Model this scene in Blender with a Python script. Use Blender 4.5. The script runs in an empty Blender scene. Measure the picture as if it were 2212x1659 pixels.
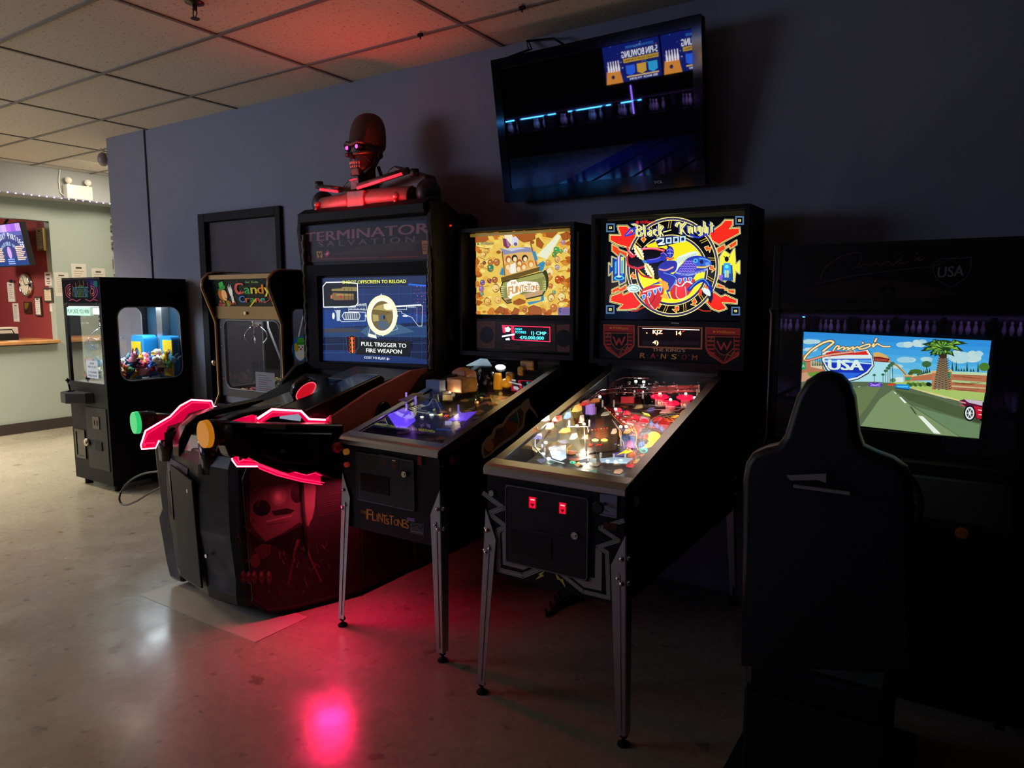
import bpy, math, random
from mathutils import Vector, Matrix
random.seed(7)
S = bpy.context.scene
COL = S.collection
PI = math.pi
FPX, CX, CY = 1520.16, 1106.0, 829.5
CAMLOC = Vector((0, 0, 1.52))
# ---------------------------------------------------------------- camera
cam = bpy.data.cameras.new('camera'); camo = bpy.data.objects.new('camera', cam); COL.objects.link(camo)
camo.location = CAMLOC
camo.rotation_euler = (math.radians(83.151), math.radians(0.027), math.radians(32.985))
cam.sensor_fit = 'HORIZONTAL'; cam.sensor_width = 36.0; cam.lens = 36.0 * FPX / 2212.0
cam.clip_start = 0.05; cam.clip_end = 100
S.camera = camo
CM = camo.rotation_euler.to_matrix()
# ---------------------------------------------------------------- world and view
w = bpy.data.worlds.new('world'); S.world = w; w.use_nodes = True
w.node_tree.nodes['Background'].inputs[0].default_value = (0.35, 0.42, 0.6, 1)
w.node_tree.nodes['Background'].inputs[1].default_value = 0.0
S.view_settings.view_transform = 'Standard'
try: S.view_settings.look = 'None'
except Exception: pass
S.view_settings.exposure = 0.0; S.view_settings.gamma = 1.0; S.view_settings.use_curve_mapping = False
S.cycles.use_denoising = True
S.cycles.use_adaptive_sampling = True; S.cycles.adaptive_threshold = 0.035
S.cycles.max_bounces = 7; S.cycles.diffuse_bounces = 3; S.cycles.glossy_bounces = 4
S.cycles.transparent_max_bounces = 16; S.cycles.transmission_bounces = 4
S.cycles.sample_clamp_indirect = 2.0; S.cycles.caustics_reflective = False; S.cycles.caustics_refractive = False
# ---------------------------------------------------------------- lamps of the room
def lamp(name, typ, loc, energy, color, size=0.1, sy=None, aim=None, angle=None, blend=0.8, glossy=True):
    l = bpy.data.lights.new(name, typ); o = bpy.data.objects.new(name, l); COL.objects.link(o)
    o.location = loc; l.energy = energy; l.color = color
    if typ == 'AREA':
        l.shape = 'RECTANGLE' if sy else 'SQUARE'; l.size = size
        if sy: l.size_y = sy
        if angle: l.spread = math.radians(angle)
    elif typ == 'SPOT':
        l.spot_size = math.radians(angle or 90); l.spot_blend = blend; l.shadow_soft_size = size
    else: l.shadow_soft_size = size
    if aim is not None:
        o.rotation_euler = (Vector(aim) - Vector(loc)).to_track_quat('-Z', 'Y').to_euler()
    return o
WARM = (1.0, 0.85, 0.68)
# fluorescent troffers over the front desk zone, beyond the left edge of the frame
lamp('desk_zone_light', 'AREA', (-8.1, 1.5, 2.93), 195, WARM, 1.2, 1.2, aim=(-8.1, 1.5, 0), angle=140)
lamp('desk_zone_light', 'AREA', (-8.1, -0.9, 2.93), 195, WARM, 1.2, 1.2, aim=(-8.1, -0.9, 0), angle=140)
lamp('desk_zone_light', 'AREA', (-7.7, 4.25, 2.93), 42, WARM, 0.6, 0.6, aim=(-8.2, 4.2, 0))
lamp('desk_inside_light', 'AREA', (-10.0, 2.4, 2.68), 85, WARM, 0.6, 1.2, aim=(-10.0, 3.4, 0))
# added bluish fill, out of view and aimed to brighten the back wall
lamp('wall_wash_fill', 'AREA', (-7.8, -1.5, 2.80), 52, (0.66, 0.74, 1.0), 2.4, 2.4, aim=(-4.2, 3.5, 2.3), angle=90)
# red accent lamp behind the top lip of the shooting game
lamp('red_top_light', 'SPOT', (-3.02, 3.06, 2.12), 16, (1.0, 0.05, 0.03), 0.05, aim=(-2.98, 2.86, 2.98), angle=128, blend=1.0)

# ---------------------------------------------------------------- helpers
def lin(c):
    if isinstance(c, str):
        c = c.lstrip('#'); c = [int(c[i:i+2], 16) / 255 for i in (0, 2, 4)]
        c = [x / 12.92 if x <= 0.04045 else ((x + 0.055) / 1.055) ** 2.4 for x in c]
    return tuple(c[:3])
MATS = {}
def mat(name, color=(0.5, 0.5, 0.5), rough=0.5, metal=0.0, emit=None, es=1.0, noise=0.0, nscale=20.0, bump=0.0, bscale=200.0, spec=0.5, coat=0.0, dist=0.002, rnoise=0.0):
    if name in MATS: return MATS[name]
    m = bpy.data.materials.new(name); m.use_nodes = True; nt = m.node_tree; b = nt.nodes['Principled BSDF']
    c = lin(color)
    if spec == 0.5 and max(c) < 0.03 and rough >= 0.3 and metal == 0 and emit is None: spec = 0.16
    b.inputs['Base Color'].default_value = (*c, 1); b.inputs['Roughness'].default_value = rough
    b.inputs['Metallic'].default_value = metal; b.inputs['Specular IOR Level'].default_value = spec
    b.inputs['Coat Weight'].default_value = coat
    if emit is not None:
        b.inputs['Emission Color'].default_value = (*lin(emit), 1); b.inputs['Emission Strength'].default_value = es
    tc = nt.nodes.new('ShaderNodeTexCoord')
    if noise > 0 or rnoise > 0:
        n = nt.nodes.new('ShaderNodeTexNoise'); n.inputs['Scale'].default_value = nscale; n.inputs['Detail'].default_value = 5
        nt.links.new(tc.outputs['Object'], n.inputs['Vector'])
    if noise > 0:
        mx = nt.nodes.new('ShaderNodeMix'); mx.data_type = 'RGBA'
        mx.inputs[6].default_value = tuple(x * (1 - noise) for x in c) + (1,)
        mx.inputs[7].default_value = tuple(min(1, x * (1 + noise)) for x in c) + (1,)
        nt.links.new(n.outputs['Fac'], mx.inputs[0]); nt.links.new(mx.outputs[2], b.inputs['Base Color'])
    if rnoise > 0:
        r = nt.nodes.new('ShaderNodeMapRange'); r.inputs['To Min'].default_value = max(0.02, rough - rnoise); r.inputs['To Max'].default_value = rough + rnoise
        r.inputs['From Min'].default_value = 0.3; r.inputs['From Max'].default_value = 0.7
        nt.links.new(n.outputs['Fac'], r.inputs['Value']); nt.links.new(r.outputs[0], b.inputs['Roughness'])
    if bump > 0:
        n2 = nt.nodes.new('ShaderNodeTexNoise'); n2.inputs['Scale'].default_value = bscale; n2.inputs['Detail'].default_value = 3
        nt.links.new(tc.outputs['Object'], n2.inputs['Vector'])
        bp = nt.nodes.new('ShaderNodeBump'); bp.inputs['Strength'].default_value = bump; bp.inputs['Distance'].default_value = dist
        nt.links.new(n2.outputs['Fac'], bp.inputs['Height']); nt.links.new(bp.outputs[0], b.inputs['Normal'])
    MATS[name] = m
    return m
def glassmat(name, rough=0.0, tint=(1, 1, 1), ior=1.5, lo=0.0):
    if name in MATS: return MATS[name]
    m = bpy.data.materials.new(name); m.use_nodes = True; nt = m.node_tree; nt.nodes.clear()
    o = nt.nodes.new('ShaderNodeOutputMaterial'); f = nt.nodes.new('ShaderNodeFresnel'); f.inputs[0].default_value = ior
    t = nt.nodes.new('ShaderNodeBsdfTransparent'); t.inputs[0].default_value = (*tint, 1)
    g = nt.nodes.new('ShaderNodeBsdfGlossy'); g.inputs['Roughness'].default_value = rough
    mx = nt.nodes.new('ShaderNodeMixShader'); ad = nt.nodes.new('ShaderNodeMath'); ad.operation = 'MULTIPLY_ADD'; ad.inputs[1].default_value = 2.3; ad.inputs[2].default_value = lo   # both faces of the pane reflect
    ge = nt.nodes.new('ShaderNodeNewGeometry'); iv = nt.nodes.new('ShaderNodeMath'); iv.operation = 'SUBTRACT'; iv.inputs[0].default_value = 1.0
    mu = nt.nodes.new('ShaderNodeMath'); mu.operation = 'MULTIPLY'; nt.links.new(ge.outputs['Backfacing'], iv.inputs[1])
    nt.links.new(f.outputs[0], ad.inputs[0]); nt.links.new(ad.outputs[0], mu.inputs[0]); nt.links.new(iv.outputs[0], mu.inputs[1]); nt.links.new(mu.outputs[0], mx.inputs[0])
    nt.links.new(t.outputs[0], mx.inputs[1]); nt.links.new(g.outputs[0], mx.inputs[2]); nt.links.new(mx.outputs[0], o.inputs[0])
    MATS[name] = m
    return m
def artmat(lit, rough=0.35, base=1.0, coat=0.0):
    """flat printed or displayed colours: base x and emission lit, both from the colour attribute"""
    name = 'print_%.2f_%.2f_%.2f' % (lit, rough, base)
    if name in MATS: return MATS[name]
    m = bpy.data.materials.new(name); m.use_nodes = True; nt = m.node_tree; b = nt.nodes['Principled BSDF']
    a = nt.nodes.new('ShaderNodeAttribute'); a.attribute_name = 'Col'
    vm = nt.nodes.new('ShaderNodeVectorMath'); vm.operation = 'SCALE'; vm.inputs['Scale'].default_value = base
    nt.links.new(a.outputs['Color'], vm.inputs[0]); nt.links.new(vm.outputs[0], b.inputs['Base Color'])
    b.inputs['Roughness'].default_value = rough
    b.inputs['Specular IOR Level'].default_value = 0.2
    if lit > 0:
        nt.links.new(a.outputs['Color'], b.inputs['Emission Color']); b.inputs['Emission Strength'].default_value = lit
    MATS[name] = m
    return m
OFF = {}
def base_of(o):
    return OFF.get(o.name, Vector((0, 0, 0)))
def thing(name, label, cat, loc=(0, 0, 0), group=None, kind=None):
    o = bpy.data.objects.new(name, None); COL.objects.link(o); o.location = loc; o.empty_display_size = 0.1
    OFF[o.name] = Vector(loc); return tag(o, label, cat, group, kind)
def tag(o, label=None, cat=None, group=None, kind=None):
    if label: o['label'] = label
    if cat: o['category'] = cat
    if group: o['group'] = group
    if kind: o['kind'] = kind
    return o
def link(name, me, parent, off):
    o = bpy.data.objects.new(name, me); COL.objects.link(o)
    if parent is not None: o.parent = parent
    OFF[o.name] = off
    return o
class MB:
    def __init__(s): s.v = []; s.f = []; s.m = []; s.s = []
    def add(s, vs, fs, mi=0, smooth=False):
        k = len(s.v); s.v += [tuple(x) for x in vs]
        for f in fs: s.f.append([k + i for i in f]); s.m.append(mi); s.s.append(smooth)
        return s
    def box(s, x0, x1, y0, y1, z0, z1, mi=0):
        return s.add([(x0, y0, z0), (x1, y0, z0), (x1, y1, z0), (x0, y1, z0), (x0, y0, z1), (x1, y0, z1), (x1, y1, z1), (x0, y1, z1)],
                     [(0, 3, 2, 1), (4, 5, 6, 7), (0, 1, 5, 4), (1, 2, 6, 5), (2, 3, 7, 6), (3, 0, 4, 7)], mi)
    def prism(s, pts, ax, a, b, mi=0, smooth=False):
        n = len(pts)
        def P(p, t): return {'x': (t, p[0], p[1]), 'y': (p[0], t, p[1]), 'z': (p[0], p[1], t)}[ax]
        vs = [P(p, a) for p in pts] + [P(p, b) for p in pts]
        fs = [tuple(range(n))[::-1], tuple(range(n, 2 * n))]
        s.add(vs, fs, mi); k = len(s.v) - 2 * n
        for i in range(n):
            j = (i + 1) % n; s.f.append([k + i, k + j, k + n + j, k + n + i]); s.m.append(mi); s.s.append(smooth)
        return s
    def slab(s, pts, th, mi=0):
        """planar 3D polygon pushed along vector th"""
        n = len(pts); th = Vector(th); vs = [Vector(p) for p in pts] + [Vector(p) + th for p in pts]
        fs = [tuple(range(n))[::-1], tuple(range(n, 2 * n))] + [(i, (i + 1) % n, n + (i + 1) % n, n + i) for i in range(n)]
        return s.add(vs, fs, mi)
    def loft(s, rings, mi=0, smooth=True, cap=True, closed=True):
        n = len(rings[0]); vs = [p for r in rings for p in r]; fs = []
        for k in range(len(rings) - 1):
            for i in range(n if closed else n - 1):
                j = (i + 1) % n; fs.append((k * n + i, k * n + j, (k + 1) * n + j, (k + 1) * n + i))
        s.add(vs, fs, mi, smooth)
        if cap:
            k = len(s.v) - len(vs)
            s.f.append([k + i for i in range(n)][::-1]); s.m.append(mi); s.s.append(False)
            s.f.append([k + len(vs) - n + i for i in range(n)]); s.m.append(mi); s.s.append(False)
        return s
    def tube(s, path, r, n=8, mi=0, closed=False, cap=True):
        P = [Vector(p) for p in path]; m = len(P); rings = []; up = None
        for i in range(m):
            a = P[i - 1] if (i > 0 or closed) else P[i]; b = P[(i + 1) % m] if (i < m - 1 or closed) else P[i]
            t = (b - a).normalized()
            if up is None:
                up = Vector((0, 0, 1)) if abs(t.z) < 0.9 else Vector((1, 0, 0))
            sd = t.cross(up)
            if sd.length < 1e-4: sd = t.cross(Vector((0, 1, 0)))
            sd.normalize(); up = sd.cross(t).normalized()
            rr = r[i] if isinstance(r, (list, tuple)) else r
            rings.append([P[i] + sd * (math.cos(2 * PI * k / n) * rr) + up * (math.sin(2 * PI * k / n) * rr) for k in range(n)])
        if closed: rings.append(rings[0]); cap = False
        return s.loft(rings, mi, n > 5, cap)
    def cyl(s, p0, p1, r0, r1=None, n=20, mi=0):
        return s.tube([p0, p1], [r0, r0 if r1 is None else r1], n, mi)
    def lathe(s, prof, c, axis=(0, 0, 1), n=20, mi=0, cap=True):
        """prof: list of (r, h) along axis from c"""
        a = Vector(axis).normalized(); u = a.orthogonal().normalized(); v = a.cross(u); c = Vector(c)
        rings = [[c + a * h + (u * math.cos(2 * PI * k / n) + v * math.sin(2 * PI * k / n)) * max(r, 1e-5) for k in range(n)] for r, h in prof]
        return s.loft(rings, mi, True, cap)
    def ell(s, c, r, n=16, m=10, mi=0, rot=None):
        c = Vector(c); R = rot or Matrix.Identity(3); r = (r, r, r) if isinstance(r, (int, float)) else r; rings = []
        for i in range(m + 1):
            t = -PI / 2 + PI * i / m; cr = max(math.cos(t), 1e-4)
            rings.append([c + R @ Vector((r[0] * cr * math.cos(2 * PI * k / n), r[1] * cr * math.sin(2 * PI * k / n), r[2] * math.sin(t))) for k in range(n)])
        return s.loft(rings, mi, True, True)
    def hole(s, rect, loop, fr, th, mi=0):
        """flat panel rect=(u0,u1,v0,v1) with an opening loop [(u,v)...] (ccw); fr(u,v)->3D, th thickness vector"""
        u0, u1, v0, v1 = rect; n = len(loop)
        cu = sum(p[0] for p in loop) / n; cv = sum(p[1] for p in loop) / n; out = []
        for p in loop:
            dx, dy = p[0] - cu, p[1] - cv; t = 1e9
            if dx > 1e-9: t = min(t, (u1 - cu) / dx)
            if dx < -1e-9: t = min(t, (u0 - cu) / dx)
            if dy > 1e-9: t = min(t, (v1 - cv) / dy)
            if dy < -1e-9: t = min(t, (v0 - cv) / dy)
            out.append([cu + dx * t, cv + dy * t])
        for c in ((u0, v0), (u1, v0), (u1, v1), (u0, v1)):
            i = min(range(n), key=lambda k: (out[k][0] - c[0]) ** 2 + (out[k][1] - c[1]) ** 2); out[i] = list(c)
        th = Vector(th); A = [Vector(fr(*p)) for p in out]; B = [Vector(fr(*p)) for p in loop]
        vs = A + B + [a + th for a in A] + [b + th for b in B]; fs = []
        for i in range(n):
            j = (i + 1) % n
            fs += [(i, j, n + j, n + i), (2 * n + j, 2 * n + i, 3 * n + i, 3 * n + j), (n + i, n + j, 3 * n + j, 3 * n + i), (j, i, 2 * n + i, 2 * n + j)]
        return s.add(vs, fs, mi)
    def build(s, name, mats, parent=None, bevel=0.0, seg=2, subsurf=0, autosmooth=False):
        off = base_of(parent) if parent is not None else Vector((0, 0, 0))
        me = bpy.data.meshes.new(name)
        me.from_pydata([(x[0] - off.x, x[1] - off.y, x[2] - off.z) for x in s.v], [], s.f)
        if not isinstance(mats, (list, tuple)): mats = [mats]
        for m in mats: me.materials.append(m)
        me.polygons.foreach_set('material_index', s.m); me.polygons.foreach_set('use_smooth', s.s); me.update()
        o = link(name, me, parent, off)
        if bevel > 0:
            b = o.modifiers.new('bevel', 'BEVEL'); b.width = bevel; b.segments = seg; b.limit_method = 'ANGLE'; b.angle_limit = math.radians(35)
        if subsurf:
            b = o.modifiers.new('sub', 'SUBSURF'); b.levels = subsurf; b.render_levels = subsurf
        return o
def top(o, name_label, cat, group=None): return tag(o, name_label, cat, group)
def struct(o): o['kind'] = 'structure'; return o
def rrect(u0, u1, v0, v1, r, n=6):
    pts = []
    for cx, cy, a in ((u1 - r, v0 + r, -PI / 2), (u1 - r, v1 - r, 0), (u0 + r, v1 - r, PI / 2), (u0 + r, v0 + r, PI)):
        for k in range(n + 1):
            t = a + PI / 2 * k / n; pts.append((cx + r * math.cos(t), cy + r * math.sin(t)))
    return pts
def circ(cx, cy, r, n=24, r2=None, a0=0.0):
    r2 = r if r2 is None else r2
    return [(cx + r * math.cos(a0 + 2 * PI * k / n), cy + r2 * math.sin(a0 + 2 * PI * k / n)) for k in range(n)]
def smooth(pts, closed, n=4):
    m = len(pts); out = []
    for i in range(m if closed else m - 1):
        p0 = pts[(i - 1) % m] if closed or i > 0 else pts[0]; p1 = pts[i]; p2 = pts[(i + 1) % m]; p3 = pts[(i + 2) % m] if closed or i < m - 2 else pts[-1]
        for k in range(n):
            t = k / n; t2 = t * t; t3 = t2 * t
            out.append(tuple(.5 * (2 * b + (c - a) * t + (2 * a - 5 * b + 4 * c - d) * t2 + (3 * b - a - 3 * c + d) * t3) for a, b, c, d in zip(p0, p1, p2, p3)))
    if not closed: out.append(tuple(pts[-1]))
    return out
GLYPH = {}
def glyphs(txt):
    """triangles of a line of text in em units, with its width"""
    if txt in GLYPH: return GLYPH[txt]
    cu = bpy.data.curves.new('t', 'FONT'); cu.body = txt; cu.size = 1.0; cu.resolution_u = 3
    ob = bpy.data.objects.new('t', cu); me = ob.to_mesh()
    vs = [(v.co.x, v.co.y) for v in me.vertices]; fs = [tuple(p.vertices) for p in me.polygons]
    ob.to_mesh_clear(); bpy.data.objects.remove(ob); bpy.data.curves.remove(cu)
    x0 = min((v[0] for v in vs), default=0); x1 = max((v[0] for v in vs), default=1)
    GLYPH[txt] = (vs, fs, x0, x1)
    return GLYPH[txt]
def pix(u, v, O, N):
    """where the line of sight through a measured point of the photograph meets a plane of the scene"""
    d = CM @ Vector(((u - CX) / FPX, (CY - v) / FPX, -1.0)); t = (Vector(O) - CAMLOC).dot(N) / d.dot(N)
    return CAMLOC + d * t
class Art:
    """a flat printed / displayed picture lying on one plane of the place, made of stacked coloured shapes"""
    def __init__(s, O, U, V, step=0.00004):
        s.O = Vector(O); s.U = Vector(U).normalized(); s.V = Vector(V).normalized(); s.N = s.U.cross(s.V)
        s.k = 1; s.v = []; s.f = []; s.c = []; s.step = step; s.clip = None; s.crop(0, 0, 1)
    def crop(s, x0, y0, sc): s.cr = (x0, y0, sc); return s
    def P(s, p):
        q = pix(s.cr[0] + p[0] * s.cr[2], s.cr[1] + p[1] * s.cr[2], s.O, s.N) - s.O
        a, b = q.dot(s.U), q.dot(s.V)
        if s.clip: a = min(max(a, s.clip[0]), s.clip[1]); b = min(max(b, s.clip[2]), s.clip[3])
        return (a, b)
    def raw(s, pts, fs, col):
        n = len(s.v); h = s.N * (s.k * s.step); c = lin(col)
        s.v += [tuple(s.O + s.U * x + s.V * y + h) for x, y in pts]
        for f in fs: s.f.append([n + i for i in f]); s.c.append(c)
    def L(s): s.k += 1
    # local metres
    def poly(s, pts, col): s.raw(pts, [tuple(range(len(pts)))], col); s.L()
    def rect(s, x0, x1, y0, y1, col): s.poly([(x0, y0), (x1, y0), (x1, y1), (x0, y1)], col)
    def line(s, pts, w, col, closed=False):
        m = len(pts)
        for i in range(m if closed else m - 1):
            a = Vector(pts[i]); b = Vector(pts[(i + 1) % m]); d = b - a
            if d.length < 1e-9: continue
            d.normalize(); nn = Vector((-d.y, d.x)) * (w / 2); e = d * (w * 0.35)
            s.raw([a - e - nn, b + e - nn, b + e + nn, a - e + nn], [(0, 1, 2, 3)], col)
        s.L()
    def text(s, t, x, y, h, col, width=None, align='l', shear=0.0):
        vs, fs, x0, x1 = glyphs(t); sy = h / 0.72; sx = sy if width is None else width / (x1 - x0)
        ox = x - (x0 if align == 'l' else (x0 + x1) / 2) * sx
        for e in (-.02, 0, .02): s.raw([(ox + (a + e) * sx + b * sy * shear, y + b * sy) for a, b in vs], fs, col); s.L()
    # points measured in the photograph, dropped onto the plane
    def pp(s, pts, col): s.poly([s.P(p) for p in pts], col)
    def pl(s, pts, w, col, closed=False):
        a = s.P(pts[0]); b = s.P((pts[0][0] + 10, pts[0][1])); k = math.hypot(b[0] - a[0], b[1] - a[1]) / 10
        s.line([s.P(p) for p in pts], w * k, col, closed)
    def ps(s, pts, col): s.pp(smooth(pts, True), col)
    def ls(s, pts, w, col, closed=False): s.pl(smooth(pts, closed), w, col, closed)
    def pe(s, cx, cy, rx, ry, col, n=20): s.pp(circ(cx, cy, rx, n, ry), col)
    def pt(s, t, p0, p1, h, col, shear=0.0, flip=False):
        """text from baseline point p0 to p1, h tall (all as measured)"""
        a = Vector(s.P(p0)); b = Vector(s.P(p1)); c = Vector(s.P((p0[0], p0[1] - h))); vs, fs, x0, x1 = glyphs(t)
        ux = (b - a) / (x1 - x0); uy = (c - a) / 0.72 + ux * shear
        for e in (-.022, 0, .022): s.raw([a + ux * (q[0] + e - x0) + uy * q[1] for q in vs], fs, col); s.L()
    def nib(s, pts, nx, ny, col):
        for i in range(len(pts) - 1):
            a, b = pts[i], pts[i + 1]
            q = [(a[0] - nx, a[1] - ny), (a[0] + nx, a[1] + ny), (b[0] + nx, b[1] + ny), (b[0] - nx, b[1] - ny)]
            s.raw([s.P(p) for p in q], [(0, 1, 2, 3)], col)
        s.L()
    def build(s, name, m, parent=None):
        off = base_of(parent) if parent is not None else Vector((0, 0, 0))
        me = bpy.data.meshes.new(name); me.from_pydata([(x[0] - off.x, x[1] - off.y, x[2] - off.z) for x in s.v], [], s.f)
        ca = me.color_attributes.new('Col', 'FLOAT_COLOR', 'CORNER'); d = []
        for f, c in zip(s.f, s.c): d += [c[0], c[1], c[2], 1.0] * len(f)
        ca.data.foreach_set('color', d); me.materials.append(m); me.update()
        return link(name, me, parent, off)
# ---------------------------------------------------------------- materials
BLK = mat('black_laminate', (0.004, 0.004, 0.005), 0.5, bump=0.15, bscale=260, spec=.16)
GLB = mat('gloss_black', (0.006, 0.006, 0.007), 0.2, coat=0.1, spec=.4)
MBK = mat('matte_black', (0.005, 0.005, 0.006), 0.75, spec=.3)
RUB = mat('black_rubber', (0.01, 0.01, 0.01), 0.85)
STL = mat('brushed_steel', (0.42, 0.40, 0.38), 0.28, 1.0, bump=0.1, bscale=90)
LEG = mat('leg_steel', (0.35, 0.34, 0.33), 0.38, 1.0, noise=0.15)
CHR = mat('chrome', (0.75, 0.75, 0.75), 0.08, 1.0)
BRS = mat('brass', (0.6, 0.42, 0.2), 0.25, 1.0)
GLS = glassmat('clear_glass')
WHT = mat('white_plastic', (0.7, 0.7, 0.68), 0.4)
GRY = mat('grey_plastic', (0.12, 0.12, 0.13), 0.5)
def em(name, col, s): return mat(name, (0.0, 0.0, 0.0), 0.5, emit=col, es=s)
# ================================================================ the room
WALLC = mat('wall_paint', (0.15, 0.165, 0.22), 0.8, noise=0.06, nscale=3, bump=0.25, bscale=110)
GREEN = mat('green_wall_paint', (0.34, 0.40, 0.35), 0.8, bump=0.1)
REDW = mat('red_wall_paint', (0.22, 0.02, 0.025), 0.7)
DARKW = mat('dark_wall_paint', (0.02, 0.02, 0.025), 0.9)
# floor: polished vinyl tile, worn
fm = bpy.data.materials.new('polished_floor'); fm.use_nodes = True; nt = fm.node_tree; b = nt.nodes['Principled BSDF']; MATS['polished_floor'] = fm
tc = nt.nodes.new('ShaderNodeTexCoord')
def nz(sc, det=6, dist=0.0):
    n = nt.nodes.new('ShaderNodeTexNoise'); n.inputs['Scale'].default_value = sc; n.inputs['Detail'].default_value = det; n.inputs['Distortion'].default_value = dist
    nt.links.new(tc.outputs['Object'], n.inputs['Vector']); return n
n1 = nz(1.1, 5); n2 = nz(26, 8, 0.3); n3 = nz(3.2, 7, 0.5); n4 = nz(300, 2)
cr = nt.nodes.new('ShaderNodeValToRGB'); cr.color_ramp.elements[0].position = 0.32; cr.color_ramp.elements[1].position = 0.7
cr.color_ramp.elements[0].color = (0.22, 0.195, 0.145, 1); cr.color_ramp.elements[1].color = (0.34, 0.31, 0.235, 1)
ma = nt.nodes.new('ShaderNodeMix'); ma.data_type = 'FLOAT'; ma.inputs[0].default_value = 0.45
nt.links.new(n1.outputs['Fac'], ma.inputs[2]); nt.links.new(n2.outputs['Fac'], ma.inputs[3]); nt.links.new(ma.outputs[0], cr.inputs[0])
# dark specks and scuffs
sp = nt.nodes.new('ShaderNodeValToRGB'); sp.color_ramp.elements[0].position = 0.30; sp.color_ramp.elements[1].position = 0.36
sp.color_ramp.elements[0].color = (0.45, 0.42, 0.4, 1); sp.color_ramp.elements[1].color = (1, 1, 1, 1)
n5 = nz(11, 3); nt.links.new(n5.outputs['Fac'], sp.inputs[0])
mm = nt.nodes.new('ShaderNodeMix'); mm.data_type = 'RGBA'; mm.blend_type = 'MULTIPLY'; mm.inputs[0].default_value = 0.7
nt.links.new(cr.outputs[0], mm.inputs[6]); nt.links.new(sp.outputs[0], mm.inputs[7]); nt.links.new(mm.outputs[2], b.inputs['Base Color'])
rr = nt.nodes.new('ShaderNodeMapRange'); rr.inputs['From Min'].default_value = 0.3; rr.inputs['From Max'].default_value = 0.7; rr.inputs['To Min'].default_value = 0.17; rr.inputs['To Max'].default_value = 0.33
nt.links.new(n3.outputs['Fac'], rr.inputs['Value']); nt.links.new(rr.outputs[0], b.inputs['Roughness'])
bp = nt.nodes.new('ShaderNodeBump'); bp.inputs['Strength'].default_value = 0.35; bp.inputs['Distance'].default_value = 0.004
mb = nt.nodes.new('ShaderNodeMath'); mb.operation = 'ADD'; nt.links.new(n3.outputs['Fac'], mb.inputs[0])
ms = nt.nodes.new('ShaderNodeMath'); ms.operation = 'MULTIPLY'; ms.inputs[1].default_value = 0.10; nt.links.new(n2.outputs['Fac'], ms.inputs[0]); nt.links.new(ms.outputs[0], mb.inputs[1])
nt.links.new(mb.outputs[0], bp.inputs['Height']); nt.links.new(bp.outputs[0], b.inputs['Normal'])
b.inputs['Specular IOR Level'].default_value = 0.8
struct(MB().box(-13.2, 3.2, -13.6, 5.6, -0.12, 0.0).build('floor', fm))
# one lighter replacement tile strip under the shooting game
struct(MB().box(-3.515, -2.585, 1.875, 2.175, 0.0005, 0.002).build('trim_1', mat('pale_floor_tile', (0.42, 0.37, 0.31), 0.3, noise=0.12, nscale=9)))
# ceiling: speckled tiles hung in a T grid
cm = mat('ceiling_tile', (0.50, 0.46, 0.40), 0.9, noise=0.0)
nt = cm.node_tree; b = nt.nodes['Principled BSDF']; tc = nt.nodes.new('ShaderNodeTexCoord')
n = nz(55, 4); c2 = nt.nodes.new('ShaderNodeValToRGB'); c2.color_ramp.elements[0].position = 0.27; c2.color_ramp.elements[1].position = 0.42
c2.color_ramp.elements[0].color = (0.20, 0.17, 0.15, 1); c2.color_ramp.elements[1].color = (0.52, 0.48, 0.42, 1)
nt.links.new(n.outputs['Fac'], c2.inputs[0]); nt.links.new(c2.outputs[0], b.inputs['Base Color'])
CZ = 2.981
struct(MB().box(-13.2, 3.2, -13.6, 5.6, CZ, CZ + 0.08).build('ceiling', cm))
g = MB()
for a in range(-4, 6):
    x = -2.379 - a * 1.2296; g.box(x - 0.012, x + 0.012, -4, 4.78, CZ - 0.007, CZ - 0.0005)
for k in range(-1, 13):
    y = 3.788 - k * 0.6148; x0 = -8.72 if y < 3.5 else -8.72; x1 = 2.9 if y < 3.5 else -6.74
    g.box(x0, x1, y - 0.012, y + 0.012, CZ - 0.0075, CZ - 0.0005)
struct(g.build('trim_2', mat('ceiling_grid_metal', (0.15, 0.14, 0.13), 0.5)))
WY = 3.566
struct(MB().box(-6.10, -5.37, WY, WY + 0.14, 0, CZ).box(-5.37, -4.353, WY, WY + 0.14, 2.20, CZ).box(-4.353, 3.2, WY, WY + 0.14, 0, CZ).build('wall_back', WALLC))
struct(MB().box(-6.72, -6.112, WY - 0.012, 4.78, 0, CZ).build('wall_pillar', WALLC))
struct(MB().box(-6.112, -6.10, WY + 0.004, WY + 0.14, 0, CZ).build('trim_3', MBK))  # black strip standing in for the shadow in the narrow gap
struct(MB().box(-9.2, -6.72, 4.78, 4.9, 0, CZ).build('wall_alcove', mat('alcove_paint', (0.40, 0.43, 0.38), 0.8)))
# far left: dropped bulkhead, green wall with the desk opening, half wall under the counter
struct(MB().box(-9.06, -8.72, 0.6, 4.78, 2.655, CZ).build('wall_bulkhead', mat('bulkhead_paint', (0.30, 0.32, 0.31), 0.8)))
gm = MB().box(-9.18, -9.06, 4.07, 4.78, 0, 2.70).box(-9.18, -9.06, 0.6, 4.07, 2.425, 2.70).box(-9.18, -9.06, 0.6, 4.07, 0, 1.0)
struct(gm.build('wall_green', GREEN))
struct(MB().box(-11.5, -9.18, 4.07, 4.15, 0.0, 2.9).build('wall_red', REDW))
struct(MB().box(-11.6, -11.5, -5.1, 4.15, 0, 2.9).build('wall_desk_back', mat('desk_back_paint', (0.25, 0.28, 0.3), 0.8)))
struct(MB().box(-11.5, -9.18, -5.1, 4.07, 2.70, 2.78).build('ceiling_desk', mat('desk_ceiling_paint', (0.5, 0.45, 0.4), 0.8)))
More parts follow.
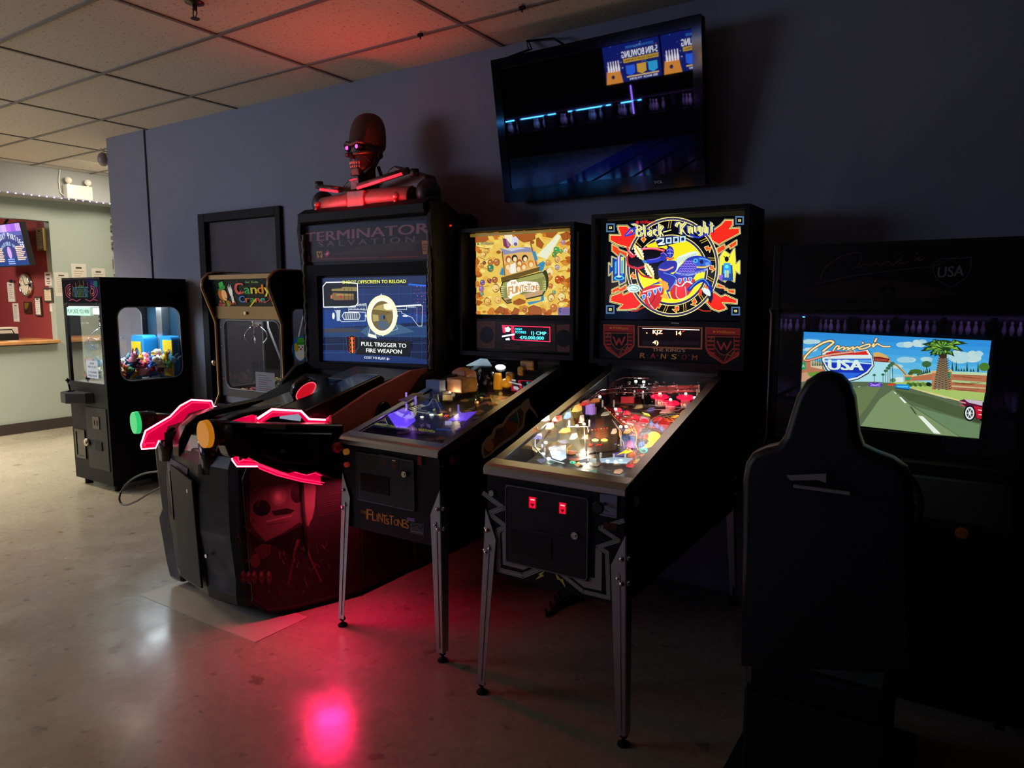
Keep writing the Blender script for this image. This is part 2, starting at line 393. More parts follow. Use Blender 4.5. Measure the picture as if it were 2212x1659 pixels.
struct(MB().box(-11.5, -11.48, 1.5, 4.06, 1.0, 1.95).build('window_1', mat('night_window', (0.03, 0.05, 0.12), 0.1, coat=0.5)))
struct(MB().box(-9.06, -9.035, 0.6, 4.77, 0, 0.12).build('baseboard_left', mat('brown_vinyl_base', (0.035, 0.025, 0.02), 0.5)))
struct(MB().box(-6.715, -3.7, WY - 0.026, WY - 0.014, 0, 0.10).build('baseboard_back', MBK))
# behind and right of the camera
struct(MB().box(-13.2, 3.2, -13.75, -13.6, 0, CZ).build('wall_rear', DARKW))
struct(MB().box(3.2, 3.3, -13.6, 5.6, 0, CZ).build('wall_right', DARKW))
struct(MB().box(-9.18, -9.06, -5.1, 0.6, 0, 2.70).build('wall_side', DARKW))  # unseen stretch of the green wall, made dark to dull the window reflections
struct(MB().box(-13.3, -13.2, -13.6, -5.1, 0, CZ).box(-13.2, -8.72, -5.22, -5.1, 0, CZ).build('wall_left', DARKW))
# door
DX0, DX1 = -5.286, -4.41
fr = MB().box(-5.37, DX0, WY - 0.03, WY + 0.10, 0, 2.213).box(DX1, -4.353, WY - 0.03, WY + 0.10, 0, 2.213).box(DX0, DX1, WY - 0.03, WY + 0.10, 2.145, 2.213)
struct(fr.build('trim_4', mat('door_frame_black', (0.005, 0.005, 0.006), 0.7), bevel=0.004))
d = struct(MB().box(DX0 + 0.003, DX1 - 0.003, WY + 0.01, WY + 0.055, 0.008, 2.142).build('door_1', mat('door_dark_paint', (0.035, 0.030, 0.038), 0.5, spec=.2, rnoise=0.06, nscale=5)))
for z in (0.25, 1.1, 1.93):
    MB().cyl((DX1 - 0.002, WY - 0.001, z - 0.045), (DX1 - 0.002, WY - 0.001, z + 0.045), 0.008, n=10).build('hinge', mat('dark_steel', (0.1, 0.1, 0.1), 0.35, 1.0), d)
kn = MB().cyl((DX0 + 0.07, WY + 0.01, 1.0), (DX0 + 0.07, WY - 0.03, 1.0), 0.012).ell((DX0 + 0.07, WY - 0.045, 1.0), 0.027).build('door_knob', BRS, d)
# ================================================================ plush crane machine
X0, X1, Y0, Y1, Z0, Z1 = -6.165, -5.58, 2.83, 3.535, 0.06, 1.692
CL = thing('claw_machine', 'tall black plush claw machine with flame logo and rounded side windows', 'arcade machine', ((X0 + X1) / 2, (Y0 + Y1) / 2, 0))
fx = lambda u, v: (u, Y0, v)
c = MB()
c.box(X0, X1, Y0, Y1, Z0, 0.84); c.box(X0, X1, Y0, Y1, 1.478, Z1)                    # base and head
c.hole((X0, X1, 0.84, 1.478), rrect(X0 + 0.035, X1 - 0.035, 0.862, 1.468, 0.004, 1), fx, (0, 0.02, 0))
c.hole((Y0 + .02, Y1 - .02, 0.84, 1.478), rrect(2.945, 3.465, 0.876, 1.462, 0.085), lambda u, v: (X1, u, v), (-0.018, 0, 0))
c.hole((Y0 + .02, Y1 - .02, 0.84, 1.478), rrect(2.945, 3.465, 0.876, 1.462, 0.085), lambda u, v: (X0, u, v), (0.018, 0, 0))
c.box(X0, X1, Y1 - 0.02, Y1, 0.84, 1.478)
c.build('cabinet', BLK, CL)
for k in (-1, 1):
    for q in (Y0 + 0.07, Y1 - 0.07): MB().cyl(((X0 + X1) / 2 + k * 0.23, q, 0.0), ((X0 + X1) / 2 + k * 0.23, q, Z0), 0.03).build('caster', RUB, CL)
# window glass and chrome gasket of the side window
def gasket(x, th, nm='window_trim'):
    lp = rrect(2.945, 3.465, 0.876, 1.462, 0.085)
    MB().tube([(x, p[0], p[1]) for p in lp], 0.005, 6, closed=True).build(nm, mat('grey_gasket', (0.25, 0.27, 0.28), 0.35), CL)
    MB().slab([(x - 0.008 * th, p[0], p[1]) for p in lp], (-0.002 * th, 0, 0)).build('side_window', GLS, CL)
gasket(X1, 1); gasket(X0, -1)
MB().box(X0 + .035, X1 - .035, Y0 + .012, Y0 + .015, 0.862, 1.468).build('front_window', GLS, CL)
# interior back panel: mirror blue sheet, corner column, blue and yellow prize chutes
inn = MB().box(X0 + .025, X1 - .02, Y1 - 0.03, Y1 - 0.022, 0.86, 1.478)
inn.build('back_panel', mat('blue_back_panel', (0.012, 0.04, 0.07), 0.18, noise=0.5, nscale=3), CL)
MB().box(X0 + .022, X1 - .022, Y0 + .022, Y1 - .022, 1.462, 1.4775).build('light_panel', em('claw_light_panel', (0.82, 0.93, 1.0), 3.0), CL)
MB().box(X0 + .022, X1 - .022, Y0 + .03, Y1 - .032, 0.842, 0.862).build('prize_floor', mat('prize_floor_grey', (0.2, 0.22, 0.24), 0.5), CL)
p = MB().box(-5.88, -5.80, Y1 - 0.10, Y1 - 0.032, 0.86, 1.462).box(-5.915, -5.90, Y1 - .08, Y1 - .05, 0.86, 1.40)
p.build('gantry_column', mat('perforated_metal', (0.35, 0.38, 0.4), 0.3, 0.9), CL)
BL = mat('chute_blue', (0.01, 0.25, 0.62), 0.35); YL = mat('chute_yellow', (0.70, 0.52, 0.01), 0.35)
q = MB().prism(rrect(-5.79, -5.615, 0.86, 1.215, 0.04), 'y', 3.40, 3.48); q.build('prize_box', BL, CL)
q = MB().hole((-5.735, -5.60, 0.88, 1.18), circ(-5.655, 1.03, 0.045, 16, 0.08), lambda u, v: (u, 3.39, v), (0, 0.01, 0)); q.build('prize_box_face', YL, CL)
q = MB().prism(rrect(-6.13, -5.93, 0.86, 1.215, 0.04), 'y', 3.34, 3.46); q.build('prize_box', BL, CL)
q = MB().hole((-6.11, -5.97, 0.9, 1.16), circ(-6.03, 1.03, 0.045, 16, 0.08), lambda u, v: (u, 3.33, v), (0, 0.008, 0)); q.build('prize_box_face', YL, CL)
# drop chute of clear bent acrylic in the front left
ac = glassmat('clear_acrylic', 0.02, (0.88, 0.93, 0.95), 1.5, 0.10)
path = [(-6.02, 0.86), (-6.02, 1.08), (-6.0, 1.16), (-5.94, 1.205), (-5.86, 1.215), (-5.78, 1.205)]
q = MB().loft([[(x, Y0 + .05, z), (x, Y0 + .28, z), (x + .004, Y0 + .28, z), (x + .004, Y0 + .05, z)] for x, z in path], smooth=False); q.build('drop_chute', ac, CL)
q = MB().hole((-5.86, -5.60, 0.862, 1.2), circ(-5.75, 1.02, 0.07, 20, 0.11), lambda u, v: (u, Y0 + .10, v), (0, 0.004, 0)); q.build('chute_guard', ac, CL)
# claw
q = MB().box(-6.05, -5.93, 3.0, 3.1, 1.40, 1.45); g2 = q.build('claw_carriage', WHT, CL)
q = MB().tube([(-6.0, 3.05, 1.40), (-6.0, 3.05, 1.30)], 0.012).cyl((-6.0, 3.05, 1.33), (-6.0, 3.05, 1.28), 0.035)
for k in range(3):
    a = 2 * PI * k / 3 + 0.3; pts = []
    for s_ in range(9):
        u = s_ / 8; rr_ = 0.03 + 0.085 * math.sin(u * PI * 0.86); pts.append((-6.0 + rr_ * math.cos(a), 3.05 + rr_ * math.sin(a), 1.29 - 0.17 * u))
    q.tube(pts, 0.005, 6)
q.build('claw', CHR, CL)
q = MB()
for k in range(26):
    pass
cp = [(-6.06 + 0.012 * math.cos(k * 1.2), 3.06 + 0.012 * math.sin(k * 1.2), 1.43 - k * 0.006) for k in range(26)]
q.tube(cp, 0.0035, 6); q.build('coil_cable', RUB, CL)
# front graphics on the head
A = Art((X0, Y0 - 0.001, 1.478), (1, 0, 0), (0, 0, 1)); W_ = X1 - X0
A.rect(0.01, W_ - 0.01, 0.015, 0.20, '#07070f')
A.poly([(0.36, 0.2), (0.5, 0.2), (0.57, 0.15), (0.575, 0.04), (0.48, 0.10)], '#151238')
for k, (x, h) in enumerate(((.12, .10), (.17, .13), (.22, .15), (.28, .165), (.34, .165), (.40, .15), (.45, .13), (.49, .10))):
    A.line([(x, .07), (x - .012, h * .8), (x + .01, h), (x + .002, h + .022)], 0.006, '#8c3a52' if k % 2 else '#a9573a')
for sg in (-1, 1):
    for r_ in (0.03, 0.055, 0.08):
        cx = .30 + sg * .16
        A.line([(cx + sg * (r_ * 1.1) * math.sin(t * .5), .108 + r_ * .7 * math.cos(t * .5)) for t in range(0, 7)], 0.005, '#b0506a' if r_ > .04 else '#c98a5a')
A.line([(.10, .035), (.16, .045), (.22, .03), (.28, .045)], 0.005, '#b0506a'); A.line([(.36, .045), (.42, .03), (.48, .045), (.54, .035)], 0.005, '#b05060')
A.poly([(.2, .06), (.4, .06), (.36, .14), (.30, .16), (.24, .14)], '#3b4a1c')
A.text('HOT STUFF', .302, .06, .088, '#0a0c10', .235, 'c'); A.text('HOT STUFF', .300, .063, .082, '#3f7f9c', .225, 'c'); A.text('HOT STUFF', .300, .068, .070, '#171d22', .213, 'c')
A.rect(.455, .49, .155, .185, '#2f2a70'); A.rect(.50, .555, .14, .185, '#1f5d5c')
A.build('marquee_graphic', artmat(0.25, 0.25, 0.8), CL)
A = Art((X0, Y0 - 0.0015, 0.0), (1, 0, 0), (0, 0, 1))
A.rect(.055, .415, 1.395, 1.462, '#b9efd6'); A.text('PLAY UNTIL YOU WIN!', .235, 1.412, .034, '#101814', .335, 'c')
A.build('window_banner', artmat(0.55, 0.5, 0.9), CL)
A = Art((X0, Y0 - 0.0015, 0.0), (1, 0, 0), (0, 0, 1))
A.rect(.30, .475, .905, 1.045, '#b4c0cc')
for tx, y, h in (('$4.00', 1.02, .017), ('PER PLAY', .992, .017), ('2 TOONIES', .95, .017), ('PER PLAY', .922, .017)): A.text(tx, .388, y - .006, h, '#2a3038', .13 if len(tx) > 6 else .06, 'c')
A.build('price_sign', artmat(0.2, 0.5, 0.8), CL)
for x in (X0 + .06, X1 - .06): MB().cyl((x, Y0, 1.49), (x, Y0 - .006, 1.49), .006, n=8).build('lock', STL, CL)
# control shelf with joystick
q = MB().prism([(X0 + .06, Y0), (X1 - .2, Y0), (X1 - .24, Y0 - .05), (X0 + .2, Y0 - .13), (X0 + .1, Y0 - .12), (X0 + .06, Y0 - .07)], 'z', .70, .79)
sh = q.build('control_shelf', mat('shelf_black', (0.02, 0.02, 0.02), 0.35), CL, bevel=.008)
j = MB().cyl((-6.03, Y0 - .06, .79), (-6.03, Y0 - .06, .80), .03).cyl((-6.03, Y0 - .06, .80), (-6.045, Y0 - .065, .87), .007).ell((-6.046, Y0 - .066, .88), .017)
j.build('joystick', GLB, CL)
# coin door, prize slot, lock
dm = mat('coin_door_grey', (0.022, 0.022, 0.022), 0.45)
cd = MB().box(X0 + .24, X1 - .03, Y0 - .006, Y0, .17, .67).build('coin_door', dm, CL, bevel=.003)
MB().box(X0 + .35, X0 + .45, Y0 - .012, Y0 - .006, .50, .60).box(X0 + .37, X0 + .385, Y0 - .016, Y0 - .012, .53, .57).box(X0 + .41, X0 + .425, Y0 - .016, Y0 - .012, .53, .57).build('coin_slot', mat('coin_metal', (0.09, 0.08, 0.06), 0.4, 0.6), cd)
MB().box(X0 + .37, X0 + .47, Y0 - .014, Y0 - .006, .33, .40).build('coin_return', MBK, cd)
MB().cyl((X0 + .255, Y0 - .006, .38), (X0 + .255, Y0 - .03, .38), .03).cyl((X0 + .255, Y0 - .03, .38), (X0 + .255, Y0 - .036, .38), .016).build('round_lock', STL, CL)
MB().hole((X0 + .04, X0 + .20, .23, .47), rrect(X0 + .06, X0 + .18, .25, .45, .01, 2), lambda u, v: (u, Y0 - .008, v), (0, .008, 0)).box(X0 + .06, X0 + .18, Y0 - .003, Y0 - .001, .25, .45).build('prize_door', GLB, CL)
lamp('claw_interior_light', 'AREA', (-5.87, 3.18, 1.455), 7.0, (0.80, 0.93, 1.0), 0.4, 0.5, aim=(-5.87, 3.18, 0))
# plush toys heaped on the prize floor
tc_ = ['#c7486b', '#3d7bd6', '#e8e4da', '#d8b23a', '#6fb6d8', '#d66a3a', '#1f3f86', '#f0a6b8', '#8c2f3a', '#e9d9b0', '#58a06a', '#2a2f55']
protos = []
for i, hx in enumerate(tc_):
    m_ = mat('plush_%s' % ['rose', 'blue', 'cream', 'gold', 'sky', 'orange', 'navy', 'pink', 'maroon', 'sand', 'green', 'indigo'][i], hx, 0.9, bump=0.5, bscale=160)
    o_ = thing('plush_toy', 'small coloured plush toy in the heap of prizes inside the claw machine', 'plush toy', (0, 0, 0), 'plush prizes in the claw machine')
    b1 = MB().ell((0, 0, .035), (.036, .03, .034), 12, 8).ell((.03, .012, .02), (.02, .012, .012), 8, 6).ell((-.03, .012, .02), (.02, .012, .012), 8, 6).ell((.02, -.02, .008), (.014, .02, .012), 8, 6).ell((-.02, -.02, .008), (.014, .02, .012), 8, 6)
    b1.build('body', m_, o_)
    h1 = MB().ell((0, -.008, .085), (.03, .028, .027), 12, 8)
    if i % 3 == 0: h1.ell((.022, 0, .11), (.011, .007, .013), 8, 6).ell((-.022, 0, .11), (.011, .007, .013), 8, 6)
    elif i % 3 == 1: h1.ell((.016, 0, .125), (.008, .006, .03), 8, 6).ell((-.016, 0, .125), (.008, .006, .03), 8, 6)
    else: h1.ell((.03, .004, .08), (.008, .012, .022), 8, 6).ell((-.03, .004, .08), (.008, .012, .022), 8, 6)
    h1.build('head', m_ if i % 2 else MATS['plush_%s' % ['rose', 'blue', 'cream', 'gold', 'sky', 'orange'][i % 6]], o_)
    e1 = MB().ell((.011, -.034, .09), .004, 6, 5).ell((-.011, -.034, .09), .004, 6, 5).ell((0, -.037, .08), .005, 6, 5); e1.build('eyes', MBK, o_)
    protos.append(o_)
def copy_tree(o, parent=None):
    c_ = o.copy(); COL.objects.link(c_)
    if parent is not None: c_.parent = parent
    for ch in list(o.children): copy_tree(ch, c_)
    return c_
rnd = random.Random(5); used = set(); n = 0
for gx, gy, lay in [(a, b, c) for c in (0, 1) for a in range(8) for b in range(8)]:
    if 1:
        if rnd.random() < (0.05 if lay == 0 else .35): continue
        x = X0 + .075 + gx * .062 + rnd.uniform(-.012, .012); y = Y0 + .16 + gy * .064 + rnd.uniform(-.012, .012)
        if x < -5.97 and y < 3.1 and gx < 3 and gy < 3: z_ = .875
        else: z_ = .885 + rnd.uniform(0, .03) + (.035 if (x > -5.75 and y > 3.1) else 0)
        i = n % 12; src = protos[i]
        o_ = src if i not in used else copy_tree(src)
        used.add(i); n += 1
        z_ += lay * .052
        o_.location = (x, min(y, 3.355), z_ + (.03 if y > 3.3 else 0)); o_.rotation_euler = (rnd.uniform(-1.3, 1.3), rnd.uniform(-1.0, 1.0), rnd.uniform(0, 6.28)); k = rnd.uniform(.75, 1.05); o_.scale = (k, k, k)

# ================================================================ candy crane machine; added overhead lamp that tints the lanes blue in the reflections
X0, X1, Y0, Y1 = -4.425, -3.712, 2.95, 3.53
CC = thing('candy_crane', 'candy crane machine with gold trimmed rounded hood and large clear window', 'arcade machine', ((X0 + X1) / 2, (Y0 + Y1) / 2, 0))
GT = mat('gold_trim', (0.33, 0.22, 0.09), 0.32, 0.6)
prof = [(Y1, 0.03), (Y1, 1.70), (Y0 + .06, 1.705), (Y0 + .01, 1.69), (Y0 - .03, 1.65), (Y0 - .035, 1.60), (Y0 + .05, 1.39), (Y0 + .06, 1.36), (Y0 + .06, 0.85), (Y0 + .01, 0.76), (Y0 + .01, 0.03)]
wl = rrect(3.085, 3.40, 0.90, 1.46, 0.04)
# side panels with a window each
for x, s_ in ((X0, 1), (X1, -1)):
    q = MB().prism([(Y0 + .06, 1.47), (Y0 + .05, 1.39)] + prof[2:6][::-1][:0] + [(Y0 - .035, 1.60), (Y0 - .03, 1.65), (Y0 + .01, 1.69), (Y0 + .06, 1.705), (Y1, 1.70), (Y1, 1.47)][::1], 'x', x, x + s_ * .02)
    q.hole((Y0 + .06, Y1, .85, 1.47), wl, lambda u, v: (x, u, v), (s_ * .02, 0, 0)); q.prism([(Y0 + .06, .85), (Y1, .85), (Y1, .03), (Y0 + .01, .03), (Y0 + .01, .76)], 'x', x, x + s_ * .02)
    q.build('side_panel', BLK, CC)
    ed = [(Y1, 1.702), (Y0 + .06, 1.707), (Y0 + .01, 1.692), (Y0 - .03, 1.652), (Y0 - .036, 1.60), (Y0 + .048, 1.39), (Y0 + .058, 1.36), (Y0 + .058, .86), (Y0 + .008, .76), (Y0 + .008, .05)]
    MB().tube([(x + s_ * .010, a, b) for a, b in ed], .011, 6).build('edge_trim', GT, CC)
    MB().slab([(x + s_ * .008, a, b) for a, b in wl], (s_ * .002, 0, 0)).build('side_window', GLS, CC)
    MB().tube([(x - s_ * .001, a, b) for a, b in wl], .004, 6, closed=True).build('window_trim', MATS['grey_gasket'], CC)
MB().box(X0 + .02, X1 - .02, Y1 - .02, Y1, .03, 1.70).box(X0 + .02, X1 - .02, Y0 + .10, Y1 - .02, 1.66, 1.70).box(X0 + .02, X1 - .02, Y0 + .02, Y1 - .02, .03, .80).build('cabinet', BLK, CC)
MB().box(X0 + .03, X1 - .03, Y0 + .09, Y1 - .03, .80, .85).build('candy_tray', mat('tray_grey', (0.25, 0.26, 0.28), 0.4), CC)
MB().box(X0 + .025, X1 - .025, Y1 - .026, Y1 - .021, .85, 1.66).build('back_panel', mat('crane_back', (0.018, 0.018, 0.026), 0.12, noise=0.5, nscale=4), CC)
# hood front: gold lintels and the marquee
MB().prism([(Y0 + .04, 1.69), (Y0 + .008, 1.685), (Y0 + .0, 1.655), (Y0 + .03, 1.66)], 'x', X0 + .02, X1 - .02).prism([(Y0 + .05, 1.475), (Y0 + .075, 1.47), (Y0 + .085, 1.385), (Y0 + .06, 1.39)], 'x', X0 + .02, X1 - .02).build('hood_trim', GT, CC)
MB().cyl((-4.07, Y0 + .055, 1.43), (-4.07, Y0 + .04, 1.43), .012).build('lock', BRS, CC)
m0 = Vector((X0 + .02, Y0 + .055, 1.472)); m1 = Vector((X0 + .02, Y0 + .02, 1.66)); Lm = (m1 - m0).length; WM = X1 - X0 - .04
MB().slab([m0, m0 + Vector((WM, 0, 0)), m1 + Vector((WM, 0, 0)), m1], (0, .01, .002)).build('marquee_box', MBK, CC)
A = Art(m0 - Vector((0, .0015, 0)), (1, 0, 0), m1 - m0)
A.rect(.02, WM - .02, .004, Lm - .006, '#0f1a18')
rn = random.Random(3)
for k in range(120):
    x, y = rn.uniform(.03, WM - .03), rn.uniform(.02, Lm - .012); s2 = rn.uniform(.0015, .004)
    A.poly([(x - s2, y), (x, y - s2), (x + s2, y), (x, y + s2)], rn.choice(['#3f6a5a', '#5a6b78', '#7a5b2a', '#3c4f7c', '#7a3f3f']))
for k in range(26): A.poly(circ(.05 + rn.random() * .20, .01 + rn.random() * .028, .010, 8), rn.choice(['#8f7a24', '#a05a20', '#6f8f30', '#9a3030']))
# plain round waving face in a green hat (generic clown)
A.poly(circ(.105, .085, .036, 16, .040), '#b5602a'); A.poly(circ(.135, .08, .030, 16, .038), '#e6b070'); A.poly([(.085, .125), (.165, .148), (.158, .125), (.085, .108)], '#2e8b3a'); A.poly([(.10, .13), (.15, .145), (.145, .175), (.098, .163)], '#3fae4a')
A.poly(circ(.165, .088, .008, 10), '#c8302a'); A.line([(.14, .06), (.16, .058)], .006, '#7a2a20')
A.poly([(.20, .075), (.225, .07), (.232, .11), (.222, .155), (.213, .12), (.205, .16), (.20, .12), (.188, .145), (.19, .105)], '#e9e7dd'); A.poly([(.205, .03), (.23, .03), (.23, .075), (.205, .075)], '#d9d5c4')
xx = .262
for ch, cc_, h in (('C', '#d0524a', .075), ('a', '#3fa34a', .062), ('n', '#d9c23a', .062), ('d', '#e0862f', .062), ('y', '#e8d23f', .062)):
    gs = glyphs(ch); wd = (.085 if ch == 'C' else .058); A.text(ch, xx + .003, .087, h, '#1a1a2a', wd, shear=.15); A.text(ch, xx, .090, h, cc_, wd, shear=.15); xx += wd + .010
A.line([(.30 + .05 * math.cos(t * .5) * (1 - t * .05), .115 + .05 * math.sin(t * .5) * (1 - t * .05)) for t in range(2, 13)], .007, '#d56a60')
xx = .285
for ch, cc_ in (('C', '#4a86d6'), ('r', '#d0522f'), ('a', '#3fa34a'), ('n', '#d95a3a'), ('e', '#3fb0a0')):
    wd = .058 if ch == 'C' else .044; A.text(ch, xx + .003, .029, .045, '#14141e', wd, shear=.15); A.text(ch, xx, .032, .045, cc_, wd, shear=.15); xx += wd + .008
A.poly([(.38, .002), (.46, .058), (.468, .05), (.395, .002)], '#d8b82f')
A.line([(.47, .05), (.55, .03), (.60, .05), (.61, .10), (.59, .13)], .006, '#b04048'); A.text('for Kids', .39, .16, .014, '#7fae5a', .13)
A.build('marquee_graphic', artmat(0.30, 0.3, 0.8), CC)
# front window with inner rounded frame and screws
lp = rrect(X0 + .085, X1 - .055, .93, 1.46, .07)
q = MB().hole((X0 + .02, X1 - .02, .85, 1.39), rrect(X0 + .075, X1 - .04, .90, 1.385, .06), lambda u, v: (u, Y0 + .072, v), (0, .01, 0)); q.build('window_frame', mat('dark_frame', (0.03, 0.035, 0.04), 0.35), CC)
MB().tube([(a, Y0 + .068, b) for a, b in rrect(X0 + .079, X1 - .044, .905, 1.381, .058)], .004, 6, closed=True).build('window_trim', MATS['grey_gasket'], CC)
MB().box(X0 + .075, X1 - .04, Y0 + .076, Y0 + .079, .90, 1.39).build('front_window', GLS, CC)
q = MB()
for z in (1.33, 1.2, 1.07, .97): q.cyl((X0 + .05, Y0 + .072, z), (X0 + .05, Y0 + .067, z), .005, n=8)
q.build('screw', STL, CC)
MB().box(X0 + .03, X1 - .03, Y0 + .09, Y1 - .03, 1.64, 1.655).build('light_panel', em('crane_light_panel', (0.8, 0.9, 1.0), 1.4), CC)
lamp('crane_interior_light', 'AREA', (-4.07, 3.27, 1.63), 2.6, (0.8, 0.9, 1.0), 0.4, 0.3, aim=(-4.07, 3.27, 0))
# crane, rods, chute
q = MB().box(-4.21, -4.12, 3.10, 3.19, 1.47, 1.56).cyl((-4.165, 3.14, 1.47), (-4.165, 3.14, 1.33), .028)
for k in range(3):
    a = 2 * PI * k / 3 + .5; pts = []
    for s_ in range(8):
        u = s_ / 7; r_ = .025 + .06 * math.sin(u * PI * .85); pts.append((-4.165 + r_ * math.cos(a), 3.14 + r_ * math.sin(a), 1.34 - .12 * u))
    q.tube(pts, .005, 6)
q.build('claw', CHR, CC)
MB().tube([(-4.12, 3.2, 1.55), (-4.08, 3.18, 1.33), (-3.80, 3.10, 1.02)], .007, 6).tube([(-3.86, 3.3, 1.62), (-3.80, 3.28, 1.47), (-3.95, 3.3, 1.15)], .008, 6).tube([(-3.80, 3.3, 1.62), (-3.76, 3.28, 1.3)], .008, 6).build('support_rods', WHT, CC)
MB().box(-3.80, -3.765, 3.06, 3.08, .85, 1.08).build('chute_post', mat('lit_white_post', (0.75, 0.78, 0.78), 0.4), CC)
q = MB()
q.box(-4.15, -3.80, 3.045, 3.048, .85, 1.06).box(-4.10, -4.097, 3.05, 3.2, .85, 1.10); q.build('chute_guard', MATS['clear_acrylic'], CC)
A = Art((-4.05, 3.038, .88), (1, 0, 0), (0, 0, 1)); A.rect(0, .20, 0, .155, '#a9adb5')
for k in range(8): A.rect(.03, .03 + .14 * (0.6 + 0.4 * math.sin(k * 2.3) ** 2), .13 - k * .015, .135 - k * .015, '#7c7580' if k % 3 else '#9a6068')
A.build('notice_card', artmat(0.0, 0.6, 0.9), CC)
A = Art((-4.245, 3.07, 1.345), (1, 0, 0), (0, 0, 1)); A.rect(0, .09, 0, .07, '#6a6870'); A.rect(.17, .24, .012, .075, '#dfe8ee'); A.build('hanging_card', artmat(0.0, 0.6, 0.9), CC)
# round sticker in the side window
A = Art((X1 + .003, 3.10, 1.1), (0, 1, 0), (0, 0, 1)); A.crop(420, 440, .27719)
A.pe(838, 1130, 78, 98, '#1f6fc0', 28); A.pe(825, 1150, 42, 72, '#d9dbd4'); A.pe(795, 1120, 18, 36, '#c9a82e'); A.pe(868, 1130, 16, 36, '#c9a82e'); A.pp([(800, 1085), (805, 1045), (850, 1045), (856, 1085)], '#4fae3c'); A.pe(828, 1090, 36, 10, '#3a8f30'); A.pe(828, 1135, 8, 8, '#c2302a'); A.pe(815, 1118, 5, 6, '#14141c'); A.pe(842, 1118, 5, 6, '#14141c')
A.build('round_sticker', artmat(0.15, 0.4, 0.9), CC)
# loose wrapped candies: too many to count
q = MB(); rn = random.Random(9)
cols = ['#c03038', '#d8b040', '#e8e0d0', '#3f8f4a', '#d87a30', '#7a4a2a']
for k in range(240):
    x, y = rn.uniform(X0 + .05, X1 - .05), rn.uniform(Y0 + .12, Y1 - .05)
    h = .862 + .05 * max(0, math.sin((x - X0) * 5)) * rn.random() + (0.06 * rn.random() if y > 3.3 else 0)
    q.ell((x, y, h), (rn.uniform(.012, .02), .012, .011), 7, 5, k % 6)
cd = q.build('candy', [mat('candy_%d' % i, cc_, 0.25) for i, cc_ in enumerate(cols)])
tag(cd, 'loose wrapped candies piled on the tray inside the candy crane', 'candy', kind='stuff')
r_ = MB().ell((-4.11, 3.00 + .06, .905), (.03, .02, .02)).ell((-4.125, 3.06, .872), (.025, .02, .02)); tag(r_.build('candy_bag', mat('red_wrap', (0.75, 0.10, 0.08), 0.3)), 'bright red wrapped candy lying at the front of the candy crane', 'candy')
# ================================================================ shooting game
GX, GY = -3.08, 2.75
SG = thing('shooting_game', 'large black two-gun shooting game with glowing red acrylic trim and lit screen', 'arcade machine', (GX, GY, 0))
# ---- upright head
hx0, hx1 = -3.64, -2.535
MB().box(-3.60, -2.56, 3.135, 3.53, .10, 2.02).build('cabinet', BLK, SG)
sp_ = [(3.53, .02), (3.53, 2.0), (3.46, 2.03), (3.40, 1.99), (3.22, 2.07), (3.10, 2.06), (3.085, 1.95), (3.11, 1.72), (3.11, 1.12), (3.02, 1.10), (2.9, 1.0), (2.9, .02)]
for x, s_ in ((hx0, 1), (hx1, -1)):
    MB().prism(sp_, 'x', x, x + s_ * .035).build('side_panel', mat('moulded_side', (0.022, 0.018, 0.012), 0.6, noise=0.6, nscale=14, bump=0.6, bscale=22, dist=0.01), SG, bevel=.006)
q = MB().prism([(3.10, 1.99), (3.07, 2.0), (3.06, 2.05), (3.12, 2.085), (3.16, 2.085), (3.18, 2.02)], 'x', -3.60, -2.57)
q.build('top_lip', mat('dark_moulding', (0.006, 0.006, 0.006), 0.6, bump=0.4, bscale=50), SG, bevel=.004)
# ribbed hoses down the front corners
for x in (-3.595, -2.565):
    MB().tube([(x, 3.10 + .004 * math.sin(k * 1.0), 1.93 - k * .0125) for k in range(66)], [.010 if k % 2 else .0135 for k in range(66)], 8).build('corner_hose', mat('hose_grey', (0.10, 0.085, 0.06), 0.5), SG)
# scalloped mouldings on the right flank
for z0, r_ in ((1.36, .10), (1.90, .06), (.98, .07)): MB().lathe([(r_, 0), (r_ * .9, .02), (r_ * .55, .03), (r_ * .5, .018), (r_ * .2, .02), (.001, .022)], (-2.535, 3.30, z0), (1, 0, 0), 24, cap=False).build('side_moulding', MATS['moulded_side'], SG)
MB().box(-2.534, -2.528, 3.25, 3.29, 1.935, 1.945).build('red_indicator', em('red_indicator', (1, .03, .01), 1.2), SG)
# ---- marquee
A = Art((-3.6, 3.128, 1.735), (1, 0, 0), (0, 0, 1)); A.crop(640, 220, .25317)
A.pp([(70, 1060), (1165, 1005), (1195, 1340), (100, 1370)], '#251b1f')
A.pp([(80, 1065), (500, 1030), (1160, 1008), (1165, 1040), (700, 1060), (300, 1085), (90, 1090)], '#141d38')
A.pp([(280, 1310), (560, 1230), (1060, 1180), (1000, 1260), (640, 1290)], '#3c302e'); A.pp([(100, 1330), (500, 1300), (1190, 1250), (1195, 1340), (100, 1368)], '#3a181c')
A.pt('TERMINATOR', (78, 1196), (1128, 1118), 80, '#8a5a68'); A.pt('S A L V A T I O N', (190, 1238), (1010, 1196), 48, '#6a5058')
A.pp([(172, 1275), (220, 1272), (226, 1330), (178, 1332)], '#b8803a'); A.pl([(188, 1290), (200, 1310), (199, 1330)], 9, '#2a1c18'); A.pl([(212, 1290), (200, 1310)], 9, '#2a1c18')
A.pp([(235, 1300), (270, 1262), (292, 1292), (258, 1330)], '#9c3050'); A.pp([(250, 1300), (270, 1280), (278, 1292), (260, 1312)], '#d890a0')
A.pp([(1070, 1185), (1158, 1180), (1168, 1295), (1082, 1300)], '#b06a3c')
for k, w_ in enumerate(('MINORITY', 'SCREENING', 'ONLY')):
    A.pl([(1084, 1218 + k * 25), (1156, 1214 + k * 25)], 12, '#7c4628')
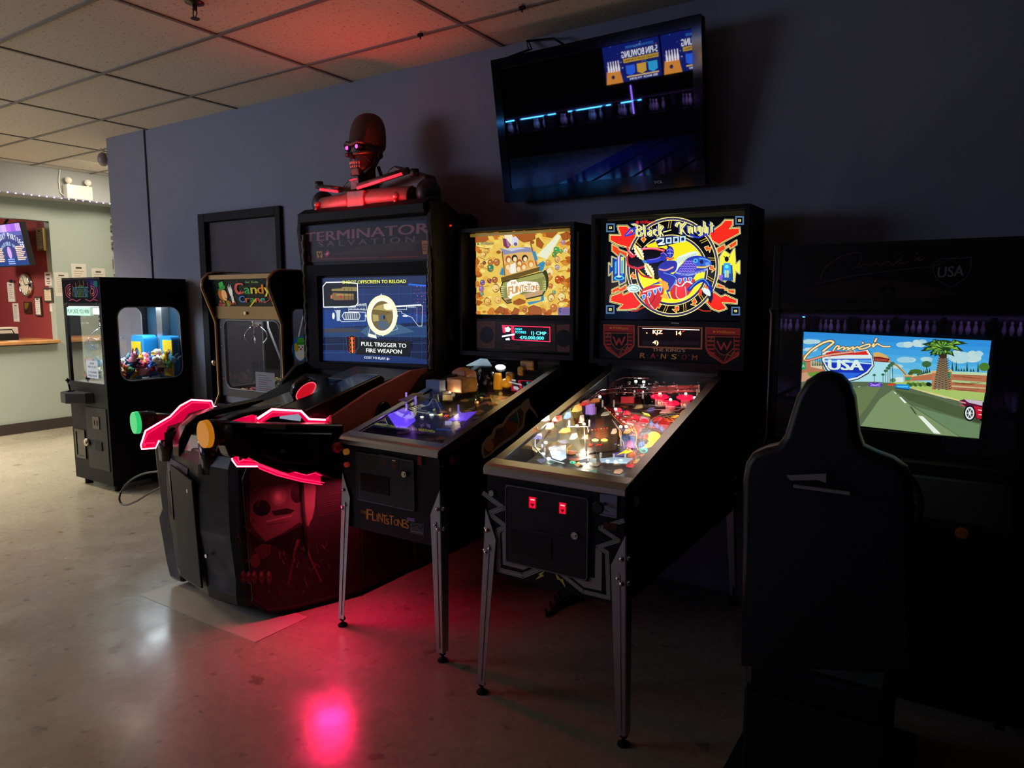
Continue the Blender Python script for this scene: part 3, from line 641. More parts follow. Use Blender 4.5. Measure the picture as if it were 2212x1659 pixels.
A.pl([(170, 1342), (700, 1328)], 5, '#7c2e30'); A.pl([(740, 1328), (1040, 1318)], 5, '#8c3030')
A.build('marquee', artmat(0.14, 0.5, 0.6), SG)
# ---- screen surround and picture
MB().hole((-3.60, -2.57, 1.08, 1.735), rrect(-3.49, -2.56 + .0, 1.135, 1.665, .004, 1)[:] if False else rrect(-3.485, -2.59, 1.125, 1.668, .006, 2), lambda u, v: (u, 3.10, v), (0, .03, 0)).build('screen_bezel', mat('bezel_black', (0.004, 0.0035, 0.0035), 0.6, spec=.08), SG)
A = Art((-3.50, 3.129, 1.12), (1, 0, 0), (0, 0, 1), .00003); A.crop(660, 560, .15674)
A.pp([(225, 265), (1755, 222), (1775, 1450), (245, 1395)], '#0c1a3c')
A.pp([(230, 265), (1755, 222), (1757, 330), (235, 330)], '#17264c'); A.pp([(240, 430), (1760, 360), (1762, 800), (245, 700)], '#152a5c')
A.pp([(242, 700), (1765, 760), (1765, 860), (245, 950)], '#11387c'); A.pp([(245, 950), (900, 960), (1768, 900), (1770, 1080), (250, 1060)], '#1d3a66')
A.pp([(260, 960), (620, 950), (860, 1000), (250, 1010)], '#3c3a40'); A.pp([(250, 1250), (700, 1260), (1500, 1360), (1772, 1400), (1775, 1450), (245, 1395)], '#152c60')
A.pp([(900, 880), (1300, 900), (1500, 1000), (900, 1090), (760, 1000)], '#3a5a78')
for x in (280, 520, 660, 800, 1120, 1290, 1450, 1600): A.pl([(x - 4, 300), (x + 6, 1400)], 2.5, '#2c4f80')
for y in (370, 480, 940, 1060, 1160, 1280): A.pl([(240, y + 10), (1765, y - 5)], 2.5, '#34598c')
A.pl([(1420, 345), (1755, 372)], 14, '#1f6af0'); A.pl([(1660, 790), (1765, 780)], 8, '#3a5ac8')
rn = random.Random(2)
for r_ in range(10):
    for k in range(11):
        if rn.random() < .75: A.pe(1500 + k * 21 + rn.uniform(-6, 6) + r_, 372 + r_ * 45 + rn.uniform(-6, 6), rn.uniform(3, 8), 4, rn.choice(['#c0306a', '#a04ad0', '#d8a0e8', '#8a2a50']), 6)
A.pp([(1440, 560), (1720, 540), (1740, 780), (1500, 800)], '#241c5a') if False else None
A.pp([(245, 375), (290, 320), (720, 330), (728, 600), (690, 655), (255, 660)], '#0a0d12')
A.pl([(245, 375), (290, 320), (520, 315), (720, 335), (728, 600), (690, 655), (255, 660)], 10, '#eef2f4', True)
# torch module in the inset
A.pp([(365, 410), (500, 400), (520, 380), (712, 385), (712, 440), (365, 438)], '#8a7a45'); A.pp([(350, 500), (380, 480), (380, 460), (670, 475), (670, 560), (400, 565), (380, 545), (352, 540)], '#7a5a30')
A.pp([(430, 480), (660, 485), (660, 500), (430, 500)], '#a08a4a'); A.pe(492, 515, 18, 18, '#b02418'); A.pe(362, 520, 12, 28, '#b86a4a'); A.pl([(540, 400), (540, 560)], 6, '#2c2414'); A.pl([(600, 400), (600, 560)], 6, '#2c2414'); A.pl([(640, 400), (640, 560)], 6, '#2c2414')
# outline rifle drawing
A.pp([(1240, 640), (1600, 620), (1600, 640), (1260, 660)], '#e9efe8'); A.pl([(1260, 690), (1400, 690), (1400, 640), (1620, 640), (1610, 920), (1560, 920), (1470, 800), (1420, 780), (1330, 740), (1330, 715), (1260, 715)], 5, '#d8e4ea')
A.pl([(1350, 780), (1410, 782)], 14, '#eef2f0'); A.pl([(1540, 660), (1540, 860)], 4, '#a8b8d0'); A.pl([(1420, 660), (1520, 660)], 14, '#8496b0')
A.pl([(400, 670), (560, 660), (840, 610), (850, 700), (600, 690), (600, 720), (830, 730), (830, 850), (500, 860), (410, 700)], 6, '#c9d4d8')
for k in range(12): A.pl([(600 + k * 20, 675), (604 + k * 20, 700)], 7, '#b8c4ca')
for k in range(8): A.pl([(720 + k * 16, 615), (724 + k * 16, 645)], 7, '#c8d2d6')
A.pp([(510, 780), (540, 735), (740, 735), (760, 780), (740, 830), (540, 830)], '#40506c'); A.pl([(510, 780), (540, 735), (740, 735), (760, 780), (740, 830), (540, 830)], 8, '#dfe6e4', True)
for k in range(6): A.pl([(560 + k * 30, 750), (568 + k * 30, 815)], 9, '#d5dedd')
A.pe(392, 780, 18, 46, '#e8ece6'); A.pp([(430, 700), (490, 700), (480, 850), (440, 850)], '#b8c4cc'); A.pl([(900, 930), (870, 1060), (985, 1090), (960, 980)], 6, '#c8d8d8'); A.pp([(870, 1020), (980, 1050), (985, 1090), (870, 1065)], '#e4e8d8')
A.pl([(1200, 990), (1280, 960), (1250, 900)], 5, '#9fb2c8')
# scope ring
A.pe(1062, 772, 212, 278, '#efe9c0', 40); A.pp([(1040, 500), (1050, 470), (1062, 500)], '#f4f0d8'); A.pp([(1060, 1040), (1075, 1065), (1090, 1040)], '#f4f0d8'); A.pp([(840, 760), (820, 780), (850, 800)], '#f4f0d8'); A.pp([(1270, 760), (1285, 780), (1270, 800)], '#f4f0d8')
A.pe(1062, 772, 178, 236, '#fffbe2', 40); A.pe(1064, 780, 150, 205, '#6a5a2c', 40)
A.pp([(935, 690), (1000, 640), (1150, 600), (1205, 690), (1210, 720)], '#b09a58'); A.pp([(930, 760), (1010, 770), (1020, 850), (940, 860)], '#a89858'); A.pp([(1000, 850), (1130, 850), (1170, 930), (1080, 985), (1000, 930)], '#4c5a6c'); A.pp([(1040, 770), (1100, 770), (1100, 830), (1040, 830)], '#3e5a78'); A.pe(1092, 800, 12, 28, '#0a0a10')
A.pp([(1110, 780), (1200, 740), (1205, 850), (1150, 880)], '#7c6a38'); A.pp([(1085, 620), (1180, 600), (1240, 640), (1230, 690), (1130, 700), (1090, 680)], '#fff6cf')
# prompt panel
A.pp([(740, 1100), (1470, 1130), (1460, 1230), (1420, 1340), (700, 1310)], '#0b0d10')
A.pp([(565, 1070), (650, 1042), (742, 1075), (735, 1220), (655, 1320), (585, 1260)], '#08080a'); A.pl([(565, 1070), (650, 1042), (742, 1075), (735, 1220), (655, 1320), (585, 1260)], 4, '#3c5878', True)
A.pl([(648, 1080), (655, 1285)], 15, '#f6b030')
for sg in (-1, 1):
    for y0 in (1090, 1150, 1210, 1265):
        A.pl([(650 + sg * 38, y0 - 18), (650 + sg * 14, y0), (650 + sg * 36, y0 + 22)], 7, '#f02018')
A.pt('SHOOT OFFSCREEN TO RELOAD', (518, 338), (1392, 326), 44, '#f2ee4a')
A.pt('PULL TRIGGER TO', (778, 1190), (1395, 1220), 56, '#f4f6f2'); A.pt('FIRE WEAPON', (845, 1280), (1335, 1302), 56, '#f4f6f2'); A.pt('COST TO PLAY: $1', (818, 1366), (1162, 1388), 32, '#e8ecf0')
A.build('screen', artmat(1.15, 0.45, 0.02), SG)
# ---- console
cz = mat('console_black', (0.006, 0.006, 0.007), 0.38, bump=0.2, bscale=40, rnoise=0.08, nscale=12, spec=.15)
def foot(k, z, dy=0.0):
    P_ = [(-3.52, 2.12), (-3.44, 2.03), (-3.05, 1.955), (-2.83, 1.965), (-2.765, 1.985), (-2.56, 2.52), (-2.545, 3.08), (-3.60, 3.08), (-3.60, 2.6)]
    return [(GX + (x - GX) * k, y + dy, z) for x, y in P_]
q = MB(); q.loft([foot(.93, .05, .03), foot(.955, .075, .01), foot(.975, .12), foot(1, .2), foot(1.0, .42, -.02), foot(1.0, .60, -.02), foot(.98, .74, -.01), foot(.94, .80, .02)], smooth=False)
q.build('console', cz, SG, bevel=.012, seg=2)
MB().box(-3.5, -2.75, 2.15, 3.1, 0.0, .06).build('plinth', MBK, SG)
# left flank moulding with stepped outline
q = MB().prism([(-3.60, .86), (-3.585, .6), (-3.56, .42), (-3.60, .36), (-3.55, .12), (-3.52, .03), (-3.40, .03), (-3.36, .30), (-3.40, .5), (-3.42, .86)], 'y', 2.04, 2.5)
q.build('left_flank', mat('flank_grey', (0.018, 0.016, 0.019), 0.35, rnoise=0.1), SG, bevel=.02)
# front service door, stickers, screws
q = MB().slab([(-3.30, 1.985, .12), (-3.06, 1.945, .12), (-3.06, 1.925, .66), (-3.32, 1.975, .70)], (-.002, -.012, 0)); sd_ = q.build('service_door', mat('door_metal_black', (0.007, 0.007, 0.007), 0.55, spec=.3), SG, bevel=.004)
MB().cyl((-3.12, 1.94, .60), (-3.123, 1.925, .60), .009).cyl((-3.0, 1.935, .30), (-3.0, 1.925, .30), .009).build('lock', STL, sd_)
q = MB().slab([(-3.42, 2.02, .72), (-3.16, 1.965, .70), (-3.16, 1.955, .63), (-3.36, 1.99, .66), (-3.36, 1.995, .40), (-3.43, 2.02, .60)], (-.001, -.006, 0)); q.build('scuffed_panel', mat('scuffed_grey', (0.05, 0.045, 0.055), 0.6, noise=.3), SG)
# side art panel, kinked to follow the console
O_ = Vector((-2.775, 1.945, 0)); U_ = Vector((.36, .933, 0)).normalized(); N_ = U_.cross(Vector((0, 0, 1)))
def SP(u, v, d=0.0): return O_ + U_ * u + Vector((0, 0, v)) + N_ * d
lp = [(0.05, .12), (.12, .045), (.24, .03), (.60, .03), (.60, .86), (.55, .86), (.42, .82), (.15, .84), (.07, .80), (.03, .70)]
MB().slab([SP(a, b, 0) for a, b in lp], N_ * .012).slab([(-2.555, 2.505, .03), (-2.555, 3.09, .03), (-2.555, 3.09, .86), (-2.555, 2.505, .86)], (.012, 0, 0)).build('side_art_board', mat('side_board', (0.014, 0.012, 0.013), 0.35), SG, bevel=.004)
MB().tube([SP(a, b, .010) for a, b in lp[:4]], .012, 8).build('edge_moulding', RUB, SG)
A = Art(SP(0, 0, .0125), U_, (0, 0, 1), .00005); A.crop(540, 960, .24113); rn = random.Random(11)
# abstract machine-parts picture: big lens disc, struts, a curved plate and round rods
A.pp([(0, 250), (60, 180), (200, 230), (480, 330), (560, 380), (570, 560), (530, 740), (440, 700), (300, 790), (140, 870), (40, 760), (0, 700)], '#5a4a48')
A.pp([(480, 340), (590, 370), (580, 560), (560, 660), (520, 730), (500, 600)], '#7a6460'); A.pe(255, 460, 78, 92, '#6e5c5a', 26); A.pe(255, 460, 60, 72, '#84706c', 26); A.pe(250, 462, 38, 48, '#a08880', 22); A.pe(246, 462, 20, 26, '#c0a8a0', 16)
A.pe(420, 440, 55, 85, '#0c0a0b', 22); A.pe(105, 570, 80, 72, '#0c0a0b', 22); A.pp([(190, 600), (330, 570), (400, 590), (360, 620), (220, 640)], '#171213'); A.pl([(150, 690), (370, 640)], 16, '#7c6865'); A.pl([(160, 720), (350, 690)], 6, '#3a2c2c')
A.pl([(20, 360), (170, 300)], 6, '#8a7470'); A.pl([(40, 420), (140, 240)], 5, '#8a7470'); A.pl([(0, 300), (120, 420), (60, 560)], 6, '#6a5654')
A.pp([(0, 790), (120, 880), (300, 810), (500, 700), (520, 880), (380, 1000), (220, 900), (90, 960), (0, 900)], '#120e10')
A.pp([(40, 930), (120, 890), (190, 900), (180, 980), (120, 1030), (60, 1000)], '#4a3838'); A.pe(45, 1040, 50, 60, '#5c4a46'); A.pl([(430, 860), (400, 960), (380, 1080), (340, 1260)], 26, '#57403e'); A.pl([(500, 880), (540, 1020), (640, 1230)], 14, '#6c504c')
for x in (-60, -10, 40, 105, 170): A.pe(x, 1190, 26, 62, '#574543', 14); A.pe(x - 4, 1160, 13, 22, '#8a7470', 10)
for k in range(70):
    x = rn.uniform(-140, 90); y = rn.uniform(300, 1250); l = rn.uniform(12, 60); a = rn.uniform(-.8, 2.2); x2 = min(max(x + l * math.cos(a), -140), 700); A.pl([(x, y), (x2, y + l * math.sin(a))], rn.uniform(2, 8), rn.choice(['#3a2c2c', '#4a3836', '#241a1c', '#5a4644']))
for k in range(80):
    x = rn.uniform(120, 700); y = rn.uniform(860, 1330); l = rn.uniform(15, 60); a = rn.uniform(.6, 2.4); A.pl([(x, y), (x + l * math.cos(a), y + l * math.sin(a))], rn.uniform(3, 9), rn.choice(['#3a2c2c', '#5a4644', '#241a1c', '#75605a']))
for k in range(14): A.pl([(600, 440 + k * 15), (790, 410 + k * 15 + rn.uniform(-6, 6))], 3, '#4a3a38')
A.build('side_art', artmat(0.0, 0.32, 0.55), SG)
# thin cable hanging down the side
MB().tube([SP(.30, .84, .03), SP(.305, .5, .02), SP(.315, .30, .018)], .008, 6).build('hanging_cable', RUB, SG)
# rear red side wall with round speaker
MB().prism([(2.36, .84), (3.10, .84), (3.10, 1.13), (2.95, 1.13), (2.62, 1.045), (2.36, .95)], 'x', -2.60, -2.58).build('red_side_wall', mat('red_side_paint', (0.50, 0.11, 0.08), 0.55, noise=.35, nscale=16), SG)
MB().lathe([(.055, 0), (.055, .008), (.045, .012), (.03, .004), (.001, .002)], (-2.58, 2.72, .93), (1, 0, 0), 24, cap=False).build('speaker', GLB, SG)
# sloping top: central ridge, arms, instruction plate
q = MB()
prof_ = [(1.99, .78), (2.03, .85), (2.12, .905), (2.26, .925), (2.48, .945), (2.75, 1.0), (2.93, 1.03), (3.06, 1.06), (3.06, .78), (1.99, .70)]
q.prism(prof_, 'x', -3.24, -2.96); q.build('console_ridge', GLB, SG, bevel=.012)
for sg, x in ((-1, -3.30), (1, -3.07)):
    MB().prism([(1.985, .74), (1.99, .82), (2.03, .89), (2.10, .935), (2.2, .955), (2.5, .975), (2.5, .94), (2.22, .92), (2.12, .89), (2.06, .83), (2.05, .72)], 'x', x - .03, x + .03).build('curved_arm', GLB, SG, bevel=.006)
MB().prism([(2.45, .86), (3.06, 1.05), (3.06, .8), (2.45, .7)], 'x', -3.58, -2.6).build('console_deck', mat('deck_black', (0.006, 0.005, 0.005), 0.65, spec=.1), SG)
MB().prism([(2.25, .93), (2.27, .99), (2.80, 1.115), (2.84, 1.09), (2.80, 1.03), (2.30, .90)], 'x', -2.84, -2.67).build('gun_rest', GLB, SG, bevel=.008)
MB().prism([(2.30, .93), (2.36, .955), (2.9, 1.06), (2.92, 1.02)], 'x', -3.20, -3.0).build('ridge_cap', GLB, SG, bevel=.006)
ip = MB().slab([(-3.12, 2.84, 1.062), (-2.70, 2.84, 1.062), (-2.66, 3.06, 1.112), (-3.12, 3.06, 1.112)], (0, 0, .006)); ip.build('instruction_plate', mat('plate_grey', (0.03, 0.03, 0.03), 0.45, noise=.3, nscale=30), SG)
# red ribbed lamp on the ridge
lc = Vector((-3.0, 2.56, 1.035)); ld = Vector((.80, .05, -.60)).normalized()
MB().lathe([(.03, -.06), (.07, -.035), (.078, 0), (.064, .010)], lc, ld, 28, cap=False).build('lamp_housing', GLB, SG)
MB().lathe([(.064, .0), (.055, .014), (.03, .020), (.001, .022)], lc, ld, 28, cap=False).build('red_lamp', mat('red_lamp', (0.35, 0.01, 0.02), 0.3, emit=(1, .01, .03), es=.55), SG)
q = MB()
v_ = ld.orthogonal().normalized(); w_ = ld.cross(v_)
for k in range(36): a = 2 * PI * k / 36; q.ell(lc + ld * .012 + (v_ * math.cos(a) + w_ * math.sin(a)) * .062, .0035, 6, 5)
q.build('lamp_studs', em('pink_stud', (1, .10, .14), 1.3), SG)
# start buttons
MB().lathe([(.040, 0), (.040, .014), (.034, .02), (.001, .021)], (-3.43, 2.03, .850), (0, -.25, .97), 24).build('start_button', mat('navy_button', (0.01, 0.014, 0.03), 0.3), SG)
MB().lathe([(.040, 0), (.040, .014), (.034, .02), (.001, .021)], (-3.0, 1.97, .862), (0, -.25, .97), 24).build('start_button', mat('olive_button', (0.30, 0.23, 0.03), 0.35), SG)
MB().cyl((-3.43, 2.03, .70), (-3.43, 2.03, .850), .05).build('button_pod', GLB, SG); MB().cyl((-3.0, 1.985, .70), (-3.0, 1.975, .862), .05).build('button_pod', GLB, SG)
# ---- acrylic light plates and guns
ARED = mat('red_acrylic', (0.55, 0.0, 0.05), 0.15, emit=(1.0, 0.0, 0.075), es=0.62, coat=.3)
AEDG = em('acrylic_edge_glow', (1.0, 0.16, 0.22), 6.0)
AMID = em('acrylic_edge_soft', (1.0, 0.02, 0.09), 1.9)
def plane_pts(pts, crop, x): return [pix(crop[0] + a * crop[2], crop[1] + b * crop[2], (x, 0, 0), Vector((1, 0, 0))) for a, b in pts]
G1 = (280, 840, .12658); G2 = (480, 780, .18987)
def plate(outline, crop, x, bright, th=.008):
    P3 = plane_pts(outline, crop, x); MB().slab(P3, (-th, 0, 0)).build('light_plate', ARED, SG)
    for a, b, m_, r_ in bright:
        MB().tube([p + Vector((.001, 0, 0)) for p in P3[a:b]], r_, 6).build('glow_edge', m_, SG)
lo_ = [(190, 960), (270, 715), (690, 470), (860, 290), (1050, 187), (1395, 205), (1430, 300), (1610, 332), (1710, 262), (1815, 302), (1735, 345), (1470, 345), (1230, 350), (1000, 420), (870, 660), (800, 770), (600, 865), (500, 880), (440, 1010), (205, 1028), (190, 960)]
plate(lo_, G1, -3.40, [(0, 8, AEDG, .0045), (7, 12, AMID, .003), (17, 21, AEDG, .004)])
ro_ = [(1450, 690), (1235, 625), (1170, 668), (985, 660), (895, 568), (565, 548), (400, 655), (375, 715), (430, 715), (560, 640), (880, 600), (960, 700), (1180, 710), (1240, 660), (1440, 705)]
plate(ro_, G2, -2.62, [(1, 3, AMID, .004), (2, 7, AEDG, .0055), (0, 2, AMID, .0045)])
rl_ = [(90, 990), (115, 1130), (165, 1197), (400, 1197), (430, 1225), (620, 1300), (900, 1370), (1100, 1402), (1245, 1416), (1312, 1380), (1320, 1330), (1255, 1362), (1060, 1272), (960, 1298), (820, 1262), (760, 1282), (480, 1180), (370, 1110), (250, 1110), (190, 1150), (150, 960)]
plate(rl_, G2, -2.62, [(0, 4, AEDG, .0035), (3, 9, AMID, .0028), (8, 10, AEDG, .006), (10, 15, AMID, .002), (18, 21, AMID, .0025)])
plate([(150, 940), (205, 885), (240, 880), (215, 920)], G2, -2.615, [(0, 4, AMID, .002)])
plate([(75, 715), (130, 680), (240, 640), (355, 610), (380, 620), (385, 700), (300, 715)], G2, -2.66, [(4, 6, AMID, .004)])
AIN = mat('acrylic_clear_area', (0.20, 0.07, 0.08), .3, emit=(.6, .05, .10), es=.12)
for pts_, crop_, x_ in (([(650, 640), (900, 560), (1000, 430), (1240, 350), (1275, 385), (1200, 430), (900, 620), (820, 720), (640, 740)], G1, -3.396),):
    MB().slab(plane_pts(pts_, crop_, x_), (-.001, 0, 0)).build('clear_area', AIN, SG)
for pts_, crop_, x_ in (([(250, 980), (245, 900), (310, 760), (700, 520), (900, 350), (1070, 232), (1360, 245), (1400, 330)], G1, -3.397), ([(250, 980), (290, 925), (430, 925)], G1, -3.397), ([(420, 700), (575, 580), (890, 590)], G2, -2.615), ([(140, 1120), (185, 1170), (400, 1172), (440, 1195), (640, 1275), (900, 1340), (1220, 1395)], G2, -2.615), ([(205, 1140), (260, 1128), (380, 1140), (480, 1200), (760, 1300)], G2, -2.615)):
    MB().tube(plane_pts(pts_, crop_, x_), .0022, 6).build('glow_line', AMID, SG)
# red light thrown by the acrylic onto the side picture and the floor
lamp('acrylic_glow_light', 'AREA', (-2.50, 2.30, .60), 2.6, (1.0, 0.06, 0.13), .5, .12, aim=(-2.68, 2.30, .25), angle=150)
lamp('acrylic_floor_light', 'AREA', (-2.50, 2.22, .55), 3.8, (1.0, 0.01, 0.10), .14, .05, aim=(-2.1, 2.0, 0), angle=130)
lamp('acrylic_glow_light', 'AREA', (-3.66, 2.15, .85), .5, (1.0, 0.0, 0.07), .3, .1, aim=(-4.4, 2.2, .7), angle=150)
def gun(s_, glow, T3):
    """T3 maps gun coordinates (x across, y forward, z up) to the room"""
    X_ = -2.50
    body = plane_pts([(75, 715), (480, 716), (740, 716), (1330, 712), (1335, 1325), (1250, 1340), (1060, 1255), (960, 1285), (800, 1240), (740, 1272), (480, 1170), (370, 1105), (350, 1135), (240, 1095), (200, 1130), (165, 1090), (130, 980), (60, 985)], G2, X_)
    mv = lambda p: T3(Vector(p))
    g_ = MB().slab([mv(p) for p in body], mv((-.08, 0, 0)) - mv((0, 0, 0))); root_ = g_.build('gun_body', GLB, SG, bevel=.012)
    c0_ = body[0] + (body[-1] - body[0]) * .48 + Vector((-.04, 0, 0))
    MB().slab([mv(p + Vector((.001, 0, 0))) for p in plane_pts([(480, 800), (1200, 800), (1240, 900), (1100, 1180), (700, 1160), (480, 1080)], G2, X_)], mv((.018, 0, 0)) - mv((0, 0, 0))).build('gun_cover', GLB, root_, bevel=.01)
    MB().slab([mv(p + Vector((.0012, 0, 0))) for p in plane_pts([(330, 725), (560, 725), (575, 718), (742, 720), (738, 780), (560, 775), (545, 765), (335, 760)], G2, X_)], mv((.003, 0, 0)) - mv((0, 0, 0))).build('side_plate', mat('gun_plate_grey', (0.16, 0.15, 0.16), 0.4), root_)
    a = c0_ + Vector((0, .05, 0)); b = c0_ + Vector((0, -.03, 0))
    MB().cyl(mv(a), mv(b), .052, .058, 28).build('barrel_ring', mat('ring_black', (0.02, 0.02, 0.015), 0.3), root_)
    MB().cyl(mv(b), mv(b + Vector((0, -.022, 0))), .0585, .056, 28).build('end_lens', glow, root_)
    for yy, zz, r_ in ((2.30, .84, .018), (2.0, .86, .010)): MB().cyl(mv((X_ + .018, yy, zz)), mv((X_ + .026, yy, zz)), r_).build('bolt', STL, root_)
gun(1, mat('amber_lens', (0.14, 0.05, 0.01), 0.3, emit=(1.0, 0.33, 0.01), es=.40), lambda p: Vector((-2.515, 2.25, 0)) + Matrix.Rotation(math.radians(-9), 3, 'Z') @ Vector((p.x + 2.54, p.y - 2.25, p.z)))
R20 = Matrix.Rotation(math.radians(-12), 3, 'Z')
gun(-1, mat('green_lens', (0.02, 0.10, 0.04), 0.3, emit=(0.03, 1.0, 0.28), es=.55), lambda p: Vector((-3.48, 2.47, 0)) + R20 @ Vector((-(p.x + 2.54), p.y - 2.22, p.z - .085)))
# gun cable loop on the left
cb = MB().tube(smooth([tuple(pix(u, v, (0, 2.05, 0), Vector((0, 1, 0)))) for u, v in ((352, 1018), (325, 1020), (300, 1027), (278, 1041), (262, 1062), (258, 1080), (268, 1091), (292, 1084), (325, 1064), (352, 1050))], False, 5), .0055, 8)
cb.build('gun_cable', mat('cable_black', (0.03, 0.025, 0.025), 0.4), SG)

# ================================================================ robot bust on top of the shooting game
BX, BY, BZ = -3.10, 3.24, 2.05
RB = thing('robot_bust', 'dark metal robot bust with tall domed skull and glowing red eyes above the shooting game', 'statue', (BX, BY, BZ))
RM = mat('bust_metal', (0.06, 0.045, 0.04), 0.45, 0.6, noise=.5, nscale=30, bump=.4, bscale=60, dist=.004)
RD = mat('bust_dark', (0.02, 0.018, 0.018), 0.45, 0.3)
CAPM = mat('bust_fuzzy_cap', (0.075, 0.040, 0.025), 0.95, noise=.5, nscale=60, bump=.8, bscale=150, dist=.006)
F_ = Vector((-.05, -1.0, 0)).normalized(); S_ = Vector((-F_.y, F_.x, 0)); HC = Vector((-3.165, 3.25, 0))
def H(f, s, z): return HC + F_ * f + S_ * s + Vector((0, 0, z))
def ringH(z, rf, rs, cf=0.0, n=24, e=1.0): return [H(cf + rf * math.cos(2 * PI * k / n), rs * math.sin(2 * PI * k / n), z) for k in range(n)]
q = MB().loft([ringH(2.42, .118, .098, .0), ringH(2.45, .122, .102, -.002), ringH(2.50, .122, .102, -.006), ringH(2.555, .116, .096, -.012), ringH(2.60, .100, .084, -.018), ringH(2.632, .072, .062, -.022), ringH(2.648, .030, .028, -.024)])
q.build('domed_cap', CAPM, RB, subsurf=1)
q = MB().loft([ringH(2.28, .055, .062, .050), ringH(2.31, .072, .076, .040), ringH(2.36, .092, .090, .025), ringH(2.40, .102, .095, .015), ringH(2.425, .112, .092, .005), ringH(2.45, .118, .096, .0)])
q.build('skull', RM, RB, subsurf=1)
q = MB()
for s_ in (-1, 1):
    q.ell(H(.098, s_ * .042, 2.425), (.030, .030, .024))
q.ell(H(.128, 0, 2.375), (.012, .012, .022)); q.build('eye_socket', MBK, RB)
q = MB()
for s_ in (-1, 1): q.ell(H(.122, s_ * .042, 2.425), .0115, 12, 8)
q.build('eye', em('bust_eye', (1.0, 0.03, 0.30), 6.0), RB)
q = MB().tube([H(.100, -.085, 2.448), H(.122, -.045, 2.455), H(.126, 0, 2.44), H(.122, .045, 2.455), H(.100, .085, 2.448)], .012, 8); q.build('brow', RM, RB)
q = MB()
for s_ in (-1, 1):
    q.tube([H(.13, s_ * .02, 2.385), H(.12, s_ * .055, 2.388), H(.08, s_ * .09, 2.395), H(.02, s_ * .10, 2.40)], [.010, .012, .012, .010], 8)
    q.tube([H(.02, s_ * .095, 2.40), H(.03, s_ * .085, 2.33), H(.08, s_ * .055, 2.275)], .009, 8); q.tube([H(.09, s_ * .06, 2.385), H(.05, s_ * .085, 2.34)], .005, 6)
    q.cyl(H(-.005, s_ * .095, 2.385), H(-.005, s_ * .112, 2.385), .024, .018)
q.build('cheek_bar', RM, RB)
q = MB().loft([[H(.10, -.035, 2.262), H(.10, .035, 2.262), H(.02, .06, 2.275), H(.02, -.06, 2.275)], [H(.115, -.035, 2.305), H(.115, .035, 2.305), H(.03, .068, 2.30), H(.03, -.068, 2.30)]], smooth=False); q.build('jaw', RM, RB, bevel=.006)
q = MB()
for k in range(7):
    a = (k - 3) * .28; q.box(-.001, .001, -.001, .001, -.001, .001) if False else q.ell(H(.07 + .052 * math.cos(a), .052 * math.sin(a), 2.338), (.006, .006, .011), 8, 6); q.ell(H(.07 + .050 * math.cos(a), .050 * math.sin(a), 2.316), (.0055, .0055, .009), 8, 6)
q.build('teeth', mat('bust_teeth', (0.35, 0.3, 0.28), 0.4), RB)
q = MB().cyl(H(.0, 0, 2.12), H(.0, 0, 2.34), .055, .045).cyl(H(.05, 0, 2.13), H(.055, 0, 2.27), .022)
for s_ in (-1, 1): q.cyl(H(-.01, s_ * .045, 2.13), H(.0, s_ * .05, 2.32), .012); q.cyl(H(-.07, s_ * .10, 2.16), H(-.04, s_ * .05, 2.33), .011)
q.build('neck', RD, RB)
q = MB().box(-3.165 - .04, -3.165 + .03, 3.14, 3.16, 2.18, 2.25); q.build('throat_plate', RM, RB, bevel=.004)
# torso: chest barrels, collar pistons, shoulders
q = MB().tube([(-3.50, 3.20, 2.10), (-3.20, 3.17, 2.11)], .065, 16).tube([(-3.08, 3.17, 2.115), (-2.76, 3.20, 2.11)], .065, 16).box(-3.20, -3.06, 3.10, 3.24, 2.05, 2.165)
q.build('chest', mat('bust_chest', (0.20, 0.12, 0.10), 0.5, .2, noise=.3), RB, bevel=.006)
q = MB().tube([(-3.50, 3.16, 2.225), (-3.27, 3.12, 2.185)], .018, 12).tube([(-3.12, 3.12, 2.19), (-2.76, 3.16, 2.255)], .020, 12); q.build('collar_piston', RM, RB)
q = MB().tube([(-3.47, 3.140, 2.205), (-3.28, 3.104, 2.172)], .0075, 8).tube([(-3.11, 3.102, 2.178), (-2.79, 3.138, 2.236)], .0085, 8).cyl((-3.205, 3.134, 2.236), (-3.145, 3.134, 2.24), .003)
q.build('red_light_bar', em('bust_red_bar', (1.0, 0.02, 0.04), 2.2), RB)
for x, s_ in ((-3.55, -1), (-2.68, 1)):
    q = MB().ell((x, 3.24, 2.13), (.07, .08, .085)); q.ell((x + s_ * .02, 3.24, 2.07), (.06, .07, .07)); q.cyl((x - s_ * .04, 3.17, 2.22), (x - s_ * .04, 3.17, 2.26), .025); q.build('shoulder', RD, RB)
q = MB().prism([(-3.38, 2.10), (-3.40, 2.22), (-3.30, 2.28), (-3.24, 2.22), (-3.05, 2.22), (-2.98, 2.30), (-2.94, 2.315), (-2.70, 2.24), (-2.66, 2.10)], 'y', 3.24, 3.34); q.build('back_plate', RM, RB, bevel=.012)
q = MB()
for x in (-3.49, -2.83):
    q.ell((x, 3.13, 2.11), (.022, .02, .022)); q.cyl((x, 3.12, 2.10), (x + .02, 3.10, 2.07), .008)
q.build('chest_joint', mat('bust_joint', (0.4, 0.25, 0.22), 0.3, .6), RB)
lamp('bust_red_light', 'AREA', (-3.12, 3.075, 2.095), .75, (1.0, 0.01, 0.015), .7, .02, aim=(-3.12, 3.2, 2.17), angle=170)
lamp('bust_face_light', 'POINT', (-3.28, 3.06, 2.24), .28, (1.0, 0.03, 0.05), .02)
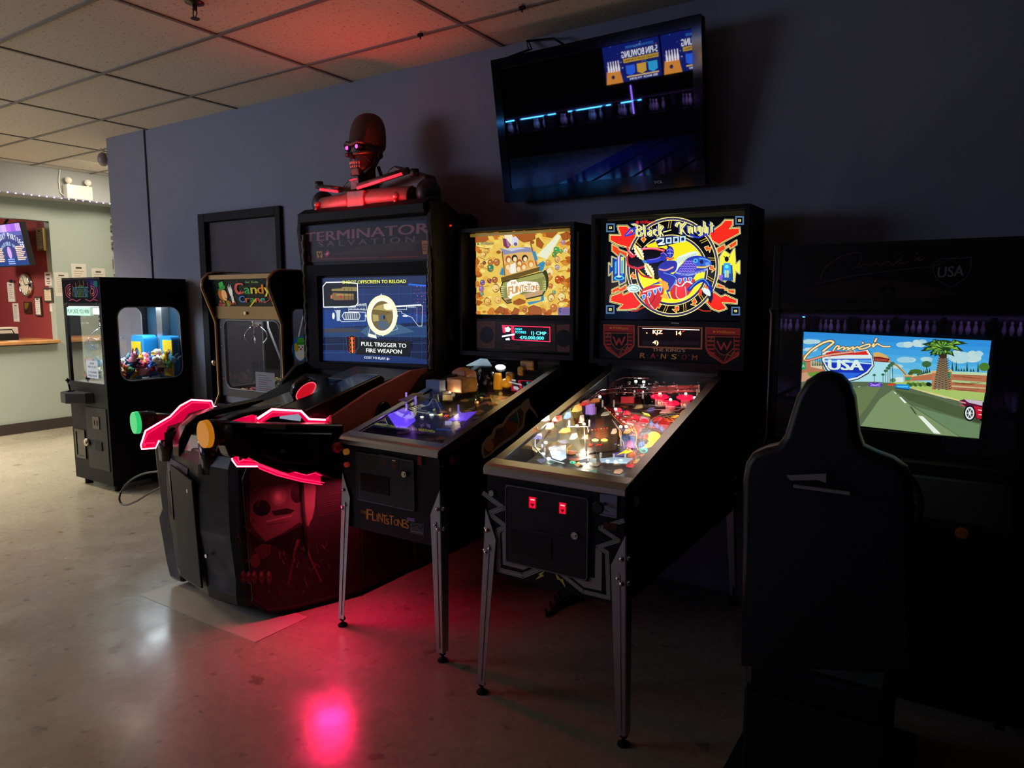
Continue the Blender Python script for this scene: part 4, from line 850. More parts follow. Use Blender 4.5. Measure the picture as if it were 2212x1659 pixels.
# ================================================================ pinball machines
SLOPE = (1.179 - .912) / (3.141 - 2.12)
def pinball(name, label, x0, x1, yf, hy0, hy1, hz0, hz1, hw, dz=.545):
    """cabinet x0..x1 with its front at yf; head hw wide from hy0 to hy1, hz0..hz1"""
    xc = (x0 + x1) / 2
    R = thing(name, label, 'pinball machine', (xc, (yf + hy1) / 2, 0))
    gz = lambda y: .905 + (y - yf) * SLOPE
    yb = yf + 1.30; zb = .485
    side = [(yf, zb), (yf, gz(yf) - .012), (yf + 1.03, gz(yf + 1.03) - .012), (yf + 1.06, hz0), (yb, hz0), (yb, zb)]
    q = MB()
    for x, s_ in ((x0, 1), (x1, -1)): q.prism(side, 'x', x, x + s_ * .018)
    q.box(x0 + .018, x1 - .018, yf, yf + .018, zb, gz(yf) - .02); q.box(x0 + .018, x1 - .018, yf + .018, yb, zb, zb + .015)
    q.box(x0 + .018, x1 - .018, yb - .018, yb, zb + .015, hz0); q.box(x0 + .018, x1 - .018, yf + 1.05, yb - .018, hz0 - .02, hz0)
    q.build('cabinet', BLK, R)
    # rails, lock bar
    for x, s_ in ((x0, -1), (x1, 1)):
        a, b = yf + .045, yf + 1.03
        q = MB().loft([[(x + s_ * .006, y, gz(y) - .045), (x + s_ * .006, y, gz(y)), (x - s_ * .030, y, gz(y)), (x - s_ * .030, y, gz(y) - .004), (x + s_ * .002, y, gz(y) - .004), (x + s_ * .002, y, gz(y) - .045)] for y in (a, b)], smooth=False)
        q.build('side_rail', STL, R)
    prof = [(yf - .018, .872), (yf - .018, .893), (yf - .010, .906), (yf + .004, .912), (yf + .052, gz(yf + .052) + .003), (yf + .052, gz(yf + .052) - .006), (yf + .002, .900), (yf - .006, .892), (yf - .006, .872)]
    q = MB().prism(prof, 'x', x0 - .008, x1 + .008, smooth=False); q.build('lock_bar', STL, R, bevel=.003)
    q = MB(); q.slab([(x0 + .02, yf + .05, gz(yf + .05) - .004), (x1 - .02, yf + .05, gz(yf + .05) - .004), (x1 - .02, yf + 1.04, gz(yf + 1.04) - .004), (x0 + .02, yf + 1.04, gz(yf + 1.04) - .004)], (0, 0, -.004))
    q.build('playfield_glass', GLS, R)
    # legs: folded angle plates, pointed at the top, splayed outwards
    for sx, x in ((-1, x0), (1, x1)):
        for sy, y in ((-1, yf), (1, yb)):
            ox, oy = x + sx * .004, y + sy * .004; sp = .028; zt = .735
            def C(dx, dy, z): t = (zt - z) / zt; return (ox + sx * sp * t - sx * dx, oy + sy * sp * t - sy * dy, z)
            q = MB()
            q.slab([C(0, 0, zt), C(.052, 0, .625), C(.034, 0, .04), C(0, 0, .04)], (0, sy * .0025, 0))
            q.slab([C(0, 0, zt), C(0, .052, .625), C(0, .034, .04), C(0, 0, .04)], (sx * .0025, 0, 0))
            q.slab([C(.018, -.003, .60), C(.026, -.003, .60), C(.020, -.003, .06), C(.014, -.003, .06)], (0, sy * .0025, 0))
            lg = q.build('leg', LEG, R)
            q = MB()
            for z in (.655, .57): q.ell(C(.012, -.004, z), .009, 10, 6); q.ell(C(-.004, .012, z), .009, 10, 6)
            q.ell(C(.026, -.004, .585), .007, 10, 6)
            q.build('leg_bolt', CHR, lg)
            p = C(.012, .012, .04)
            MB().cyl((p[0], p[1], .09), (p[0], p[1], .014), .006, n=10).cyl((p[0], p[1], .040), (p[0], p[1], .030), .014, n=6).lathe([(.022, 0), (.022, .006), (.012, .014), (.001, .016)], (p[0], p[1], 0), n=18).build('leveler', RUB, lg)
    # head
    h0, h1 = xc - hw / 2, xc + hw / 2; f = .045
    q = MB().box(h0, h0 + .02, hy0, hy1, hz0, hz1).box(h1 - .02, h1, hy0, hy1, hz0, hz1).box(h0 + .02, h1 - .02, hy0, hy1, hz1 - .02, hz1).box(h0 + .02, h1 - .02, hy0, hy1, hz0, hz0 + .025).box(h0 + .02, h1 - .02, hy0 + .09, hy1, hz0 + .025, hz1 - .02)
    hd = q.build('head', BLK, R)
    MB().box(h1 - .0005, h1 + .003, hy0 + .03, hy0 + .05, hz0 + .1, hz1 - .05).build('head_edge_strip', GRY, hd)
    # front coin door
    cx0, cx1 = x0 + .085, x1 - .13; z0, z1 = dz, .845
    dd = MB().box(cx0, cx1, yf - .008, yf, z0, z1).build('coin_door', mat('door_textured', (0.006, 0.006, 0.008), 0.45, bump=.3, bscale=300, spec=.3), R, bevel=.004)
    MB().tube([(a, yf - .008, b) for a, b in rrect(cx0 + .004, cx1 - .004, z0 + .004, z1 - .004, .012, 3)], .0025, 6, closed=True).build('door_frame', GRY, dd)
    MB().box(cx0 + .03, cx0 + .20, yf - .011, yf - .008, z0 + .05, z0 + .13).build('coin_return', MBK, dd)
    MB().cyl((cx1 - .05, yf - .008, z0 + .16), (cx1 - .05, yf - .02, z0 + .16), .013).cyl((cx1 - .05, yf - .02, z0 + .16), (cx1 - .05, yf - .024, z0 + .16), .006).build('lock', CHR, dd)
    return R, dd, gz
def pf_plane(yf): return Vector((0, yf + .06, .835)), Vector((0, 1, .185)).normalized()
def make_pf(yf, crop):
    O, V = pf_plane(yf); U = Vector((1, 0, 0)); N = U.cross(V)
    x0, x1 = (FX0, FX1) if crop[0] == 820 else (BX0, BX1)
    def at(u, v, h=0.0):
        for k in range(24):   # things seen past the rail stand higher above the playfield
            p = pix(crop[0] + u * crop[2], crop[1] + v * crop[2], O + Vector((0, 0, h + k * .005)), N)
            if p.x > x0 + .035 and p.y < yf + 1.02: break
        p.x = min(max(p.x, x0 + .035), x1 - .03); p.y = min(p.y, yf + 1.03); return p
    return O, V, at
def bumper(p, R, col='#ff1030'):
    p = Vector(p)
    MB().cyl(p, p + Vector((0, 0, .035)), .022, n=18).build('bumper_body', mat('bumper_white', (0.7, 0.6, 0.6), .4), R)
    MB().lathe([(.030, .035), (.042, .040), (.042, .046), (.030, .054), (.001, .058)], p, n=24).build('bumper_cap', mat('bumper_cap_red', (0.5, 0.0, 0.02), .2, emit=(1, .01, .06), es=1.6), R)
    MB().ell(p + Vector((0, 0, .060)), .007, 8, 6).build('cap_bulb', em('cap_bulb', (1, .65, .6), 6), R)
def post(p, R, h=.03, r=.006, m=None):
    return MB().cyl(p, Vector(p) + Vector((0, 0, h)), r, n=8).build('post', m or WHT, R)

# ---------------------------------------------------------------- caveman title machine (left)
FX0, FX1, FY = -2.362, -1.802, 2.225
FL, fdoor, gzf = pinball('pinball_machine', 'pinball machine with warm yellow rock backglass and orange lettering on its black front', FX0, FX1, FY, 3.22, 3.50, 1.205, 1.912, .735, .62)
KF = (990, 460, .19284)
A = Art((-2.45, 3.30, 1.20), (1, 0, 0), (0, 0, 1), .00003); A.crop(*KF); rn = random.Random(4)
A.clip = (A.P((205, 300))[0] - .004, A.P((1290, 900))[0] + .006, A.P((700, 1142))[1], A.P((700, 205))[1] + .012); A.pp([(165, 235), (1240, 175), (1298, 1145), (205, 1138)], '#e9c65a')
# soft stone ground of overlapping patches
def patch(cx, cy, r, col, n=11, j=.35, r2=None):
    r2 = r2 or r; A.pp([(cx + r * (1 + rn.uniform(-j, j)) * math.cos(2 * PI * k / n), cy + r2 * (1 + rn.uniform(-j, j)) * math.sin(2 * PI * k / n)) for k in range(n)], col)
def clampx(x, y): return max(178 + (y - 235) * .04, min(x, 1240 + (y - 180) * .055))
for k in range(150):
    x, y = rn.uniform(190, 1240), rn.uniform(230, 1110); e = max(0, max(1 - (x - 170) / 170, (x - 1090) / 170, 1 - (y - 210) / 110, (y - 1030) / 110))
    r = rn.uniform(20, 55); r = min(r, x - 165, 1262 - x + (y - 180) * .02, y - 200 + (x - 165) * -.03, 1138 - y) 
    if r < 8: continue
    A_c = rn.choice(['#c8792a', '#b96a22', '#d48a34', '#c46a2a']) if rn.random() < e else rn.choice(['#f0d468', '#f4de7c', '#e8bc4c', '#eccb62', '#e2ae48'])
    patch(x, y, r, A_c, 9, .3, r * .7)
for k in range(60):
    e = k % 4; t = rn.random(); x, y = ((185 + 30 * rn.random() + t * 35, 240 + t * 890), (1225 + 25 * rn.random() + t * 35, 210 + t * 840), (190 + t * 1040, 238 - t * 40 + rn.uniform(0, 40)), (210 + t * 900, 1090 + rn.uniform(0, 45)))[e]; patch(x, y, rn.uniform(22, 46), rn.choice(['#c06a24', '#b86020', '#d07c2c', '#a8561c']), 9, .35, rn.uniform(20, 40))
for k in range(8): A.pl([(rn.uniform(180, 240), 280 + k * 105), (rn.uniform(260, 330), 300 + k * 105 + rn.uniform(-20, 20)), (rn.uniform(340, 380), 290 + k * 105)], 5, '#9a5a22')
for k in range(7): A.pl([(rn.uniform(1110, 1150), 330 + k * 110), (rn.uniform(1190, 1220), 320 + k * 110 + rn.uniform(-20, 20)), (1262 + k * 3, 330 + k * 110)], 5, '#9a5a22')
A.pp([(520, 240), (600, 225), (640, 330), (560, 400)], '#efe8cc'); A.pp([(880, 480), (1120, 240), (1160, 260), (1000, 520)], '#e8eccc')
for p in ([(640, 240), (720, 225), (860, 225), (870, 290), (800, 320), (740, 330), (690, 300)], [(880, 290), (905, 275), (965, 350), (940, 400), (885, 370)], [(990, 222), (1100, 200), (1120, 220), (1060, 280), (1000, 270)], [(190, 250), (330, 240), (350, 300), (300, 330), (200, 330)], [(410, 1105), (470, 1045), (530, 1070), (520, 1130)], [(600, 1135), (640, 1060), (690, 1080), (680, 1138)], [(790, 1060), (850, 1035), (930, 1060), (945, 1140), (800, 1140)], [(1150, 240), (1230, 215), (1235, 300), (1180, 310)]): A.pp(p, '#a85a24'); A.pl(p, 4, '#5c2e14', True)
A.pp([(505, 285), (545, 290), (600, 360), (560, 405), (515, 370)], '#7c3a5a'); A.pp([(540, 290), (560, 310), (590, 370), (560, 380)], '#a878a0')
# leaning awning and post frame with plain round figures (no characters)
A.pp([(500, 470), (870, 400), (920, 610), (530, 700)], '#e2b46a'); A.pp([(470, 390), (560, 420), (640, 400), (760, 380), (830, 390), (840, 440), (700, 440), (520, 470)], '#8f8fae'); A.pp([(520, 400), (700, 385), (760, 395), (600, 430)], '#c8c8da')
A.pe(645, 320, 36, 56, '#dcd8ea'); A.pe(650, 350, 20, 20, '#6a5a8a'); A.pl([(500, 440), (530, 700)], 14, '#8c5a2c'); A.pl([(820, 350), (890, 600)], 14, '#8c5a2c'); A.pe(460, 440, 26, 20, '#9a5a2c'); A.pe(835, 330, 26, 20, '#9a5a2c')
for x, y, c1 in ((570, 520, '#b0582a'), (640, 510, '#2c2420'), (755, 510, '#3a2418'), (690, 560, '#a85a2c'), (560, 600, '#d89a4a'), (680, 620, '#c88a3c'), (820, 570, '#e08a2c'), (740, 600, '#d8802c'), (610, 640, '#f0e2c0')):
    A.pe(x, y, 34, 42, c1, 14); A.pe(x + 4, y + 10, 22, 28, '#f2dca8', 12)
A.pp([(590, 580), (650, 560), (660, 690), (600, 700)], '#f4f0e4')
# blue sky glimpses
for p in ([(470, 690), (500, 600), (520, 640), (520, 700)], [(890, 590), (920, 560), (960, 540), (985, 560), (960, 640), (930, 660)], [(940, 930), (965, 920), (970, 980), (800, 1030), (780, 1000), (930, 980)], [(830, 430), (870, 430), (900, 520), (870, 540)]): A.pp(p, '#3f8fb4')
# rock clusters left and right, eggs and pebbles
for cx, cy, c1, r in ((370, 560, '#b8702c', 34), (370, 620, '#2c8068', 40), (440, 550, '#b86a3a', 38), (300, 560, '#6a3a20', 22), (270, 590, '#d8924a', 26), (330, 430, '#d8a850', 30), (290, 470, '#e8cc7c', 30), (360, 760, '#8a4048', 26), (420, 750, '#a85a3a', 34), (430, 840, '#f4d48a', 42), (455, 970, '#f0c070', 36), (280, 780, '#6c50a8', 30), (270, 850, '#8a6ac8', 30), (275, 910, '#4a9a8c', 22), (1110, 420, '#3ba85a', 38), (1085, 470, '#2f9a4a', 28), (1160, 430, '#48b060', 22), (1185, 330, '#a87ab0', 26), (1210, 420, '#e8d8b0', 26), (1020, 560, '#d89a50', 34), (1120, 520, '#e0a870', 32), (1120, 610, '#b0a0b8', 28), (1028, 660, '#f4e2b0', 42), (1030, 720, '#e09848', 34), (1045, 820, '#c8783a', 30), (1130, 750, '#c04820', 40), (1180, 730, '#b03c1c', 26), (1085, 890, '#4aa08c', 22), (1050, 950, '#f0d890', 40), (1170, 940, '#f0dc94', 44), (1210, 850, '#d8b048', 28), (1080, 1060, '#c8702c', 42), (340, 990, '#e8b860', 40), (760, 1090, '#b06028', 26)):
    patch(cx, cy, r, '#96622a', 10, .14, r * 1.15); patch(cx, cy, r * .88, c1, 10, .20, r); patch(cx - r * .25, cy - r * .35, r * .32, '#f0d890', 6, .35, r * .2); patch(cx + r * .2, cy + r * .4, r * .4, '#c08038', 7, .3, r * .22)
# barrel log with title
A.pp([(490, 720), (920, 600), (925, 650), (500, 780)], '#6a5428'); A.pl([(490, 720), (920, 600)], 8, '#e0b060')
A.pe(985, 760, 40, 120, '#3a3a20', 24); A.pp([(510, 770), (960, 655), (1000, 720), (1005, 860), (960, 930), (560, 1020), (500, 960), (478, 850)], '#3c3c1c'); A.pp([(518, 782), (955, 668), (992, 730), (996, 850), (952, 915), (562, 1005), (512, 950), (490, 850)], '#8a8c4c')
A.pp([(518, 782), (955, 668), (985, 710), (500, 850)], '#a2a45c'); A.pp([(520, 960), (970, 860), (950, 915), (562, 1005)], '#c8a078'); A.pp([(540, 975), (760, 930), (740, 960), (565, 1000)], '#6a5a2c')
for k in range(6): A.pp([(492, 820 + k * 22), (540, 826 + k * 20), (494, 832 + k * 22)], '#dcdc9c'); A.pp([(996, 760 + k * 20), (950, 766 + k * 19), (996, 772 + k * 20)], '#dcdc9c')
A.pp([(560, 840), (560, 790), (600, 755), (660, 745), (680, 780), (760, 765), (900, 775), (925, 820), (920, 870), (860, 885), (740, 880), (660, 930), (600, 965), (570, 940)], '#fbf6e6')
A.pt('THE', (604, 806), (660, 792), 30, '#b06a28'); 
xs = [(578, 925, 34, 100), (622, 900, 28, 84), (660, 892, 6, 70), (678, 888, 32, 70), (718, 878, 32, 72), (756, 872, 30, 52), (790, 868, 34, 74), (828, 866, 30, 50), (862, 864, 30, 52), (890, 864, 22, 50)]
for ch, (x, y, wd, h) in zip('FLINTSTONE', xs): A.pt(ch, (x - 2, y + 3), (x + wd + 3, y + 1), h + 6, '#8a4a18'); A.pt(ch, (x, y), (x + wd, y - 2), h, '#e09a3c')
A.pt('S', (912, 864), (930, 863), 44, '#e09a3c')
A.pp([(620, 940), (700, 905), (760, 930), (785, 990), (740, 1040), (650, 1040), (610, 990)], '#e8c04c'); A.pp([(630, 990), (700, 955), (770, 980), (770, 1010), (690, 1035), (630, 1020)], '#a05a20')
A.pt('Williams', (262, 362), (410, 355), 34, '#2f7a70', .25); A.pe(240, 350, 11, 12, '#2f7a70')
A.pp([(1132, 1060), (1288, 1055), (1298, 1145), (1132, 1145)], '#7c6aa0'); A.pl([(1170, 1075), (1150, 1072), (1145, 1095), (1165, 1100), (1160, 1112), (1148, 1112)], 6, '#2a2048')
for k in range(4): A.pl([(1185, 1082 + k * 14), (1280, 1080 + k * 14)], 3, '#5a4880')
A.build('backglass', artmat(1.0, 0.12, 0.05), FL)
MB().box(-2.405, -1.785, 3.245, 3.250, 1.80, 1.885).build('gold_light_trim', mat('warm_lit_trim', (0.45, 0.33, 0.08), .4), FL) if False else None
MB().box(-2.415, -1.78, 3.285, 3.3, 1.872, 1.888).build('top_gold_strip', mat('gold_strip', (0.5, 0.36, 0.06), .35, emit=(0.8, .5, .05), es=.18), FL)  # gold strip above the backglass, with a faint glow of its own
lamp('backglass_glow_light', 'AREA', (-2.08, 3.26, 1.66), .5, (1.0, .8, .42), .5, .35, aim=(-2.08, 2.2, 1.66))
# speaker panel
A = Art((-2.45, 3.285, 1.20), (1, 0, 0), (0, 0, 1)); A.crop(*KF)
A.pp([(200, 1185), (1320, 1215), (1330, 1570), (200, 1545)], '#120e0e'); A.pp([(205, 1215), (420, 1212), (410, 1520), (210, 1510)], '#6a4038'); A.pp([(1100, 1255), (1310, 1240), (1320, 1560), (1110, 1555)], '#6a4038'); A.pp([(430, 1215), (1085, 1235), (1085, 1545), (430, 1525)], '#40281f')
for p in ([(440, 1230), (560, 1225), (600, 1245), (460, 1260)], [(700, 1460), (900, 1450), (1020, 1480), (800, 1500)], [(500, 1470), (690, 1480), (700, 1530), (520, 1520)], [(1040, 1250), (1080, 1245), (1085, 1440), (1050, 1430)]): A.pp(p, '#5a3a2a')
A.pe(320, 1365, 78, 92, '#060505', 26); A.pe(1182, 1405, 88, 98, '#060505', 26)
A.pt('WILLIAMS', (250, 1240), (370, 1242), 14, '#3a201c'); A.pt('PINBALL', (500, 1500), (640, 1506), 22, '#1c1210')
A.build('speaker_panel', artmat(0.05, 0.35, 0.7), FL)
A = Art((-2.45, 3.283, 1.20), (1, 0, 0), (0, 0, 1)); A.crop(*KF)
A.pp([(455, 1240), (1030, 1268), (1035, 1460), (460, 1435)], '#0a080e'); A.pl([(490, 1262), (1025, 1280), (1028, 1442), (620, 1420), (600, 1410)], 7, '#ff2a4a')
A.pp([(590, 1265), (625, 1268), (625, 1420), (600, 1415)], '#e0203c'); A.pp([(490, 1262), (530, 1262), (530, 1345), (500, 1340)], '#d8203c'); A.pp([(520, 1290), (560, 1275), (590, 1300), (570, 1330), (530, 1330)], '#f4eef4'); A.pp([(490, 1375), (630, 1350), (632, 1368), (490, 1392)], '#f0e8f4'); A.pp([(530, 1410), (570, 1398), (580, 1425), (530, 1425)], '#f0e8f4')
A.pt('HIGH', (637, 1312), (712, 1314), 26, '#3ad0e0'); A.pt('SCORES', (637, 1346), (760, 1350), 26, '#3ad0e0'); A.pt('1) CMP', (818, 1362), (985, 1368), 38, '#5ae8ee'); A.pt('470.000.000', (688, 1412), (958, 1420), 36, '#4ee0ec')
A.build('score_display', artmat(2.2, 0.3, 0.02), FL)
# front title lettering, stickers, buttons
A = Art((FX0, FY - .001, .48), (1, 0, 0), (0, 0, 1)); A.crop(720, 760, .25310)
xx = [(285, 1430, 42, 95), (333, 1440, 30, 85), (372, 1448, 6, 66), (386, 1448, 38, 78), (420, 1462, 40, 78), (450, 1470, 28, 52), (478, 1470, 38, 80), (518, 1478, 36, 54), (552, 1488, 40, 66), (590, 1496, 30, 72), (618, 1505, 28, 66)]
A.pt('THE', (230, 1375), (283, 1388), 30, '#b5762e')
for i, (ch, (x, y, wd, h)) in enumerate(zip('FLINTSTONES', xx)): A.pt(ch, (x, y), (x + wd, y + wd * .17), h, '#d88a32')
A.build('title_lettering', artmat(0.02, 0.5, 0.75), FL)
A = Art((FX0, FY - .001, .48), (1, 0, 0), (0, 0, 1)); A.crop(720, 760, .25310)
A.pp([(628, 1412), (694, 1422), (692, 1452), (628, 1442)], '#7a6fae'); A.build('violet_sticker', artmat(0.02, 0.5, 0.75), FL)
A = Art((FX0, FY - .001, .48), (1, 0, 0), (0, 0, 1)); A.crop(720, 760, .25310)
A.pp([(655, 1455), (772, 1470), (772, 1570), (655, 1545)], '#4a4a4e'); A.pl([(670, 1490), (720, 1480), (740, 1510), (765, 1490)], 8, '#1c1c20'); A.pl([(665, 1530), (760, 1548)], 4, '#8a8a90')
A.build('maker_sticker', artmat(0.02, 0.5, 0.75), FL)
A = Art((FX0, FY - .001, .48), (1, 0, 0), (0, 0, 1)); A.crop(720, 760, .25310)
A.pl([(690, 1140), (760, 1100), (832, 1090)], 3, '#2a3018'); A.pl([(800, 965), (960, 985)], 3, '#28280e'); A.pl([(100, 1025), (190, 1010)], 3, '#232a3a')
A.build('front_scratches', artmat(0.02, 0.5, 0.75), FL)
A = Art((FX0, FY - .0095, .48), (1, 0, 0), (0, 0, 1)); A.crop(720, 760, .25310)
A.pp([(390, 870), (560, 905), (552, 1015), (385, 975)], '#23222a'); A.pp([(410, 900), (445, 908), (440, 985), (408, 975)], '#4a1218'); A.pp([(500, 925), (530, 932), (528, 1000), (498, 992)], '#5c1a20'); A.pp([(500, 920), (530, 927), (530, 935), (500, 930)], '#d8d0d0'); A.pp([(720, 890), (752, 898), (750, 972), (720, 960)], '#7a1a1c')
A.build('coin_plate', artmat(0.08, 0.3, 0.8), FL)
MB().cyl((-2.335, FY, .835), (-2.335, FY - .016, .835), .014).build('start_button', mat('amber_button', (0.5, 0.22, 0.03), .3, emit=(1, .4, .05), es=.12), FL)
MB().cyl((-2.335, FY, .775), (-2.335, FY - .014, .775), .012).build('buyin_button', mat('red_button', (0.4, 0.03, 0.03), .3, emit=(1, .05, .03), es=.10), FL)
MB().cyl((FX1, 2.30, .845), (FX1 + .012, 2.30, .845), .015).build('flipper_button', mat('dull_red_button', (0.25, 0.03, 0.02), .4), FL)
MB().lathe([(.001, -.02), (.02, -.016), (.026, 0), (.02, .016), (.001, .02)], (FX0 - .005, FY - .03, .855), (0, -1, 0), 18).build('shooter_knob', mat('red_knob', (0.55, 0.02, 0.05), .25), FL)
# side decal: cream outlined rock and sail shape on the right flank
A = Art((FX1 + .001, FY, .48), (0, 1, 0), (0, 0, 1)); A.crop(720, 760, .25310)
A.pp([(1280, 915), (1262, 850), (1268, 790), (1300, 740), (1350, 705), (1365, 660), (1400, 625), (1445, 610), (1480, 550), (1540, 490), (1600, 455), (1625, 420), (1640, 385), (1665, 380), (1680, 450), (1720, 500), (1750, 550), (1745, 570), (1700, 510), (1670, 480), (1640, 530), (1630, 640), (1560, 720), (1480, 770), (1400, 830), (1330, 890)], '#8c7c68')
A.pp([(1290, 890), (1282, 820), (1320, 760), (1370, 740), (1390, 660), (1450, 640), (1500, 560), (1600, 475), (1625, 520), (1610, 620), (1540, 700), (1400, 800), (1330, 870)], '#5a3828'); A.pp([(1500, 570), (1590, 490), (1600, 560), (1560, 640), (1510, 650)], '#2f4a50'); A.pe(1330, 800, 42, 50, '#9a6a4a'); A.pe(1520, 640, 48, 50, '#7a3c28')
for k in range(4): A.pl([(1395 + k * 16, 660), (1390 + k * 16, 715)], 7, '#1c1410')
A.pl([(1560, 480), (1585, 600), (1570, 660)], 5, '#9a9a70')
A.build('side_decal', artmat(0.0, 0.45, 2.2), FL)
# playfield
PO, PV, at = make_pf(FY, (820, 770, .17631))
A = Art(PO, (1, 0, 0), PV, .00006)
u0 = FX0 + .02; u1 = FX1 - .02
A.clip = (u0, u1, -.01, 1.0); A.rect(u0, u1, -.01, 1.0, '#1f1a16'); A.crop(820, 770, .17631); rn = random.Random(8)
for k in range(70):
    x, y = rn.uniform(u0 + .04, u1 - .04), rn.uniform(.12, .95); A.poly([(x + rn.uniform(.01, .04) * math.cos(t * PI / 3), y + rn.uniform(.01, .04) * math.sin(t * PI / 3)) for t in range(6)], rn.choice(['#5a4430', '#4c463c', '#6a4a30', '#3a4a42', '#7a5a3a', '#543448']))
A.rect(u0, u1, -.01, .075, '#3a1c18'); A.poly([(u0, .07), (u0 + .10, .075), (u0 + .2, .05), (u1 - .2, .05), (u1 - .10, .08), (u1, .09), (u1, .12), (u0, .12)], '#4a3018')
A.text('U.S. PINBALL', u0 + .13, .012, .014, '#7a6a50', .14)
for p in ([(500, 755), (545, 745), (540, 762), (505, 765)],): A.pp(p, '#ffd8d0')
A.build('playfield', artmat(0.03, 0.35, 1.5), FL)
A = Art(PO, (1, 0, 0), PV, .00006); A.k = 90; A.crop(820, 770, .17631)
for cx, cy, rx, ry, c1 in ((520, 752, 24, 10, '#fff2ea'), (503, 710, 20, 26, '#b0303a'), (637, 728, 28, 12, '#e8fff4'), (558, 670, 22, 22, '#2f9a6a'), (600, 680, 16, 20, '#3a8a7a'), (665, 650, 18, 26, '#6a8a4a'), (865, 665, 13, 24, '#8a5a5a'), (1250, 515, 20, 8, '#a89048')): A.pe(cx, cy, rx, ry, c1, 14)
A.pp([(710, 728), (770, 708), (772, 732), (740, 736)], '#ffd23a'); A.pp([(785, 750), (812, 725), (825, 727), (800, 752)], '#f0402a'); A.pp([(812, 750), (838, 728), (848, 730), (826, 752)], '#f0402a')
A.pp([(1168, 562), (1212, 560), (1216, 586), (1172, 588)], '#ff9a2a'); A.pt('L', (1176, 582), (1188, 582), 16, '#fff2a0'); A.pt('L', (1194, 582), (1208, 582), 16, '#fff2a0')
A.build('lit_inserts', artmat(2.0, 0.3, 0.1), FL)
PURP = mat('purple_lit_plastic', (0.12, 0.06, 0.5), .3, emit=(0.16, 0.07, 1.0), es=.85)
MB().slab([at(100, 720, .03), at(290, 640, .03), at(410, 690, .03), at(440, 790, .03), at(330, 880, .03), at(200, 870, .03)], (0, 0, .003)).build('slingshot_plastic', PURP, FL)
MB().slab([at(835, 790, .03), at(970, 700, .03), at(1185, 680, .03), at(1060, 790, .03)], (0, 0, .003)).build('slingshot_plastic', PURP, FL)
for u, v in ((215, 840), (300, 560), (330, 700), (440, 600), (965, 710), (985, 800), (380, 790)): post(at(u, v, 0), FL, .05, .005, mat('lit_post', (0.4, 0.3, 0.8), .3, emit=(.4, .25, 1), es=.6))
q = MB()
for z in (.015, .03, .04): q.tube([at(150, 780, z), at(240, 735, z), at(310, 735, z), at(300, 800, z)], .002, 5)
q.tube([at(360, 640, .05), at(520, 590, .05), at(660, 545, .05)], .002, 5).tube([at(370, 655, .05), at(530, 605, .05), at(670, 560, .05)], .002, 5); q.build('wire_guide', CHR, FL)
MB().ell(at(380, 770, .02), (.012, .012, .015)).build('purple_bulb', em('purple_bulb', (.5, .2, 1), 6), FL)
MB().slab([at(230, 540, .06), at(330, 500, .06), at(400, 460, .06), at(520, 450, .06), at(540, 490, .06), at(420, 500, .06), at(330, 560, .06)], (0, 0, .003)).build('bone_plastic', mat('bone_plastic', (0.45, 0.40, 0.25), .4), FL)
STN = mat('stone_toy', (0.30, 0.14, 0.07), .6, noise=.5, nscale=40, bump=.4, bscale=60)
q = MB(); a_ = at(820, 430, 0); b_ = at(1130, 400, 0)
q.loft([[a_ + Vector((dx, dy, z)) for dx, dy in ((0, 0), (.11, -.01), (.13, .10), (.02, .11))] for z in (0, .04, .075)], smooth=False); q.build('stone_house', STN, FL, bevel=.006)
q = MB(); c_ = at(1000, 380, 0); q.loft([[c_ + Vector((dx * k, dy * k, z)) for dx, dy in ((-.05, -.03), (.06, -.04), (.07, .06), (-.04, .07))] for z, k in ((0, 1), (.06, .95), (.09, .9), (.11, .3))], smooth=False); q.build('stone_house', mat('stone_toy_red', (0.42, 0.16, 0.09), .6, noise=.4, nscale=40), FL, bevel=.006)
q = MB(); c_ = at(680, 430, 0); q.loft([[c_ + Vector((dx, dy, z)) for dx, dy in ((-.045, -.02), (.045, -.02), (.045, .03), (-.045, .03))] for z in (0, .06)], smooth=False); q.build('blue_stand', mat('blue_stand', (0.12, 0.20, 0.38), .5), FL)
q = MB(); c_ = at(720, 450, .06); q.loft([[c_ + Vector((dx * k, dy * k, z)) for dx, dy in ((-.055, -.03), (.055, -.03), (.055, .04), (-.055, .04))] for z, k in ((0, 1), (.012, .9), (.024, .5))], smooth=False); q.build('hut_roof', mat('hut_roof', (0.35, 0.28, 0.2), .6, noise=.3), FL)
MB().cyl(at(705, 560, 0), at(705, 560, 0) + Vector((-.01, 0, .10)), .012, .006, 12).build('palm_trunk', mat('green_trunk', (0.30, 0.36, 0.14), .5), FL)
q = MB().slab([at(770, 540, .02), at(890, 535, .02), at(890, 470, .05), at(775, 470, .05)], (0, .003, 0)); q.build('arch_sign', mat('sign_brown', (0.22, 0.17, 0.10), .5), FL)
for u, v, c1, nm, h in ((1450, 400, (0.8, .38, .02), 'orange_toy', .09), (1550, 380, (0.8, .35, .03), 'orange_toy', .04)):
    q = MB(); p = at(u, v, 0)
    if h > .05: q.loft([[p + Vector((r * math.cos(t), r * .8 * math.sin(t), z)) for t in [2 * PI * k / 10 for k in range(10)]] for r, z in ((.026, 0), (.028, .03), (.024, .07), (.02, h))])
    else: q.ell(p + Vector((0, 0, .025)), (.035, .03, .026)); q.ell(p + Vector((.02, -.01, .05)), (.015, .015, .018))
    q.build(nm, mat('orange_lit_toy', c1, .4, emit=(1, .42, .02), es=.28), FL)
q = MB()
for u, v in ((1180, 640), (1200, 470), (905, 520), (1165, 420)): q.cyl(at(u, v, 0), at(u, v, 0) + Vector((0, 0, .07)), .003, n=6)
q.build('wire_post', CHR, FL)
